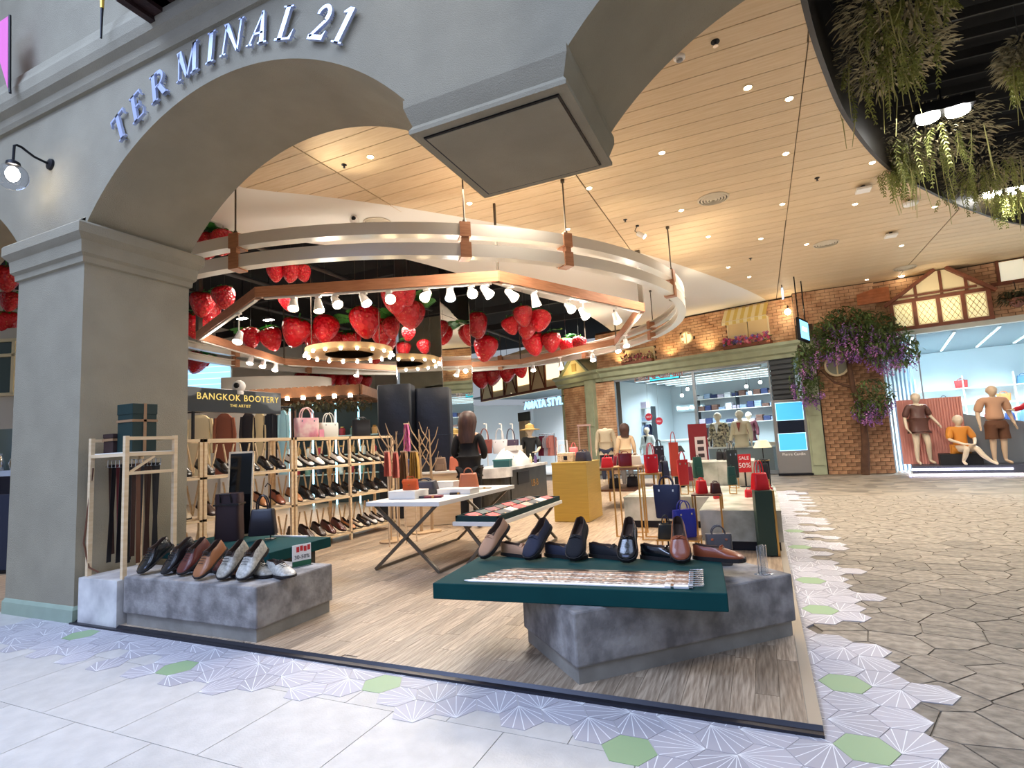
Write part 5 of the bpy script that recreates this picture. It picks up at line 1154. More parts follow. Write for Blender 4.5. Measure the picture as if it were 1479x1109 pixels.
# ---- cash counter
o = thing('cash_counter', 'dark cash counter with a pale stone top and gold emblem', 'counter', (-4.97, 7.75, PZ)); m_ctr = M('counter_dark', (44, 44, 42), .3, rgb2=(62, 60, 56), vscale=5)
MB().box(-.40, .40, -.75, 1.15, 0, .70).build('body', m_ctr, o)
b = MB(); b.prism([(-.44, -.75), (.44, -.75), (.44, 1.17), (-.44, 1.17)], .70, .76); b.build('stone_top', m_marble, o, bevel=.006)
b = MB(); b.prism([(.44*math.cos(R_(180+180*k/14)), -.755+.44*math.sin(R_(180+180*k/14))) for k in range(15)], .58, .76); b.build('rounded_end', m_marble, o); b = MB(); b.prism([(.38*math.cos(R_(180+180*k/14)), -.755+.38*math.sin(R_(180+180*k/14))) for k in range(15)], .0, .58); b.build('end_drum', m_ctr, o)
text('LB-B', .20, 'emblem', m_gold2, o, (.402, .45, .30), FACE_X, depth=.01)
MB().box(.401, .42, -.45, .12, .40, .64).build('plaque', m_dark, o)
cz = PZ+.761
o = thing('card_box', 'teal open box on the cash counter', 'box', (-4.80, 7.15, cz), R_(10)); mt_ = M('teal_card', (36, 84, 86), .6); MB().box(-.16, .16, -.12, .12, 0, .14).build('box', mt_, o); MB().box(-.17, .17, -.13, .13, .12, .15).build('rim', M('teal_rim', (60, 116, 116), .6), o)
o = thing('wrapping_heap', 'heap of white wrapping cloth on the cash counter', 'cloth', (-4.95, 7.9, cz))
b = MB(); rg = random.Random(5); b.loft([[(.38*s*math.cos(a)*(1+.12*math.sin(5*a+z*9)), .34*s*math.sin(a)*(1+.15*math.cos(4*a)), z) for a in [2*math.pi*q/20 for q in range(20)]] for z, s in ((0, 1), (.10, .98), (.22, .75), (.32, .5), (.38, .22))]); b.build('cloth', M('white_cloth', (224, 218, 214), .9), o, smooth=True)
MB().box(-.05, .22, -.2, .1, .30, .40).build('folded_box', m_whitelam, o)
for n, (x, y, c, nm) in enumerate(((-4.72, 7.5, (230, 230, 226), 'white'), (-4.68, 8.3, (214, 196, 150), 'cream'), (-4.65, 8.5, (90, 70, 120), 'purple'))):
    o = thing('bottle', nm+' pump bottle on the cash counter', 'bottle', (x, y, cz)); MB().lathe([(.03, 0), (.035, .01), (.035, .12), (.014, .16), (.014, .18)], 14).build('body', bagmat(c, .3), o, smooth=True); MB().lathe([(.012, .18), (.016, .19), (.012, .21)], 10).build('pump', m_lampw, o)

# ---- mirrored column in the middle of the octagon
m_mirror = M('mirror', (226, 228, 226), .02, 1.0)
o = thing('mirrored_column', 'square column clad in mirror panels in the middle of the octagonal frame', 'column', (-6.84, 8.06, PZ)); hx, hy = .585, .66
MB().box(-hx, hx, -hy, hy, 0, 5.88).build('core', m_dark, o)
for x0, x1, y0, y1 in ((-hx, hx, -hy-.012, -hy-.001), (hx+.001, hx+.012, -hy, hy), (-hx, hx, hy+.001, hy+.012), (-hx-.012, -hx-.001, -hy, hy)):
    for z0, z1 in ((0, 2.35), (2.36, 4.1), (4.11, 5.86)): MB().box(x0, x1, y0, y1, z0, z1).build('mirror_panel', m_mirror, o)
for sx in (-1, 1):
    for sy in (-1, 1): MB().box(sx*(hx+.006)-.009, sx*(hx+.006)+.009, sy*(hy+.006)-.009, sy*(hy+.006)+.009, 0, 5.86).build('corner_strip', m_chrome, o)
# ---- black draped cabinets, branch stands, scarves
for px0, px1, top, D, lb in ((536, 585, 557, 9.8, 'black draped tall cabinet behind the shoe shelves'), (591, 641, 562, 10.0, 'black draped tall cabinet closer to the shop assistant')):
    p = atD((px0+px1)/2, 640, D); w = (px1-px0)*D/F_PX; z1 = zAt(top, p.x, p.y); o = thing('draped_cabinet', lb, 'cabinet', (p.x, p.y+.3, PZ), R_(24))
    md = M('black_drape', (18, 22, 32), .4, bump=.5, bscale=9); b = MB(); n = 30
    rings = []
    for z, s in ((0, 1.04), (.6, 1.02), (1.2, 1.0), (1.7, 1.01), (z1-.03, 1.0), (z1, .97)):
        rings.append([(x*s*(1+.012*math.sin(9*q+z*3)), y*s*(1+.02*math.cos(7*q+z*2)), z) for q, (x, y) in enumerate(rrect(w, .5, .04, 6))])
    b.loft(rings); b.build('drape', md, o, smooth=True)
    for zz in (z1*.35, z1*.62): MB().box(-w/2-.012, w/2+.012, -.262, -.25, zz, zz+.012).build('fold_line', M('drape_fold', (34, 40, 54), .4), o)
for n, (px, top, bot, D) in enumerate(((572, 623, 690, 7.6), (560, 628, 690, 7.4), (605, 620, 690, 8.0), (620, 620, 690, 8.1))):
    p = atD(px, 650, D); o = thing('branch_stand', 'pale bare wooden branch stand among the hanging scarves', 'stand', (p.x, p.y, PZ), 0, 'branch stands'); z1 = zAt(top, p.x, p.y)-PZ; mb = M('branch_wood', (176, 146, 110), .7)
    MB().lathe([(.14, 0), (.14, .02), (.03, .03)], 16).build('foot', mb, o); MB().tube([(0, 0, .02), (.02, 0, z1*.6), (0, .01, z1)], [.022, .018, .006], 6).build('trunk', mb, o)
    for q in range(6):
        a = R_(24+(180 if q % 2 else 0)); zz = z1*(.58+.06*q); MB().tube([(0, 0, zz), (.10*math.cos(a), .10*math.sin(a), zz+.16), (.14*math.cos(a), .14*math.sin(a), zz+.30)], [.010, .008, .004], 5).build('twig', mb, o)
def scarf(px, top, bot, wpx, D, rgb, lb, nm='scarf'):
    p = atD(px, (top+bot)/2, D); zt_, zb_ = zAt(top, p.x, p.y), zAt(bot, p.x, p.y); w = wpx*D/F_PX; o = thing(nm, lb, 'scarf', (p.x, p.y, zb_), R_(24)); b = MB(); n = 14
    def row(z, s): return [(w*s*(q/n-.5), .035*math.sin(q*1.9+z*2), z) for q in range(n+1)]+[(w*s*(q/n-.5), .035*math.sin(q*1.9+z*2)+.012, z) for q in range(n, -1, -1)]
    h = zt_-zb_; b.loft([row(h*t, s) for t, s in ((0, 1), (.4, .95), (.75, .85), (1, .6))]); b.build('cloth', bagmat(rgb, .7), o, smooth=True)
    MB().bar((-w*.35, .0, h), (w*.35, .0, h), .02).build('hanger_bar', m_ash, o); MB().cyl((0, .03, -zb_+PZ), (0, .03, h), .010, n=6).build('pole', m_ash, o)
for px, t, bt, wp, D, c, lb in ((559, 652, 688, 10, 7.0, (220, 130, 116), 'coral scarf beside the end of the shoe shelves'), (571, 653, 690, 10, 7.1, (206, 118, 108), 'salmon scarf between the coral and brown scarves'), (583, 652, 692, 12, 7.2, (150, 112, 80), 'brown scarf next to the gold scarf'), (598, 652, 694, 16, 7.3, (186, 144, 70), 'gold scarf next to the blue satchel')):
    scarf(px, t, bt, wp, D, c, lb)
o = scarf(587, 612, 652, 10, 9.4, (206, 110, 160), 'pink and white dress between the two black cabinets', 'hanging_dress')
st_ = thing('display_sideboard', 'low pale sideboard of bags behind the tall white table', 'sideboard', (-5.0, 5.02, PZ), R_(24))
MB().box(-.50, .50, -.2, .2, 0, .80).build('body', m_ash, st_); MB().box(-.52, .52, -.22, .22, .80, .83).build('top', m_whitelam, st_)
for dx, rgb, stl, lb in ((-.40, (50, 70, 110), 'pack', 'blue patterned satchel on the pale sideboard'), (-.16, (28, 26, 28), 'hand', 'black bucket bag on the pale sideboard'), (.08, (120, 96, 76), 'pack', 'taupe backpack on the pale sideboard'), (.32, (190, 104, 76), 'hand', 'terracotta handbag on the pale sideboard')):
    v = Matrix.Rotation(R_(24), 3, 'Z') @ Vector((dx, 0, 0)); bag('handbag', lb, (-5.0+v.x, 5.02+v.y, PZ+.831), .20, .22, .12, rgb, R_(24), stl, .45, hl=.4)
# ================================================================ PEOPLE AND MANNEQUINS
BASE = {'pelvis': (0, 0, .53, .082, .062), 'spine': (0, .004, .61, .070, .054), 'chest': (0, .004, .72, .088, .062), 'upper': (0, .008, .79, .062, .048), 'neck': (0, .006, .842, .025, .027), 'jaw': (0, -.016, .878, .043, .053), 'head': (0, -.006, .910, .062, .075), 'crown': (0, .002, .944, .062, .075), 'tip': (0, .004, .986, .022, .028),
        'hem': (0, .002, .455, .092, .070), 'thL': (.060, -.004, .345, .060, .060), 'thR': (-.060, -.004, .345, .060, .060),
        'shL': (.100, .010, .800, .034, .034), 'elL': (.132, .022, .645, .023, .023), 'wrL': (.145, -.02, .510, .015, .017), 'paL': (.147, -.034, .470, .019, .012),
        'shR': (-.100, .010, .800, .034, .034), 'elR': (-.132, .022, .645, .023, .023), 'wrR': (-.145, -.02, .510, .015, .017), 'paR': (-.147, -.034, .470, .019, .012),
        'hiL': (.052, 0, .49, .054, .056), 'knL': (.056, -.006, .283, .034, .036), 'clL': (.057, .010, .19, .030, .033), 'anL': (.058, .014, .05, .017, .019), 'toL': (.064, -.075, .018, .022, .014),
        'hiR': (-.052, 0, .49, .054, .056), 'knR': (-.056, -.006, .283, .034, .036), 'clR': (-.057, .010, .19, .030, .033), 'anR': (-.058, .014, .05, .017, .019), 'toR': (-.064, -.075, .018, .022, .014)}
LINKS = [('pelvis', 'spine'), ('spine', 'chest'), ('chest', 'upper'), ('upper', 'neck'), ('neck', 'jaw'), ('jaw', 'head'), ('head', 'crown'), ('crown', 'tip')]
for s in 'LR': LINKS += [('upper', 'sh'+s), ('sh'+s, 'el'+s), ('el'+s, 'wr'+s), ('wr'+s, 'pa'+s), ('pelvis', 'hi'+s), ('hi'+s, 'kn'+s), ('kn'+s, 'cl'+s), ('cl'+s, 'an'+s), ('an'+s, 'to'+s)]
def skin_mesh(name, J, links, H, mat, root, grow=0.0, sub=2, fingers=False):
    names = []
    for a, c in links:
        for q in (a, c):
            if q not in names: names.append(q)
    vs = [Vector(J[n][:3])*H for n in names]; rad = [(J[n][3]*H+grow, J[n][4]*H+grow) for n in names]; ed = [(names.index(a), names.index(c)) for a, c in links]
    if fingers:
        for s in 'LR':
            if 'pa'+s not in names: continue
            i = names.index('pa'+s); w, p = Vector(J['wr'+s][:3])*H, Vector(J['pa'+s][:3])*H; d = (p-w).normalized(); sd = d.cross(Vector((0, 1, 0)) if abs(d.y) < .8 else Vector((1, 0, 0))).normalized(); sd = sd.cross(d).normalized()
            for k, (o_, l_) in enumerate(((-.026, .050), (-.010, .074), (.008, .078), (.024, .068), (.036, .030))):
                b0 = p+sd*o_*.9+d*.02 if k < 4 else w+d*.03+sd*.03
                b1 = b0+d*l_*.5+sd*(.02 if k == 4 else 0); b2 = b1+d*l_*.4+Vector((0, -.012, 0))
                n0 = len(vs); vs += [b0, b1, b2]; rad += [(.0095, .0095), (.0085, .0085), (.0065, .0065)]; ed += [(i, n0), (n0, n0+1), (n0+1, n0+2)]
    me = bpy.data.meshes.new(name); me.from_pydata(vs, ed, []); ob = bpy.data.objects.new(name, me); COL.objects.link(ob)
    sm = ob.modifiers.new('skin', 'SKIN'); sm.use_smooth_shade = True; sm.branch_smoothing = .6
    for k, r in enumerate(rad): me.skin_vertices[0].data[k].radius = r; me.skin_vertices[0].data[k].use_root = (k == names.index(root))
    ss = ob.modifiers.new('sub', 'SUBSURF'); ss.levels = sub; ss.render_levels = sub
    dg = bpy.context.evaluated_depsgraph_get(); out = bpy.data.meshes.new_from_object(ob.evaluated_get(dg)); bpy.data.objects.remove(ob)
    if 'crown' in names:      # face: nose, eye sockets, brow, mouth, ears
        top = J['crown'][2]-BASE['crown'][2]; ox, oy = J['crown'][0]-BASE['crown'][0], J['crown'][1]-BASE['crown'][1]
        for v in out.vertices:
            q = (v.co/H)-Vector((ox, oy, top))
            if q.z < .855: continue
            for cx, cz, sg, am in ((0, .912, .008, -.016), (.019, .930, .009, .007), (-.019, .930, .009, .007), (0, .892, .009, -.004), (0, .875, .010, -.006)):
                if q.y < -.02: v.co.y += am*H*math.exp(-((q.x-cx)**2+(q.z-cz)**2)/(2*sg*sg))
            if abs(q.y) < .02 and abs(q.x) > .03: v.co.x += math.copysign(.008, q.x)*H*math.exp(-((q.z-.918)**2)/(2*.012**2))
    out.name = name; out.materials.clear(); out.materials.append(mat); out.polygons.foreach_set('use_smooth', [True]*len(out.polygons)); return out
def pose(**k): J = dict(BASE); J.update({a: (v if len(v) == 5 else (*v, *BASE[a][3:])) for a, v in k.items()}); return J
def figure(name, lb, cat, loc, rot, H, J, skin, garments, links=None, extra=None):
    o = thing(name, lb, cat, loc, rot); lk = links or LINKS
    put('body', skin_mesh('body', J, lk, H, skin, 'pelvis', fingers=True), o)
    for nm, lks, gr, mt, root, scale in garments:
        G = dict(J)
        for n_, (ax, ay) in (scale or {}).items(): G[n_] = (*G[n_][:3], G[n_][3]*ax, G[n_][4]*ay)
        put(nm, skin_mesh(nm, G, lks, H, mt, root, gr), o)
    return o
TORSO = [('pelvis', 'spine'), ('spine', 'chest'), ('chest', 'upper'), ('pelvis', 'hem')]
def sleeves(n): 
    l = []
    for s in 'LR': l += [('upper', 'sh'+s), ('sh'+s, 'el'+s)]+([('el'+s, 'wr'+s)] if n == 2 else [])
    return l
LEGS = []
for s in 'LR': LEGS += [('pelvis', 'hi'+s), ('hi'+s, 'kn'+s)]
LEGS2 = LEGS+[('knL', 'clL'), ('clL', 'anL'), ('knR', 'clR'), ('clR', 'anR')]
m_skin = M('skin', (196, 150, 124), .55); m_mann = M('mannequin', (206, 178, 148), .45); m_manw = M('mannequin_pale', (222, 204, 178), .45)
m_suit = M('black_suit', (20, 20, 22), .85); m_hair = M('brown_hair', (62, 38, 28), .5, var=.3, vscale=30, stretch=(1, 1, .2))
# shop assistant in black, seen from behind
p = atD(677, 640, 8.3); Hh = zAt(597, p.x, p.y)-PZ
wm = figure('person', 'person in a black suit with long brown hair standing back-turned beyond the tables', 'person', (p.x, p.y, PZ), R_(24+168), Hh,
    pose(elR=(-.14, -.01, .655), wrR=(-.10, -.11, .60), paR=(-.08, -.14, .60), elL=(.14, .01, .645), wrL=(.10, -.10, .60), paL=(.08, -.13, .61)), m_skin,
    [('jacket', TORSO+sleeves(2), .018, m_suit, 'pelvis', {'pelvis': (1.12, 1.15), 'spine': (1.2, 1.2), 'hem': (1.05, 1.1)}), ('trousers', LEGS2, .014, m_suit, 'pelvis', {'hiL': (1.1, 1.1), 'hiR': (1.1, 1.1), 'anL': (1.7, 1.6), 'anR': (1.7, 1.6)})])
b = MB(); n = 20
rings = []
for z, rx, ry, oy in ((.735, .055, .016, .070), (.78, .072, .024, .066), (.83, .075, .035, .052), (.88, .080, .066, .026), (.92, .084, .090, .010), (.96, .080, .088, .004), (1.0, .062, .070, .004), (1.022, .03, .034, .004)):
    rings.append([(rx*Hh*math.cos(2*math.pi*q/n)*(1+.05*math.sin(q*2.6)), (oy+ry*math.sin(2*math.pi*q/n)*(1 if math.sin(2*math.pi*q/n) > 0 or z < .88 or z > .96 else .45))*Hh, z*Hh) for q in range(n)])
b.loft(rings); b.build('hair', m_hair, wm, smooth=True)
for s in (-1, 1): MB().sphere((s*.062*Hh, -.03*Hh, .018*Hh), .03*Hh, 12, 8, (.85, 2.0, .6)).build('shoe', m_blk, wm, smooth=True)
# customer at the far shop window
p = onZ(903, 690, 0); p = atD(903, 640, 13.2); Hc = zAt(613, p.x, p.y)-PZ
pc_ = figure('person', 'person with dark brown hair and a beige top standing near the far shop window', 'person', (p.x, p.y, PZ), R_(200), Hc, pose(), m_skin,
    [('top', TORSO+sleeves(2), .02, M('beige_top', (196, 170, 136), .8), 'pelvis', {'spine': (1.2, 1.2)}), ('trousers', LEGS2, .016, M('grey_trousers', (90, 86, 84), .8), 'pelvis', None)])
b = MB(); rings = [[(rx*Hc*math.cos(2*math.pi*q/16), (oy+ry*math.sin(2*math.pi*q/16))*Hc, z*Hc) for q in range(16)] for z, rx, ry, oy in ((.80, .062, .03, .05), (.86, .066, .04, .036), (.91, .082, .086, .014), (.96, .080, .088, .006), (1.0, .062, .070, .004), (1.022, .026, .03, .004))]
b.loft(rings); b.build('hair', m_hair, pc_, smooth=True)

# ================================================================ THE SHOPS ACROSS THE WALKWAY
m_brick = M('brick', (136, 98, 70), .85, rgb2=(176, 136, 102), vscale=9, bump=.4, bscale=40, rnd=.22); m_mortar = M('mortar', (70, 56, 44), .9)
m_brickw = M('brick_pale', (172, 128, 94), .85, rgb2=(212, 172, 134), vscale=3, bump=.4, bscale=30)
m_sage = M('sage_paint', (150, 156, 128), .6, var=.08, vscale=4); m_cream = M('cream_render', (232, 216, 176), .8); m_timber = M('brown_timber', (112, 62, 40), .6, var=.2, vscale=6)
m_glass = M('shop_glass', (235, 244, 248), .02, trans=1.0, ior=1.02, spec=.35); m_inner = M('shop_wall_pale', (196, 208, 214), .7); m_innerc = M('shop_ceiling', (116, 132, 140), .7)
class Frame:
    def __init__(s, a, b, nm=None):
        s.a = Vector((*a, 0)); s.b = Vector((*b, 0)); d = (s.b-s.a); s.L = d.length; s.ang = math.atan2(d.y, d.x); s.M = Matrix.Translation(s.a) @ Matrix.Rotation(s.ang, 4, 'Z'); s.I = s.M.inverted()
    def loc(s, px, py, off=0.0):      # local (u, z) of a pixel on the facade plane shifted by off along local +y
        n = s.M.to_3x3() @ Vector((0, off, 0)); q = onP(px, py, s.a+n, s.b+n); l = s.I @ q; return l.x, l.z
    def w(s, u, v, z): return s.M @ Vector((u, v, z))
def bricks_into(u0, u1, z0, z1, depth, parent, parts, rotm=None, bw=.215, bh=.076, mat=None, skip=None):
    g = .010; stuff = MB(); me_full = MB().box(-bw/2+g/2, bw/2-g/2, -depth, 0, 0, bh-g).mesh('brick', mat or m_brick); r = 0; z = z0
    while z+bh <= z1+.005:
        u = u0-(bw/2 if r % 2 else 0)
        while u < u1-.02:
            a, c = max(u, u0), min(u+bw, u1)
            if c-a > .04 and not (skip and skip((a+c)/2, z+bh/2)):
                if parts and c-a > bw-.001: put('brick', me_full, parent, ((a+c)/2, 0, z))
                elif parts: put('brick', MB().box(a-(a+c)/2+g/2, c-(a+c)/2-g/2, -depth, 0, 0, bh-g).mesh('brick', mat or m_brick), parent, ((a+c)/2, 0, z))
                else: stuff.box(a+g/2, c-g/2, -depth-random.uniform(0, .006), 0, z, z+bh-g)
            u += bw
        z += bh; r += 1
    if not parts: tag(stuff.build('bricks', mat or m_brickw, parent, fix=False), kind='stuff')
def fr_thing(fr, name, lb, cat, u=0, v=0, z=0, group=None):
    o = thing(name, lb, cat, fr.w(u, v, z), fr.ang, group); return o
def fr_struct(fr, name, mb, mat, u=0, v=0, z=0, **k):
    o = mb.build(name, mat, None, loc=fr.w(u, v, z), rot=fr.ang, **k); return struct(o)
PC = Frame((-4.75, 15.85), (1.15, 14.05))
zc0 = 3.18; zc1 = 3.62
# upper brick wall, cornice, pilasters
up = fr_struct(PC, 'wall_back', MB().box(-.4, PC.L+.6, .02, .3, zc0, CZ+.02), m_mortar)
rw = PC.loc(992, 488); awL, awR = PC.loc(1052, 470)[0], PC.loc(1110, 470)[0]; wl, wr = PC.loc(905, 510)[0], PC.loc(945, 510)[0]
bricks_into(-.4, PC.L+.5, zc1, CZ, .03, up, False, bw=.24, bh=.088, skip=lambda u, z: (u-rw[0])**2+(z-rw[1])**2 < .20**2 or (awL < u < awR and z < 4.5) or (wl < u < wr and z < 4.15))
b = MB(); pf = [(0.25, zc0), (-.10, zc0), (-.12, zc0+.10), (-.20, zc0+.14), (-.24, zc0+.28), (-.34, zc0+.34), (-.36, zc1-.02), (.25, zc1)]
b.loft([[(u, y, z) for y, z in pf] for u in (-.45, PC.L+.4)]); fr_struct(PC, 'trim_3', b, m_sage)
def round_window(fr, u, z, r, lb, v=-.01, lit=True):
    o = fr_thing(fr, 'round_window', lb, 'window', u, v, z); RX = Matrix.Rotation(R_(90), 4, 'X')
    MB().lathe([(r, -.02), (r, .05), (r*.84, .06), (r*.82, .0)], 28, M4=RX).build('frame', m_cream, o, smooth=True); MB().lathe([(r*.83, -.01), (r*.83, .02)], 28, M4=RX).build('pane', M('window_cream', (250, 232, 180), .5, emit=.9) if lit else M('window_grey', (150, 150, 132), .5), o); MB().box(-r*.05, r*.05, -.06, -.02, -r*.83, r*.83).build('glazing_bar', m_cream, o)
round_window(PC, rw[0], rw[1], .205, 'round cream lit window with one upright bar in the brick above the menswear shop')
m_yel = M('awning_yellow', (232, 206, 116), .7); m_yel2 = M('awning_cream', (246, 232, 184), .7)
zz0, zz1 = PC.loc(1080, 463)[1], min(CZ-.04, PC.loc(1080, 436)[1]); o = fr_thing(PC, 'striped_awning', 'yellow and cream striped awning over a shuttered window in the brick', 'awning', (awL+awR)/2, 0, zz0); w = (awR-awL)+.12; n = 12
for k in range(n):
    x0, x1 = -w/2+w*k/n, -w/2+w*(k+1)/n; h = zz1-zz0; b = MB(); b.add([(x0, -.38, 0), (x1, -.38, 0), (x1, 0, h), (x0, 0, h), (x0, -.38, -.10), (x1, -.38, -.10)], [(0, 1, 2, 3), (4, 5, 1, 0)]); b.build('stripe', m_yel if k % 2 else m_yel2, o, fix=False)
MB().bar((-w/2, -.38, 0), (w/2, -.38, 0), .02).build('front_bar', m_cream, o)
def shutter_window(fr, u0, u1, z0, z1, lb):
    o = fr_thing(fr, 'shuttered_window', lb, 'window', (u0+u1)/2, 0, z0); w, h = u1-u0, z1-z0
    for s in (-1, 1):
        MB().box(min(0, s*w/2)+.01, max(0, s*w/2)-.01, -.05, -.02, .02, h-.02).build('shutter', M('shutter_cream', (238, 214, 160), .7), o); MB().box(s*w/4-w*.2, s*w/4+w*.2, -.06, -.05, h*.45, h*.5).build('rail', m_cream, o)
    b = MB(); b.box(-w/2-.03, -w/2+.01, -.07, 0, 0, h); b.box(w/2-.01, w/2+.03, -.07, 0, 0, h); b.box(-w/2, w/2, -.07, 0, h-.02, h+.03); b.box(-w/2, w/2, -.07, 0, -.03, .01); b.build('frame', m_cream, o)
shutter_window(PC, awL, awR, zc1+.03, zz0+.02, 'cream shuttered window under the striped awning'); shutter_window(PC, wl, wr, zc1+.03, 4.10, 'cream shuttered window beside the gable corner')
def flowerbox(fr, u0, u1, z, lb, cols, v=-.22):
    o = fr_thing(fr, 'flower_box', lb, 'flower box', (u0+u1)/2, v, z); w = u1-u0; MB().box(-w/2, w/2, -.1, .1, 0, .10).build('planter', m_timber, o); rg = random.Random(int(u0*100))
    b = MB(); 
    for k in range(260): leafblade(b, (rg.uniform(-w/2, w/2), rg.uniform(-.12, .12), rg.uniform(.08, .25)), (rg.uniform(-1, 1), rg.uniform(-1, .4), rg.uniform(-.2, 1)), (0, .3, 1), .09, .03, .4)
    tag(b.build('leaves', M('flower_leaf', (66, 88, 50), .6), o, fix=False), kind='stuff')
    for c in cols:
        b = MB()
        for k in range(46):
            q = Vector((rg.uniform(-w/2, w/2), rg.uniform(-.17, .05), rg.uniform(.10, .32)))
            for j in range(4): a = j*1.57; leafblade(b, q, (math.cos(a), -.6, math.sin(a)), (0, 1, 0), .05, .045, .0)
        tag(b.build('blossom', M('bl_%d_%d_%d' % c, c, .6), o, fix=False), kind='stuff')
flowerbox(PC, awL-.1, awR+.1, zc1, 'flower box with pink and purple blooms under the awning window', ((190, 70, 100), (110, 90, 150), (206, 120, 130))); flowerbox(PC, wl-.05, wr+.05, zc1, 'flower box with dusky red blooms beside the gable corner', ((140, 60, 70), (180, 150, 110)))
def sconce(px, py, fr, lb, en=9):
    u, z = fr.loc(px, py, -.1); o = fr_thing(fr, 'wall_sconce', lb, 'wall lamp', u, 0, z); MB().box(-.05, .05, -.03, 0, .10, .22).build('backplate', m_dark, o); MB().tube([(0, -.03, .18), (0, -.16, .20), (0, -.18, .10)], .012, 6).build('arm', m_dark, o)
    MB().sphere((0, -.18, .02), .085, 14, 10).build('globe', M('sconce_glow', (255, 236, 200), emit=9), o, smooth=True); q = fr.w(u, -.32, z); light('sconce', 'POINT', q, en, (1, .82, .56), shadow_soft_size=.08)
sconce(1139, 452, PC, 'glowing globe sconce on the brick beside the hanging sign')
for uu in (.6, 2.4, 3.6, 5.4): light('cornice_wash', 'SPOT', PC.w(uu, -.30, zc1+.03), 26, (1, .76, .42), PC.w(uu, .1, CZ), spot_size=R_(120), spot_blend=.8, shadow_soft_size=.05)
# the menswear shop room behind glass
def room(fr, u0, u1, dep, zt, wallm, floorm, nm):
    b = MB(); b.box(u0, u1, dep, dep+.05, 0, zt); b.box(u0-.05, u0, .1, dep, 0, zt); b.box(u1, u1+.05, .1, dep, 0, zt); fr_struct(fr, nm, b, wallm)
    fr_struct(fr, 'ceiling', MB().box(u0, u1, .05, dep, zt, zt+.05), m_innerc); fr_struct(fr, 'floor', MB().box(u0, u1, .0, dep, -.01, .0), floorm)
uL = PC.loc(890, 600)[0]; uM = PC.loc(1006, 600)[0]; uR = PC.loc(1118, 600)[0]
room(PC, uL-.1, PC.L+.2, 4.6, zc0, m_inner, M('pale_floor', (176, 176, 172), .4), 'wall_menswear')
light('menswear_light', 'AREA', PC.w((uL+uR)/2, 2.2, zc0-.15), 300, (.86, .95, 1.0), PC.w((uL+uR)/2, 2.2, 0), shape='RECTANGLE', size=4.2, size_y=2.6, spread=R_(140))
for n_, (a_, c_) in enumerate(((uL, uM), (uM, uR))):
    o = fr_thing(PC, 'window_%d' % (n_+1), 'pane', 'w', (a_+c_)/2, 0, 0); del o['category']; o['label'] = 'tall glass shopfront pane of the menswear shop'; o['kind'] = 'structure'; w = c_-a_
    MB().box(-w/2+.03, w/2-.03, .01, .022, .10, zc0-.03).build('pane', m_glass, o, fix=True)
    b = MB(); b.box(-w/2, -w/2+.04, -.02, .06, 0, zc0); b.box(w/2-.04, w/2, -.02, .06, 0, zc0); b.box(-w/2, w/2, -.02, .06, zc0-.06, zc0); b.box(-w/2, w/2, -.02, .06, 0, .10); b.build('window_frame', M('steel_frame', (150, 158, 164), .35, .6), o)
st = M('light_tube', (226, 246, 255), emit=2.2)
for k in range(5):
    o = fr_thing(PC, 'light_strip', 'slim white light strip under the menswear shop ceiling', 'light strip', (uL+uR)/2, .7+.8*k, zc0-.07, 'light strips in the menswear shop'); MB().box(-2.1, 2.1, -.025, .025, -.01, .05).build('housing', m_lampw, o); MB().box(-2.05, 2.05, -.02, .02, -.02, -.01).build('tube', st, o)
u, z = PC.loc(950, 543, -.05); o = fr_thing(PC, 'shop_lettering', 'chrome letters reading Pierre Cardin across the menswear shop glass', 'sign', u, -.03, z-.06); text('Pierre Cardin', .31, 'lettering', m_chrome, o, (0, 0, 0), FACE_Y, depth=.05, bold=.004)
MB().box(-.85, .85, .005, .02, -.02, .0).build('rail', m_chrome, o)
u0, z0 = PC.loc(938, 548, .15); u1, z1 = PC.loc(975, 536, .15); o = fr_thing(PC, 'cyan_light_box', 'cyan light box behind the chrome shop letters', 'light box', (u0+u1)/2, .25, z0-.04); MB().box(-.5, .5, 0, .08, 0, .24).build('panel', M('cyan_glow', (70, 200, 214), emit=1.6), o); MB().box(-.52, .52, .05, .10, -.02, .26).build('frame', m_dark, o)
u, z = PC.loc(972, 590, 3.0); o = fr_thing(PC, 'neon_sign', 'small white neon sign reading Pierre Cardin on the shop back wall', 'sign', u, 4.5, z); text('Pierre Cardin', .19, 'lettering', M('neon_white', (220, 250, 255), emit=4), o, (0, 0, 0), FACE_Y, depth=.02, bold=.003); MB().box(-.6, .6, .03, .05, -.1, .2).build('backing', m_inner, o)
# fittings in the menswear shop
def shelfwall(fr, u, v, w, lb, levels, rng_, cols, group, zt=2.3, what='folded shirt', rail=None):
    o = fr_thing(fr, 'clothes_shelf', lb, 'shelf', u, v, 0)
    for s in (-1, 0, 1): MB().box(s*w/2-.012, s*w/2+.012, -.35, 0, 0, zt).build('upright', M('shelf_steel', (70, 76, 80), .4, .6), o)
    for z in levels: MB().box(-w/2, w/2, -.35, 0, z-.012, z+.012).build('shelf_board', m_whitelam, o)
    rg = random.Random(int(u*31+w*7)); names = {}
    for z in levels:
        if rail and z == rail: continue
        x = -w/2+.16
        while x < w/2-.12:
            c = rg.choice(cols); q = fr.w(u+x, v-.18, z+.013); t = thing('folded_shirt', '%s %s stacked in the %s' % (c[1], what, group), 'clothing', q, fr.ang, group); h = rg.uniform(.10, .24)
            nn = 3
            for k in range(nn): MB().box(-.11, .11, -.14, .14, h*k/nn, h*(k+1)/nn-.006).build('fold', bagmat(c[0], .8), t)
            x += .26
    if rail:
        MB().cyl((-w/2, -.2, rail), (w/2, -.2, rail), .012, n=8).build('hanging_rail', m_chrome, o)
    return o
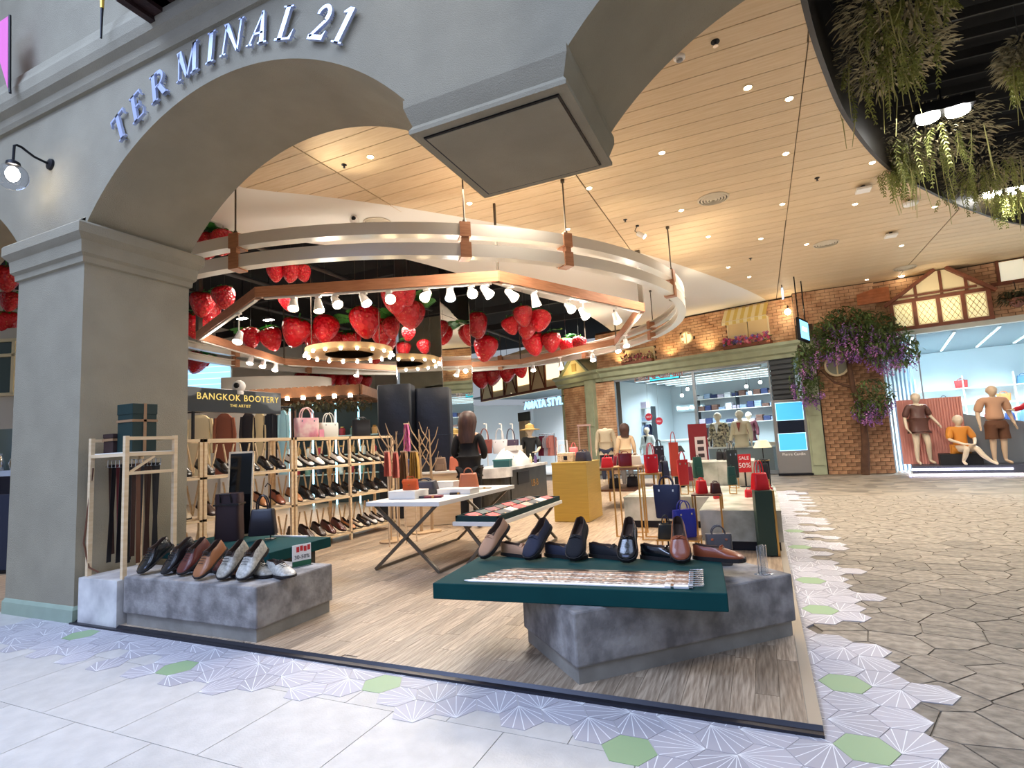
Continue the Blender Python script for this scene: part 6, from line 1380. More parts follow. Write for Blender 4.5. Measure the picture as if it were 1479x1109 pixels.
def garment(fr, u, v, zr, h, rgb, lb, group, w=.30, rot=90, name='hanging_shirt'):
    t = thing(name, lb, 'clothing', fr.w(u, v, zr), fr.ang+R_(rot), group); b = MB(); n = 8
    b.loft([[(x*s, y*(1+.2*math.sin(x*40+z*5)), z) for x, y in rrect(w, .05, .02, 2)] for z, s in ((-h, 1.05), (-h*.6, .95), (-h*.25, .92), (-.12, 1.0), (-.05, .55), (-.03, .25))]); b.build('cloth', bagmat(rgb, .8), t, smooth=True)
    for s in (-1, 1): MB().tube([(s*w*.48, 0, -.11), (s*w*.60, 0, -h*.35), (s*w*.56, 0, -h*.62)], [.035, .035, .03], 6).build('sleeve', bagmat(rgb, .8), t, smooth=True)
    MB().tube([(-w*.3, 0, -.08), (0, 0, -.03), (0, 0, .0), (.015, 0, .02), (0, 0, .03)], .004, 5).build('hanger', m_chrome, t)
c1 = [((60, 70, 110), 'navy'), ((196, 186, 206), 'lilac'), ((226, 228, 232), 'white'), ((150, 170, 196), 'light blue')]
uA = PC.loc(915, 600, 2.0)[0]
shelfwall(PC, uA, 2.3, 1.5, 'steel shirt shelf with a hanging rail behind the left glass pane', (1.75, 2.25), 1, c1, 'menswear shelf by the corner', rail=1.70)
for k in range(12):
    c = c1[(2, 3, 3, 2, 1, 3, 2, 3, 2, 3, 0, 0)[k]]; garment(PC, uA-.62+.11*k, 2.08, 1.68, .82, c[0], c[1]+' shirt hanging on the rail behind the left glass pane', 'shirts on the menswear rail')
uB = PC.loc(1040, 600, 3.8)[0]
shelfwall(PC, uB+.5, 4.5, 3.0, 'long steel shelf along the back wall of the menswear shop', (1.55, 2.05, 2.5), 2, c1+[((120, 90, 80), 'brown')], 'menswear back shelf', 2.7)
for k in range(9): garment(PC, uB-.7+.12*k, 4.2, 1.45, .75, ((110, 60, 60), (60, 50, 50), (140, 130, 120))[k % 3], ('brick red', 'dark brown', 'stone')[k % 3]+' shirt hanging below the long back shelf', 'shirts under the back shelf')
for k in range(7): garment(PC, uR-.7+.10*k, 3.3, 1.62, .80, (150, 176, 198), 'light blue shirt hanging near the dark louvre', 'blue shirts near the louvre')
o = fr_thing(PC, 'display_counter', 'long white display counter of folded knitwear behind the glass', 'counter', (uM+uR)/2-.05, .75, 0); wct = uR-uM-.35; MB().box(-wct/2, wct/2, -.35, .35, 0, .74).build('body', M('counter_grey', (140, 146, 146), .6), o); MB().box(-wct/2-.03, wct/2+.03, -.38, .38, .74, .78).build('top', m_whitelam, o)
for k in range(9):
    c = [((206, 214, 216), 'pale grey'), ((150, 176, 190), 'dusty blue'), ((226, 214, 196), 'cream')][k // 3]; t = thing('folded_knit', c[1]+' folded knit on the long white counter', 'clothing', PC.w((uM+uR)/2-.05-wct/2+.16+.21*k, .66, .781), PC.ang, 'folded knitwear on the white counter')
    for q in range(3): MB().box(-.09, .09, -.14, .14, .035*q, .035*q+.03).build('fold', bagmat(c[0], .9), t, bevel=.008)
o = fr_thing(PC, 'cash_desk', 'plain pale desk against the grey wall of the menswear shop', 'desk', PC.loc(985, 620, 2.6)[0], 2.6, 0); MB().box(-.75, .75, -.3, .3, 0, 1.0).build('body', M('desk_pale', (206, 220, 222), .4), o); MB().box(-.8, .8, -.34, .34, 1.0, 1.05).build('top', m_whitelam, o)
for px, py, lb in ((937, 602, 'round red sale tag hanging beside the rail of shirts'), (952, 608, 'second round red sale tag hanging over the pale desk')):
    u, z = PC.loc(px, py, 1.2); o = fr_thing(PC, 'sale_tag', lb, 'sale sign', u, 1.2, z); RX = Matrix.Rotation(R_(90), 4, 'X'); MB().lathe([(.13, -.006), (.13, .006)], 24, M4=RX).build('disc', M('tag_red', (206, 40, 56), .5), o); text('SALE', .085, 'lettering', M('print_white', (240, 236, 232)), o, (0, -.008, -.03), FACE_Y, depth=.002); MB().cyl((0, 0, .12), (0, 0, zc0-z), .003, n=5).build('string', m_wire, o)
for k, (px, py) in enumerate(((985, 571), (993, 562), (1002, 554), (1078, 558), (1083, 567), (1098, 552))):
    u, z = PC.loc(px, py, 1.8); o = fr_thing(PC, 'pendant_bulb', 'bare glowing pendant bulb inside the menswear shop', 'pendant lamp', u, 1.8, z, 'pendant bulbs in the menswear shop'); MB().sphere((0, 0, 0), .055, 12, 8).build('bulb', E_LAMP['n'], o); MB().lathe([(.02, .05), (.025, .10)], 10).build('socket', m_dark, o); MB().cyl((0, 0, .10), (0, 0, zc0-z), .004, n=5).build('cord', m_dark, o)
UP = [l for l in LINKS if l[0][:2] not in ('hi', 'kn', 'cl', 'an') and l[1][:2] not in ('hi',)]
def bust(fr, px, v, lb, H, coat, lapel, zb=.78, extra=None, base=None):
    u, _ = fr.loc(px, 620, v); o = figure('mannequin', lb, 'mannequin', fr.w(u, v, zb-.50*H), fr.ang+R_(0), H, pose(wrL=(.15, -.05, .53), wrR=(-.15, -.05, .53)), m_manw, [('jacket', TORSO+sleeves(2), .022, coat, 'pelvis', {'pelvis': (1.1, 1.15), 'spine': (1.2, 1.2)})], UP)
    b = MB(); b.add([(-.030*H, -.085*H, .80*H), (.030*H, -.085*H, .80*H), (0, -.098*H, .66*H), (-.030*H, -.075*H, .80*H), (.030*H, -.075*H, .80*H), (0, -.088*H, .66*H)], [(0, 1, 2), (5, 4, 3), (0, 3, 4, 1), (1, 4, 5, 2), (2, 5, 3, 0)]); b.build('shirt_front', lapel, o.children[1])
    zf_ = (.782 if v < .7 else .0)-(zb-.50*H); MB().cyl((0, 0, zf_), (0, 0, .52*H), .02, n=8).build('stand_pole', m_chrome, o); return o
m_floral = M('floral_jacket', (34, 34, 36), .7, rgb2=(206, 186, 150), vscale=16); m_coatb = M('beige_coat', (216, 196, 162), .8)
bust(PC, 1038, .55, 'mannequin in a dark floral jacket behind the menswear glass', 2.0, m_floral, bagmat((230, 226, 220), .8), .88); bust(PC, 1070, .5, 'mannequin in a beige double-breasted coat behind the menswear glass', 2.04, m_coatb, bagmat((140, 60, 50), .8), .88)
bust(PC, 1083, 3.0, 'mannequin in a wine jacket deep inside the menswear shop', 1.80, bagmat((90, 40, 50), .8), bagmat((230, 226, 220), .8), 1.0)
bust(PC, 934, .8, 'mannequin in a white shirt with a dark vest beside the sale tag', 1.72, bagmat((206, 214, 212), .8), bagmat((30, 34, 36), .8), .70)
# dark louvre and screen kiosk, sage pilaster
o = fr_thing(PC, 'dark_louvre', 'dark slatted louvre panel beside the menswear shop glass', 'louvre', uR+.33, -.02, 0); MB().box(-.30, .30, .0, .05, 0, zc0).build('backing', M('louvre_back', (40, 44, 48), .7), o)
for k in range(22): MB().box(-.30, .30, -.04, .0, .1+.14*k, .1+.14*k+.09).build('slat', M('louvre_slat', (62, 66, 70), .6), o)
ka, kb = onY(1117, 600, 13.75).x, onY(1165, 600, 13.75).x; kt = onY(1135, 577, 13.75).z
o = thing('screen_kiosk', 'grey freestanding kiosk with two bright blue screens beside the brick column', 'kiosk', ((ka+kb)/2, 13.75, 0)); w = kb-ka
MB().box(-w/2, w/2, 0, .18, .05, kt).build('body', M('kiosk_grey', (132, 130, 128), .4, .3), o, bevel=.01); MB().box(-w/2-.02, w/2+.02, -.05, .22, 0, .05).build('foot', m_dark, o)
for z0, z1, mm, nm in ((.62, .80, M('screen_blue', (60, 150, 232), emit=1.3), 'screen'), (.40, .585, M('screen_blue', (60, 150, 232)), 'screen'), (.59, .795-.18, m_dark, 'screen_gap')): pass
for z0, z1 in ((.73, .955), (.33, .545)): MB().box(-w*.40, w*.40, -.012, 0, kt*z0, kt*z1).build('screen', M('screen_blue', (50, 146, 232), emit=1.25), o); MB().box(-w*.42, w*.42, -.006, 0, kt*(z0-.008), kt*(z1+.008)).build('screen_border', M('screen_edge', (180, 224, 255), emit=1.2), o)
MB().box(-w*.40, w*.40, -.008, 0, kt*.555, kt*.72).build('dark_panel', M('screen_dark', (14, 22, 40), .2), o); text('Pierre Cardin', .10, 'lettering', M('print_white', (240, 236, 232)), o, (0, -.002, kt*.26), FACE_Y, depth=.002)
o = MB().box(1.02, 1.37, 13.72, 14.0, 0, 3.0); o.box(1.07, 1.32, 13.69, 13.72, .25, 1.4); o.box(1.07, 1.32, 13.69, 13.72, 1.55, 2.9); struct(o.build('trim_4', m_sage, None))
# ---- brick column with the wisteria
col = struct(MB().box(1.40, 2.86, 13.835, 14.6, 0, CZ).build('wall_brick_column', m_mortar, None)); holder = col
BC = Frame((1.40, 13.82), (2.86, 13.82))
def col_bricks():
    z = 0.0; r = 0; bw, bh, g = .212, .098, .010; me = MB().box(-bw/2+g/2, bw/2-g/2, -.03, .0, 0, bh-g).mesh('brick', m_brick)
    while z < 4.0:
        u = 1.40-(bw/2 if r % 2 else 0)
        while u < 2.84:
            a, c = max(u, 1.40), min(u+bw, 2.86)
            if (((a+c)/2-onY(1208, 528, 13.80).x)**2+(z+.05-onY(1208, 528, 13.80).z)**2) > .20**2 and c-a > .03:
                pass; put('brick', me if c-a > bw-.002 else MB().box(a-(a+c)/2+g/2, c-(a+c)/2-g/2, -.03, 0, 0, bh-g).mesh('brick', m_brick), col, ((a+c)/2, 13.834, z))
            u += bw
        z += bh; r += 1
col_bricks()
st2 = MB(); z = 4.0; r = 0
while z < CZ-.02:
    u = 1.0-(.11 if r % 2 else 0)
    while u < 2.9: st2.box(max(u, 1.0)+.005, min(u+.22, 2.86)-.005, 13.80, 13.834, z, z+.078); u += .22
    z += .088; r += 1
tag(st2.build('bricks', m_brickw, col, fix=False), kind='stuff')
struct(MB().box(1.0, 1.42, 13.836, 14.3, 2.9, CZ).build('wall_brick_return', m_mortar, None))
pz = onY(1208, 528, 13.80); round_window(Frame((0, 13.80), (1, 13.80)), pz.x, pz.z, .285, 'round sage-framed window in the brick column behind the wisteria', -.04, False)
# wisteria tree
tx = onZ(1250, 685, 0); tw = thing('wisteria_tree', 'artificial wisteria tree with purple blossom climbing the brick column', 'tree', (tx.x, 13.55, 0)); m_bark = M('bark', (84, 58, 42), .9, bump=.8, bscale=30, var=.2)
def tp(px, py, y=13.5): q = onY(px, py, y); return (q.x-tx.x, y-13.55, q.z)
b = MB(); b.tube([(0, 0, 0), tp(1250, 640), tp(1246, 600), tp(1232, 560), tp(1226, 525), tp(1228, 500)], [.10, .085, .075, .065, .055, .04], 10); b.build('trunk', m_bark, tw, smooth=True)
for pts in (((1232, 560), (1205, 552), (1185, 535), (1170, 555)), ((1226, 525), (1250, 490), (1290, 500), (1320, 515)), ((1228, 505), (1200, 480), (1175, 490)), ((1246, 600), (1262, 585), (1275, 575)), ((1228, 500), (1225, 470), (1230, 455))):
    b = MB(); b.tube([tp(*q) for q in pts], [.04, .03, .022, .014][:len(pts)], 7); b.build('branch', m_bark, tw, smooth=True)
rg = random.Random(11); lf, bl, bl2 = MB(), MB(), MB()
blobs = [(1200, 478, 26, 22), (1225, 462, 36, 20), (1258, 472, 40, 24), (1285, 488, 32, 24), (1305, 505, 26, 20), (1240, 492, 44, 22), (1280, 512, 34, 18), (1178, 500, 24, 26), (1162, 520, 18, 22), (1158, 548, 18, 26), (1172, 560, 18, 20), (1262, 570, 30, 24), (1255, 590, 24, 16), (1215, 500, 34, 18)]
for px, py, rx, ry in blobs:
    for k in range(int(rx*ry*.62)):
        a, rr = rg.uniform(0, 6.28), rg.random()**.5; q = Vector(tp(px+rx*rr*math.cos(a), py+ry*rr*math.sin(a), 13.45+rg.uniform(-.45, .15)))
        leafblade(lf, q, (rg.uniform(-1, 1), rg.uniform(-1, .5), rg.uniform(-1, .6)), (rg.uniform(-.3, .3), .4, 1), rg.uniform(.07, .13), .045, .4)
    for k in range(int(rx*.95)):
        a, rr = rg.uniform(0, 6.28), rg.random()**.5; q = Vector(tp(px+rx*rr*math.cos(a), py+ry*(.2+.8*rr*abs(math.sin(a))), 13.40+rg.uniform(-.45, .05))); L_ = rg.uniform(.14, .30); tgt = bl if rg.random() < .6 else bl2
        for j in range(12):
            t = j/12; w_ = .05*(1-t)+.012; c0 = q+Vector((rg.uniform(-w_, w_), rg.uniform(-w_, w_), -L_*t)); leafblade(tgt, c0, (rg.uniform(-1, 1), rg.uniform(-1, 1), -.4), (0, 0, 1) if rg.random() < .5 else (1, 0, 0), .045, .04, .1)
tag(lf.build('foliage', M('wisteria_leaf', (74, 92, 46), .6, var=.4, vscale=3), tw, fix=False), kind='stuff'); tag(bl.build('blossom', M('wisteria_purple', (140, 96, 168), .7, var=.2, vscale=5), tw, fix=False), kind='stuff'); tag(bl2.build('blossom', M('wisteria_pink', (190, 128, 186), .7), tw, fix=False), kind='stuff')
light('tree_glow', 'SPOT', (2.0, 11.2, 4.7), 70, (1, .88, .70), (2.1, 13.8, 2.4), spot_size=R_(60), spot_blend=.8, shadow_soft_size=.1)
# ---- corner of the half-timbered fashion shop
AM = Frame((-9.6, 19.0), (-5.30, 16.12))
uc0, uc1 = AM.loc(817, 600)[0], AM.loc(848, 600)[0]; pu0, pu1 = PC.loc(866, 600)[0], PC.loc(891, 600)[0]
w1 = fr_struct(AM, 'wall_corner', MB().box(uc0, AM.L+.15, .02, .35, 0, zc0), m_mortar); bricks_into(uc0, AM.L+.1, 0, zc0, .03, w1, False, bw=.22, bh=.088)
w2 = fr_struct(PC, 'wall_corner', MB().box(pu0-.25, pu1, .02, .35, 0, zc0), m_mortar); bricks_into(pu0-.2, pu1, 0, zc0, .03, w2, False, bw=.22, bh=.088)
cxy = PC.w(PC.loc(857, 600)[0], 0, 0); b = MB().box(-.20, .20, -.16, .2, 0, zc0+.1); b.box(-.14, .14, -.19, -.16, .3, 1.5); b.box(-.14, .14, -.19, -.16, 1.65, 2.95); o = b.build('trim_5', m_sage, None, loc=(cxy.x, cxy.y, 0), rot=(AM.ang+PC.ang)/2, bevel=.01); struct(o)
b = MB().box(uc0-.1, uc0, -.06, .2, 0, zc0); fr_struct(AM, 'trim_6', b, m_sage)
b = MB(); b.loft([[(u, y, z) for y, z in pf] for u in (uc0-.25, AM.L+.5)]); fr_struct(AM, 'trim_7', b, m_sage)
q0 = AM.w((uc0+AM.L)/2+.1, -.25, zc1); o = thing('corner_gable', 'small cream gabled dormer glowing above the sage cornice corner', 'gable', q0, AM.ang)
ml = M('gable_cream', (244, 224, 160), .7); b = MB(); b.add([(-.75, 0, 0), (.75, 0, 0), (.0, 0, .62), (-.75, .9, 0), (.75, .9, 0), (0, .9, .62)], [(0, 1, 2), (5, 4, 3), (0, 2, 5, 3), (1, 4, 5, 2), (0, 3, 4, 1)]); b.build('gable_body', ml, o)
for s in (-1, 1): MB().bar((s*.85, -.05, -.06), (0, -.05, .68), .10, .06).build('bargeboard', m_sage, o)
MB().box(-.12, .12, -.03, 0, .08, .36).build('gable_opening', M('gable_shade', (196, 166, 96), .8), o)
light('gable_glow', 'POINT', AM.w((uc0+AM.L)/2, -.8, zc1+.1), 14, (1, .8, .45), shadow_soft_size=.1)
# half-timbered fascia and the white shop below
za, zb_ = AM.loc(757, 569)[1], AM.loc(757, 525)[1]; fu0, fu1 = AM.loc(695, 560)[0], uc0-.1; W2 = fu1-fu0
fas = fr_thing(AM, 'timbered_fascia', 'half-timbered cream fascia with lit panes above the white fashion shop', 'fascia', fu0, 0, za); Hf = max(.8, zb_-za)
MB().box(0, W2, .0, .15, 0, Hf+.6).build('render', m_cream, fas)
for z in (0, Hf*.98): MB().box(0, W2, -.06, .0, z, z+.10).build('timber', m_timber, fas)
npan = 6
for k in range(npan+1): MB().box(W2*k/npan-.04, W2*k/npan+.04, -.05, .0, .1, Hf).build('timber', m_timber, fas)
for k in range(npan):
    x0, x1 = W2*k/npan+.05, W2*(k+1)/npan-.05
    if k % 2: MB().box(x0+.06, x1-.06, -.03, -.01, Hf*.30, Hf*.88).build('lit_pane', M('pane_glow', (255, 238, 200), emit=1.2), fas)
    else:
        for s in (0, 1): MB().bar((x0 if s else x1, -.02, .12), ((x0+x1)/2, -.02, Hf*.9), .05, .03).build('brace', m_timber, fas)
m_whiteroom = M('white_shop_wall', (222, 230, 236), .7)
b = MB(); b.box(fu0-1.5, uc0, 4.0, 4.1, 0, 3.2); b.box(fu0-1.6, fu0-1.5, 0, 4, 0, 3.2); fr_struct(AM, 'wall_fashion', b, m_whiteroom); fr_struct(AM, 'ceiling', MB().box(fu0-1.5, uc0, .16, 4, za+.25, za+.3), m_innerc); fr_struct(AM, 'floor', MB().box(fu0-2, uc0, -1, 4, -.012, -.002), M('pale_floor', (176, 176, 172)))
light('fashion_light', 'AREA', AM.w((fu0+uc0)/2, 1.8, za+.15), 330, (.92, .96, 1), AM.w((fu0+uc0)/2, 1.8, 0), shape='RECTANGLE', size=3, size_y=2.4, spread=R_(140))
u, z = AM.loc(783, 582, -.08); o = fr_thing(AM, 'shop_lettering', 'glowing pale blue letters reading AMATA STYL on the fashion shop', 'sign', u, -.06, z-.16); text('AMATA STYL', .46, 'lettering', M('letter_blue', (150, 206, 250), emit=1.8), o, (0, 0, 0), FACE_Y, depth=.06, bold=.006); MB().box(-1.45, 1.45, .0, .02, .30, .33).build('rail', m_dark, o)
u, z = AM.loc(757, 602, -1.2); o = fr_thing(AM, 'dark_notice', 'small black notice board standing above the cash counter', 'sign', u, -1.2, 0); MB().box(-.40, .40, -.03, .03, z-.16, z+.18).build('panel', M('notice_black', (46, 52, 54), .5), o); MB().box(-.36, .36, -.034, -.03, z-.12, z+.14).build('face', M('notice_face', (60, 68, 70), .4), o); MB().box(-.20, .20, -.12, .12, 0, z-.16).build('pedestal', M('notice_ped', (150, 136, 110), .6), o)
J = pose(elL=(.14, -.02, .66), wrL=(.10, -.10, .60), paL=(.08, -.13, .60))
p = atD(766, 640, 13.2); Hm = zAt(611, p.x, p.y)-PZ
o = figure('mannequin', 'mannequin in a black dress and straw hat in front of the white fashion shop', 'mannequin', (p.x, p.y, PZ), R_(14), Hm*.97, J, m_manw, [('dress', TORSO+sleeves(1)+LEGS, .03, bagmat((26, 28, 28), .8), 'pelvis', {'hiL': (1.4, 1.5), 'hiR': (1.4, 1.5), 'knL': (2.0, 1.9), 'knR': (2.0, 1.9)})])
MB().lathe([(.24, .925), (.25, .935), (.115, .95), (.11, 1.0), (.02, 1.03)], 22).build('straw_hat', M('straw', (196, 164, 100), .8), o).scale = (1, 1, Hm*.97)
for n, (px, c, nm) in enumerate(((700, (120, 60, 50), 'brown'), (722, (200, 196, 196), 'pale grey'), (738, (60, 44, 60), 'plum'))):
    p = atD(px, 640, 11.8); z0 = zAt(655, p.x, p.y); o2 = thing('hook_stand', 'slim white hook stand carrying the %s long-handled tote' % nm, 'stand', (p.x, p.y, PZ)); zt2 = zAt(612, p.x, p.y)-PZ; MB().cyl((0, .12, 0), (0, .12, zt2), .012, n=8).build('pole', m_lampw, o2); MB().box(-.12, .12, 0, .24, 0, .015).build('foot', m_lampw, o2); MB().bar((0, .12, zt2), (0, -.02, zt2), .015).build('hook', m_lampw, o2)
    bag('tote_bag', nm+' long-handled tote hanging on a white hook stand beyond the counter', (p.x, p.y, z0), .30, .30, .10, c, R_(14), 'tote', .5, hl=1.1)
rk = fr_thing(AM, 'clothes_rail', 'chrome clothes rail at the front of the white fashion shop', 'clothes rail', AM.loc(790, 640, -.4)[0], -.4, 0); MB().cyl((-.5, 0, 1.5), (.5, 0, 1.5), .014, n=8).build('rail', m_chrome, rk)
for s in (-1, 1): MB().cyl((s*.5, 0, 0), (s*.5, 0, 1.5), .014, n=8).build('post', m_chrome, rk)
for k in range(7):
    c = ((110, 26, 50), 'wine red') if k < 3 else ((200, 190, 200), 'pale lilac') if k < 5 else ((230, 150, 140), 'salmon'); garment(AM, AM.loc(790, 640, -.4)[0]-.4+.13*k, -.4, 1.47, .8, c[0], c[1]+' garment on the chrome rail of the fashion shop', 'garments on the chrome rail')
for k in range(6): garment(AM, .5+.45*k, 3.8, 1.9, .9, ((226, 200, 190), (120, 110, 120), (206, 206, 210))[k % 3], ('blush', 'slate', 'pale grey')[k % 3]+' dress on the fashion shop back wall', 'dresses on the fashion shop wall', .4, 0, 'hanging_dress')
# mannequin torso in a pale blazer by the brick corner
p = atD(875, 640, 14.6); Hb = 1.75
o = figure('mannequin', 'mannequin torso in a beige blazer beside the sage corner pilaster', 'mannequin', (p.x, p.y, zAt(616, p.x, p.y)-.86*Hb), R_(10), Hb, pose(), m_manw, [('blazer', TORSO+sleeves(2), .022, bagmat((186, 172, 146), .8), 'pelvis', {'pelvis': (1.15, 1.15)}), ('jeans', LEGS2, .014, bagmat((44, 50, 70), .8), 'pelvis', None)], [l for l in LINKS if l[1] not in ('jaw', 'head', 'crown', 'tip')])
MB().cyl((0, 0, -.3), (0, 0, .3), .02, n=8).build('stand_pole', m_chrome, o)

# ---- womenswear shop at the far right
RS = Frame((2.88, 13.92), (8.2, 12.95)); zr = RS.loc(1400, 472)[1]
wr_ = fr_struct(RS, 'wall_back', MB().box(-.02, 8.2, .02, .3, zr, CZ+.05), m_mortar); bricks_into(0, 8.2, zr+.12, CZ, .03, wr_, False, bw=.24, bh=.088)
fr_struct(RS, 'trim_8', MB().box(0, 8.2, -.10, .1, zr-.02, zr+.12), M('pale_lintel', (196, 196, 186), .5))
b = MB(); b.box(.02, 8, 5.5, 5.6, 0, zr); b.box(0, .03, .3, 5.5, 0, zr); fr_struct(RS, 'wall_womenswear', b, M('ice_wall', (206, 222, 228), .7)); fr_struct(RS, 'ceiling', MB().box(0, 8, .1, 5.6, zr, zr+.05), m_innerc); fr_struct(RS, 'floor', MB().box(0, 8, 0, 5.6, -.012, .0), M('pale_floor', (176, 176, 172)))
for x in (1.5, 4.2): light('womenswear_light', 'AREA', RS.w(x, 2.6, zr-.15), 480, (.84, .94, 1.0), RS.w(x, 2.6, 0), shape='RECTANGLE', size=2.4, size_y=3.6, spread=R_(140))
for k in range(7):
    o = fr_thing(RS, 'light_strip', 'slim white light line under the womenswear shop ceiling', 'light strip', .7+.85*k, 2.6, zr-.03, 'light lines in the womenswear shop'); MB().box(-.03, .03, -2.2, 2.2, -.005, .025).build('housing', m_lampw, o); MB().box(-.022, .022, -2.15, 2.15, -.016, -.005).build('tube', st, o)
for n_, (a_, c_) in enumerate(((.75, 3.2), (3.2, 5.7), (5.7, 8.1))):
    o = fr_thing(RS, 'window_%d' % (n_+3), 'tall clear glass pane of the womenswear shop', None, a_, 0, 0); o['kind'] = 'structure'; MB().box(.01, c_-a_-.01, .0, .012, .05, zr-.03).build('pane', m_glass, o); MB().box(-.015, .015, -.01, .03, 0, zr).build('window_frame', M('steel_frame', (150, 158, 164)), o)
for k in range(7):
    o = fr_thing(RS, 'blue_fin', 'pale blue vertical fin beside the womenswear shop entrance', 'wall fin', .08+.09*k, .05+.22*k, 0, 'blue fins at the womenswear entrance'); MB().box(-.02, .02, -.08, .08, 0, zr-.02).build('fin', M('fin_blue', (150, 186, 210), .5), o); MB().box(-.03, .03, -.09, .09, 0, .04).build('shoe', m_lampw, o)
plat_h = .22; pz0 = onZ(1318, 688, 0); o = thing('lit_platform', 'low white display platform edged with glowing white light lines', 'platform', (4.5, 13.15, 0), RS.ang)
MB().box(-1.45, 3.6, -.62, .75, .0, .05).build('base', m_whitelam, o); MB().box(-1.40, 3.6, -.55, .75, .05, plat_h).build('deck', M('deck_dark', (70, 72, 84), .4), o)
MB().box(-1.47, 3.6, -.64, -.62, .0, .035).build('light_line', M('led_white', (226, 226, 255), emit=7), o); MB().box(-1.42, .35, -.57, -.55, .12, .16).build('light_line', M('led_white', (226, 226, 255)), o); MB().box(-1.47, -1.45, -.64, .6, .0, .035).build('light_line', M('led_white', (226, 226, 255)), o)
x0 = onY(1300, 620, 13.55).x; x1 = onY(1395, 620, 13.45).x; zt3 = onY(1345, 575, 13.5).z; o = thing('ribbed_screen', 'salmon pink ribbed screen behind the mannequins', 'screen', (x0, 13.62, plat_h), RS.ang); w = x1-x0
MB().box(0, w, .03, .06, 0, zt3-plat_h).build('panel', M('salmon', (214, 146, 132), .6), o)
for k in range(24): MB().box(w*(k+.15)/24, w*(k+.75)/24, -.0, .03, 0, zt3-plat_h).build('rib', M('salmon', (204, 126, 112)), o)
def mq(px, y, ztop, zb, **k): x = onY(px, 630, y).x; return x, onY(px, ztop, y).z-zb
xm, hm = mq(1329, 13.18, 566, plat_h)
J = pose(elL=(.165, .03, .66), wrL=(.20, -.06, .56), paL=(.205, -.085, .53), elR=(-.15, .03, .64), wrR=(-.165, -.03, .50), knL=(.075, -.03, .283), clL=(.085, .0, .19), anL=(.10, .02, .05), toL=(.12, -.065, .02))
figure('mannequin', 'standing mannequin in a long brown satin shirt before the salmon screen', 'mannequin', (xm, 13.18, plat_h), R_(14), hm/.99, J, m_manw,
    [('shirt', TORSO+sleeves(1), .026, bagmat((98, 66, 58), .4), 'pelvis', {'elL': (1.25, 1.25), 'elR': (1.25, 1.25), 'spine': (1.3, 1.35), 'pelvis': (1.15, 1.25), 'hem': (1.1, 1.2)})])
xs_, hs_ = mq(1386, 13.05, 598, plat_h); sc = 1.74
dz = hs_/sc-.99+.0; sit = .53+dz
o = MB().box(-.38, .38, -.3, .3, 0, max(.25, sit*sc-.14)).build('black_cube', M('cube_black', (24, 24, 28), .5), None, loc=(xs_-.03, 13.12, plat_h), rot=RS.ang); tag(o, 'black cube seat under the sitting mannequin', 'cube seat')
def sh(n): v = BASE[n]; return (v[0], v[1], v[2]+dz)
J = pose(**{n: sh(n) for n in BASE if n[:2] in ('pe', 'sp', 'ch', 'up', 'ne', 'ja', 'he', 'cr', 'ti', 'sh')}, elL=(.14, -.05, .66+dz), wrL=(.06, -.22, .60+dz), paL=(.02, -.25, .595+dz), elR=(-.14, -.05, .66+dz), wrR=(-.05, -.22, .60+dz), paR=(-.01, -.25, .60+dz),
    hiL=(.052, -.03, sit), knL=(.06, -.25, sit+.02), clL=(.10, -.29, sit*.62), anL=(.16, -.34, .05), toL=(.19, -.41, .018), hiR=(-.052, -.03, sit), knR=(-.04, -.25, sit+.02), clR=(-.06, -.22, sit*.62), anR=(-.08, -.20, .05), toR=(-.085, -.28, .018))
figure('mannequin', 'seated mannequin in an orange puff-sleeve playsuit on a black cube', 'mannequin', (xs_, 13.05, plat_h), R_(8), sc, J, m_manw, [('playsuit', TORSO[:3]+sleeves(1), .022, bagmat((214, 138, 52), .7), 'pelvis', {'shL': (1.3, 1.3), 'shR': (1.3, 1.3), 'elL': (1.1, 1.1), 'elR': (1.1, 1.1)}), ('playsuit_legs', [('pelvis', 'hiL'), ('hiL', 'knL'), ('pelvis', 'hiR'), ('hiR', 'knR')], .012, bagmat((214, 138, 52), .7), 'pelvis', {'knL': (.3, .3), 'knR': (.3, .3)})])
xm, hm = mq(1441, 12.72, 555, plat_h)
J = pose(shL=(.125, .01, .80, .042, .042), shR=(-.125, .01, .80, .042, .042), chest=(0, .004, .725, .105, .07), elL=(.165, .03, .645, .028, .028), elR=(-.165, .03, .645, .028, .028), wrL=(.18, -.02, .51), wrR=(-.18, -.02, .51), paL=(.185, -.035, .47), paR=(-.185, -.035, .47), toL=(.085, -.075, .018), toR=(-.085, -.075, .018), hem=(0, .002, .512), thL=(.064, -.004, .315), thR=(-.064, -.004, .315))
man_ = figure('mannequin', 'tall male mannequin in a beige shirt and brown shorts on the lit platform', 'mannequin', (xm, 12.72, plat_h), R_(10), hm/.99, J, m_mann,
    [('shirt', TORSO[:3]+sleeves(1), .022, bagmat((196, 150, 118), .8), 'pelvis', {'elL': (1.3, 1.3), 'elR': (1.3, 1.3), 'spine': (1.3, 1.35), 'pelvis': (1.1, 1.2)})])
Hq = hm/.99; b = MB(); el = lambda cx, cy, z, rx, ry: [((cx+rx*math.cos(2*math.pi*q/20))*Hq, (cy+ry*math.sin(2*math.pi*q/20))*Hq, z*Hq) for q in range(20)]
b.loft([el(0, 0, .545, .100, .080), el(0, 0, .50, .118, .096), el(0, 0, .465, .120, .096), el(0, 0, .445, .110, .088)])
for s_ in (-1, 1): b.loft([el(s_*.058, 0, .49, .062, .090), el(s_*.060, -.002, .42, .063, .072), el(s_*.064, -.004, .36, .064, .068), el(s_*.066, -.004, .315, .066, .068)])
b.build('shorts', bagmat((98, 62, 40), .8), man_, smooth=True)
xr, hr_ = mq(1490, 12.9, 558, plat_h)
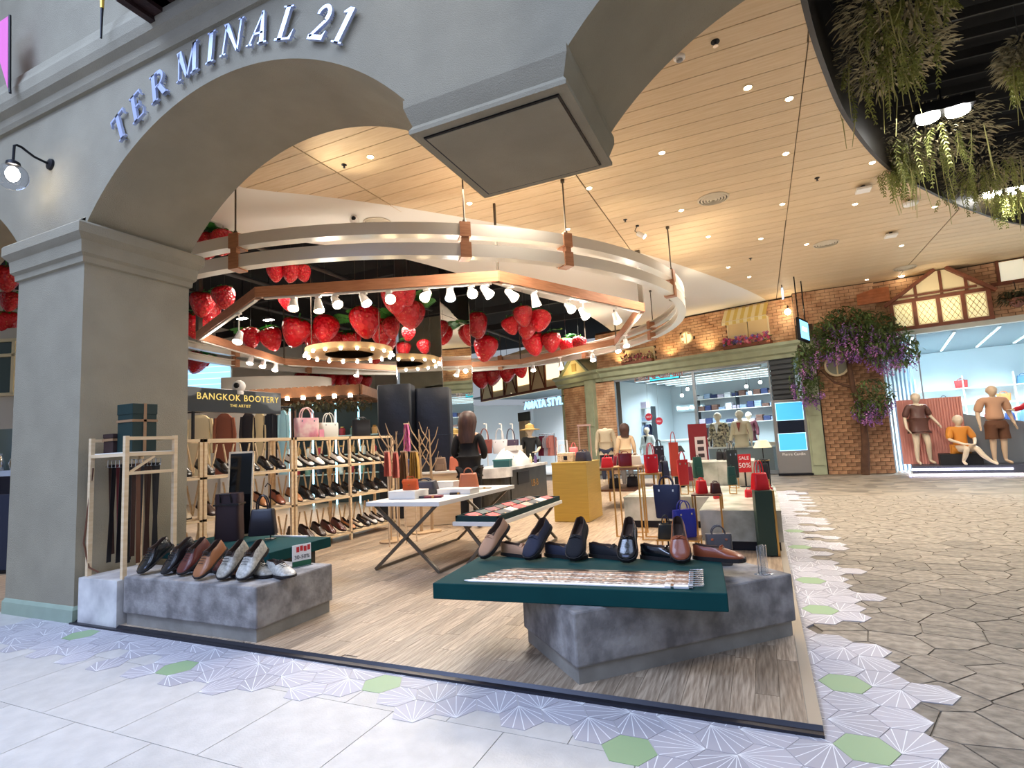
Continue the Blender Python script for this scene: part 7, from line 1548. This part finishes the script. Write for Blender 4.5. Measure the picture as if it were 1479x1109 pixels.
figure('mannequin', 'mannequin in a red long-sleeved top at the far end of the lit platform', 'mannequin', (xr+.25, 12.9, plat_h), R_(10), hr_/.99, pose(elR=(-.22, .0, .72), wrR=(-.34, -.04, .70), paR=(-.38, -.05, .70)), m_mann, [('top', TORSO+sleeves(2), .022, bagmat((190, 30, 44), .7), 'pelvis', None), ('skirt', LEGS, .03, bagmat((60, 76, 130), .8), 'pelvis', {'knL': (1.9, 1.9), 'knR': (1.9, 1.9)})])
sw = fr_thing(RS, 'bag_rack', 'steel wall rack with bags and caps at the back of the womenswear shop', 'shelf', 3.6, 5.45, 0)
for x in (-2.8, -1.6, -.4, .8, 2.0): MB().box(x-.015, x+.015, -.3, 0, 0, 2.6).build('upright', m_lampw, sw)
for z in (1.15, 1.70, 2.2): MB().box(-2.8, 2.0, -.35, 0, z-.015, z+.015).build('shelf_board', m_whitelam, sw)
cb = [((50, 70, 120), 'denim blue'), ((40, 40, 50), 'black'), ((190, 60, 60), 'red'), ((226, 226, 230), 'white'), ((220, 120, 60), 'orange'), ((90, 140, 180), 'sky blue'), ((120, 84, 60), 'brown'), ((90, 110, 80), 'olive'), ((206, 150, 170), 'pink'), ((230, 206, 120), 'pale yellow')]
for k in range(10):
    c = cb[k]; z = (1.165, 1.715, 2.215)[k % 3]; q = RS.w(3.6-2.6+.48*k, 5.27, z); bag('handbag', c[1]+' bag on the %s board of the womenswear wall rack' % ('lower', 'middle', 'upper')[k % 3], q, .30, .24, .12, c[0], RS.ang, 'hand' if k % 2 else 'tote', .5, hl=.4)
for k in range(16):
    c = cb[(k*5+2) % 6]; garment(RS, 2.2+.22*k, 2.4+.25*math.sin(k), 1.45, .7, c[0], c[1]+' garment on the low rail inside the womenswear shop', 'garments on the womenswear rail', .34, 60)
rl = fr_thing(RS, 'clothes_rail', 'long white rail of colourful garments inside the womenswear shop', 'clothes rail', 3.85, 2.4, 0); MB().cyl((-1.75, 0, 1.48), (1.75, 0, 1.48), .014, n=8).build('rail', m_lampw, rl)
for x in (-1.75, 0, 1.75): MB().cyl((x, 0, 0), (x, 0, 1.48), .014, n=8).build('post', m_lampw, rl)
b = MB(); b.add([(0, 0, 0), (2.6, 0, 0), (2.6, 0, .55), (0, 0, 1.15), (0, .08, 0), (2.6, .08, 0), (2.6, .08, .55), (0, .08, 1.15)], [(0, 1, 2, 3), (7, 6, 5, 4), (0, 4, 5, 1), (1, 5, 6, 2), (2, 6, 7, 3), (3, 7, 4, 0)]); q = onY(1398, 640, 13.35); o = b.build('sloping_screen', M('screen_grey', (130, 136, 142), .5), None, loc=(q.x, 13.42, plat_h), rot=RS.ang); tag(o, 'low grey screen with a sloping top behind the tall mannequin', 'screen')
# gable with lattice windows above
gu0, gu1 = RS.loc(1288, 450, -.3)[0], RS.loc(1430, 440, -.3)[0]; gz0, gz1 = RS.loc(1360, 468, -.3)[1], RS.loc(1360, 428, -.3)[1]; gz2 = RS.loc(1368, 388, -.3)[1]; gw = gu1-gu0
g = fr_thing(RS, 'half_timbered_gable', 'half-timbered gable with four lit lattice windows above the womenswear shop', 'gable', gu0, -.30, gz0); h1 = gz1-gz0; h2 = min(gz2, CZ-.03)-gz0
MB().box(0, gw, 0, .32, 0, h1).build('render', m_cream, g); b = MB(); b.add([(-.05, .02, h1), (gw+.05, .02, h1), (gw*.62, .02, h2), (gw*.5, .02, h2), (-.05, .32, h1), (gw+.05, .32, h1), (gw*.62, .32, h2), (gw*.5, .32, h2)], [(0, 1, 2, 3), (7, 6, 5, 4), (0, 4, 5, 1), (1, 5, 6, 2), (2, 6, 7, 3), (3, 7, 4, 0)]); b.build('gable_wall', m_cream, g)
for z in (-.04, h1-.03): MB().box(-.05, gw+.05, -.05, .02, z, z+.08).build('timber', m_timber, g)
for k in range(5): MB().box(gw*k/4-.04, gw*k/4+.04, -.04, .02, 0, h1).build('timber', m_timber, g)
for k in range(4):
    p_ = MB().box(gw*k/4+.07, gw*(k+1)/4-.07, -.012, .0, .07, h1-.07).build('lit_pane', M('lattice_glow', (250, 236, 180), .5, emit=.45), g); x0_, x1_ = gw*k/4+.07, gw*(k+1)/4-.07; b = MB(); hh = h1-.14
    for j in range(-3, 4):
        for s in (1, -1):
            pts = []
            for t in range(0, 13):
                xx = t/12; zz = (xx*s+j*.33+(0 if s > 0 else 1))
                if -.001 <= zz <= 1.001: pts.append((x0_+(x1_-x0_)*xx, -.016, .07+hh*zz))
            if len(pts) > 1: b.bar(pts[0], pts[-1], .016, .008)
    tag(b.build('lattice', M('lattice_lead', (96, 74, 48), .6), p_), kind='stuff')
for a_, c_ in (((-.14, h1-.06), (gw*.5, h2+.02)), ((gw+.14, h1-.06), (gw*.62, h2+.02))): MB().bar((a_[0], -.06, a_[1]), (c_[0], -.06, c_[1]), .16, .07).build('bargeboard', m_timber, g)
for x in (.28, .55, .80): MB().box(gw*x-.03, gw*x+.03, -.02, .03, h1, h1+(h2-h1)*(.55 if x != .55 else .98)).build('timber', m_timber, g)
MB().bar((gw*.1, -.02, h1+.12), (gw*.9, -.02, h1+.12), .04, .05).build('timber', m_timber, g)
light('gable_lamp', 'SPOT', RS.w(gu0+gw*.4, -1.3, zr+.45), 30, (1, .86, .6), RS.w(gu0+gw*.5, 0, CZ-.3), spot_size=R_(100), spot_blend=.7, shadow_soft_size=.08)
lr0, lr1 = RS.loc(1237, 425, -.2)[0], gu0; o = fr_thing(RS, 'plank_eave', 'sloping brown plank eave beside the half-timbered gable', 'eave', lr0, -.1, RS.loc(1260, 440, -.2)[1])
for k in range(5): b = MB(); b.add([(0, -.32+.06*k, .085*k), (lr1-lr0, -.32+.06*k, .085*k), (lr1-lr0, -.26+.06*k, .08+.085*k), (0, -.26+.06*k, .08+.085*k)], [(0, 1, 2, 3)]); b.box(0, lr1-lr0, -.30+.06*k, -.24+.06*k, .085*k, .085*k+.02); b.build('plank', M('eave_plank', (168, 104, 70), .6, var=.15, vscale=6), o, fix=False)
for k in range(4):
    o = fr_thing(RS, 'upper_panel', 'lit cream upper panel between brown posts beside the gable', 'panel', gu1+.25+.5*k, -.05, CZ-.52, 'lit cream panels beside the gable'); MB().box(.03, .47, -.01, .03, .0, .46).build('panel', M('upper_cream', (240, 236, 214), .6, emit=.4), o); MB().box(-.03, .03, -.04, .03, -.02, .50).build('post', m_timber, o)
fr_struct(RS, 'trim_9', MB().box(gu1+.1, 8, -.08, .02, CZ-.60, CZ-.52), m_timber)
sconce(1302, 398, RS, 'glowing globe lamp at the left foot of the half-timbered gable', 7)
u, z = RS.loc(1468, 432, -.2); o = fr_thing(RS, 'hanging_basket', 'dark leafy basket hanging on the brick at the womenswear shop', 'hanging plant', u, -.28, z); b = MB(); rg = random.Random(4)
for k in range(380): a = rg.uniform(0, 6.28); leafblade(b, (.32*rg.random()*math.cos(a), .2*math.sin(a)*rg.random(), rg.uniform(-.08, .2)), (math.cos(a), math.sin(a), rg.uniform(-.8, .6)), (0, .2, 1), .11, .04, .4)
tag(b.build('leaves', M('basket_leaf', (70, 70, 46), .7), o, fix=False), kind='stuff'); MB().lathe([(.05, -.2), (.18, -.08), (.2, 0)], 16).build('basket', m_timber, o); MB().tube([(0, 0, .2), (0, .05, .4), (0, .3, .42)], .01, 5).build('bracket', m_dark, o)

# ================================================================ THE FAR SIDE BEHIND THE SHELVES
m_farw = M('far_wall', (206, 198, 184), .8)
struct(MB().box(-18, -12.1, 19.4, 19.5, 0, 6).build('wall_back', m_farw, None)); struct(MB().box(-17.6, -17.5, .5, 19.5, 0, 6).build('wall_left', m_farw, None))
struct(MB().box(-17.5, -14, .9, 19.4, -.03, PZ-.006).build('floor_side', m_farplank, None))
p0 = atD(262, 545, 15.2); z0, z1 = zAt(566, p0.x, p0.y), zAt(524, p0.x, p0.y); o = thing('video_wall', 'pale blue glowing video wall high behind the shop sign', 'screen', (p0.x, p0.y, z0), R_(24)); MB().box(-.6, 1.35, 0, .05, 0, z1-z0).build('screen', M('video_blue', (150, 200, 240), emit=1.3), o)
for k in range(5): MB().box(-.6, 1.35, -.01, 0, (z1-z0)*k/5, (z1-z0)*k/5+.015).build('scan_bar', M('video_bar', (206, 232, 250), emit=1.3), o)
MB().box(-.62, 1.37, .05, .12, -z0+PZ, z1-z0).build('backing', m_farw, o)
o = thing('curved_bulkhead', 'pale curved bulkhead wall beyond the shop sign', 'bulkhead', (p0.x+1.5, p0.y+.4, PZ), R_(24)); b = MB(); n = 16; hb = 3.4
b.loft([[(2.6*math.sin(R_(90*k/n))-.3, 1.2*(1-math.cos(R_(90*k/n))), z) for k in range(n+1)]+[(2.6*math.sin(R_(90*k/n))-.3, 1.2*(1-math.cos(R_(90*k/n)))+.08, z) for k in range(n, -1, -1)] for z in (0, hb)]); b.build('wall_face', M('bulkhead', (204, 196, 182), .7), o, smooth=True); MB().box(-.3, 2.3, -.02, 0, hb*.80, hb*.81).build('shadow_gap', m_dark, o)
# timber canopy with slats over a plant-filled display
c0 = atD(470, 565, 12.8); zb2, zt2 = zAt(580, c0.x, c0.y), zAt(552, c0.x, c0.y)
o = thing('timber_canopy', 'brown slatted timber canopy over the lit cosmetics display', 'canopy', (c0.x, c0.y, PZ), R_(24)); m_can = M('canopy_wood', (126, 84, 52), .55, var=.2, vscale=5)
for k in range(16): MB().box(-1.15+.15*k, -1.06+.15*k, -1.3, 1.0, zb2-PZ+.14, zb2-PZ+.22).build('slat', m_can, o)
for y in (-1.3, 1.0): MB().box(-1.2, 1.2, y-.04, y+.04, zb2-PZ, zb2-PZ+.20).build('beam', m_can, o)
for x in (-1.2, 1.2): MB().box(x-.04, x+.04, -1.34, 1.04, zb2-PZ, zb2-PZ+.20).build('beam', m_can, o)
for x in (-1.15, 1.15): MB().box(x-.05, x+.05, .92, 1.02, 0, zb2-PZ+.02).build('post', m_can, o)
for k in range(7): MB().cyl((-1.0+.33*k, -1.33, zb2-PZ-.05), (-1.0+.33*k, -1.33, zb2-PZ+.02), .04, n=10).build('spot', E_LAMP['n'], o)
gc = thing('glass_cabinet', 'tall cyan-lit glass cabinet of small goods under the timber canopy', 'display cabinet', (c0.x, c0.y+.3, PZ), R_(24))
MB().box(-1.1, 1.1, .45, .5, 0, zb2-PZ-.02).build('back_panel', M('cab_dark', (54, 62, 60), .6), gc)
for z in (.7, 1.15, 1.6): MB().box(-1.1, 1.1, .05, .45, z-.012, z+.012).build('glass_shelf', M('shelf_ice', (190, 226, 232), .2), gc)
for x in (-1.1, -.55, 0, .55, 1.1): MB().box(x-.015, x+.015, .03, .07, 0, zb2-PZ-.02).build('light_bar', M('bar_cyan', (176, 232, 250), emit=2.4), gc)
cols = [((176, 50, 56), 'red'), ((60, 60, 70), 'black'), ((226, 220, 206), 'ivory'), ((120, 150, 130), 'green'), ((206, 150, 90), 'amber')]
for k in range(24):
    c = cols[k*3 % 5]; v = Matrix.Rotation(R_(24), 3, 'Z') @ Vector((-1.0+.26*(k % 8)+.03*(k//8), .22, 0)); q = Vector((c0.x, c0.y+.3, PZ+(.712, 1.162, 1.612)[k//8]))+v; t = thing('goods_jar', '%s lidded jar on the %s glass shelf of the cyan cabinet' % (c[1], ('lower', 'middle', 'upper')[k//8]), 'jar', q, 0, 'jars in the cyan cabinet'); MB().lathe([(.06, 0), (.07, .02), (.07, .15), (.04, .18)], 12).build('body', bagmat(c[0], .4), t, smooth=True); MB().lathe([(.045, .18), (.045, .21)], 12).build('lid', m_gold2, t)
b = MB(); rg = random.Random(9); o = thing('canopy_garland', 'dark leafy garland with red blooms hung under the timber canopy', 'garland', (c0.x, c0.y, zb2-.05), R_(24))
for k in range(600): leafblade(b, (rg.uniform(-1.1, 1.1), rg.uniform(-1.0, .3), rg.uniform(-.14, .02)), (rg.uniform(-1, 1), rg.uniform(-1, 1), rg.uniform(-1, .3)), (0, .2, 1), .10, .045, .3)
tag(b.build('leaves', M('garland_leaf', (58, 58, 36), .7), o, fix=False), kind='stuff'); MB().cyl((-1.15, -.3, .0), (1.15, -.3, .0), .02, n=6).build('garland_rope', m_can, o)
# rail of leather coats behind the sign
rc = atD(342, 615, 9.6); zr2 = zAt(592, rc.x, rc.y); FR = Frame((rc.x-1.0, rc.y-.44), (rc.x+1.0, rc.y+.44)); o = fr_thing(FR, 'coat_rail', 'black coat rail behind the single-bay shoe shelf', 'clothes rail', FR.L/2, 0, PZ); MB().cyl((-1, 0, zr2-PZ), (1, 0, zr2-PZ), .014, n=8).build('rail', m_dark, o)
for s in (-1, 1): MB().cyl((s, 0, 0), (s, 0, zr2-PZ), .016, n=8).build('post', m_dark, o)
for px, wp, c, nm in ((288, .40, (206, 184, 136), 'cream'), (324, .30, (128, 70, 44), 'chestnut brown'), (359, .22, (34, 28, 28), 'black leather'), (375, .18, (196, 176, 132), 'sand'), (392, .20, (28, 30, 36), 'black satin'), (409, .14, (150, 196, 206), 'pale blue')):
    garment(FR, FR.loc(px, 615)[0], 0, zr2-.02, 1.15, c, nm+' long coat hanging behind the single-bay shoe shelf', 'long coats behind the shoe shelf', wp, 0, 'long_coat')
# beyond the pillar: window, glass counter, dark screen
p = atD(4, 530, 10.5); z0, z1 = zAt(570, p.x, p.y), zAt(492, p.x, p.y); o = thing('window_9', 'cream-framed dark window beyond the pillar', None, (p.x, p.y, z0), R_(24)); o['kind'] = 'structure'; w = 1.2
MB().box(-w, .22, 0, .02, 0, z1-z0).build('pane', M('dark_pane', (50, 70, 66), .15), o); b = MB(); h = z1-z0
for z in (0, h*.72, h): b.box(-w, .27, -.04, .03, z-.03, z+.03)
for x in (-w, -.5, .22): b.box(x-.03, x+.03, -.04, .03, 0, h)
b.build('window_frame', m_cream, o); struct(MB().box(-w-.4, .6, .03, .10, -z0, h+.25).build('surround', m_farw, o))
p = atD(2, 650, 7.6); o = thing('glass_counter', 'bright glass counter with shiny goods beyond the pillar', 'counter', (p.x-.5, p.y, PZ), R_(24)); zt_ = zAt(680, p.x, p.y)-PZ
MB().box(-.8, .62, 0, .5, 0, zt_-.08).build('cabinet', M('counter_dk', (40, 42, 52), .4), o); MB().box(-.8, .62, 0, .5, zt_-.08, zt_).build('glass_top', M('ice_glass', (206, 220, 232), .1), o)
for k in range(6): MB().lathe([(.05, 0), (.07, .1), (.03, .22), (.05, .25)], 12, c=(-.6+.22*k, .2, zt_)).build('glassware', m_chrome, o, smooth=True)
MB().box(-.8, .62, .4, .44, zt_, zt_+.62).build('back_glass', M('ice_glass2', (150, 176, 186), .15, trans=.5), o)
p = atD(-2, 800, 6.4); o = thing('dark_screen', 'dark fabric screen standing beyond the pillar', 'screen', (p.x-.35, p.y, PZ), R_(24)); zt_ = zAt(715, p.x, p.y)-PZ; MB().box(-.5, .42, 0, .05, 0, zt_).build('panel', M('screen_fabric', (40, 44, 60), .8), o); MB().box(-.52, .44, -.01, .06, 0, .04).build('foot', m_dark, o)
for px, py in ((350, 460), (388, 462)): 
    p = onZ(px, py, 4.6); o = thing('void_lamp', 'square white work light in the dark ceiling void', 'lamp', p, 0, 'work lights in the dark void'); MB().box(-.14, .14, -.08, .08, 0, .06).build('case', m_dark, o); MB().box(-.12, .12, -.06, .06, -.01, 0).build('lens', E_LAMP['n'], o); MB().cyl((0, 0, .06), (0, 0, 1.3), .01, n=5).build('stem', m_dark, o)
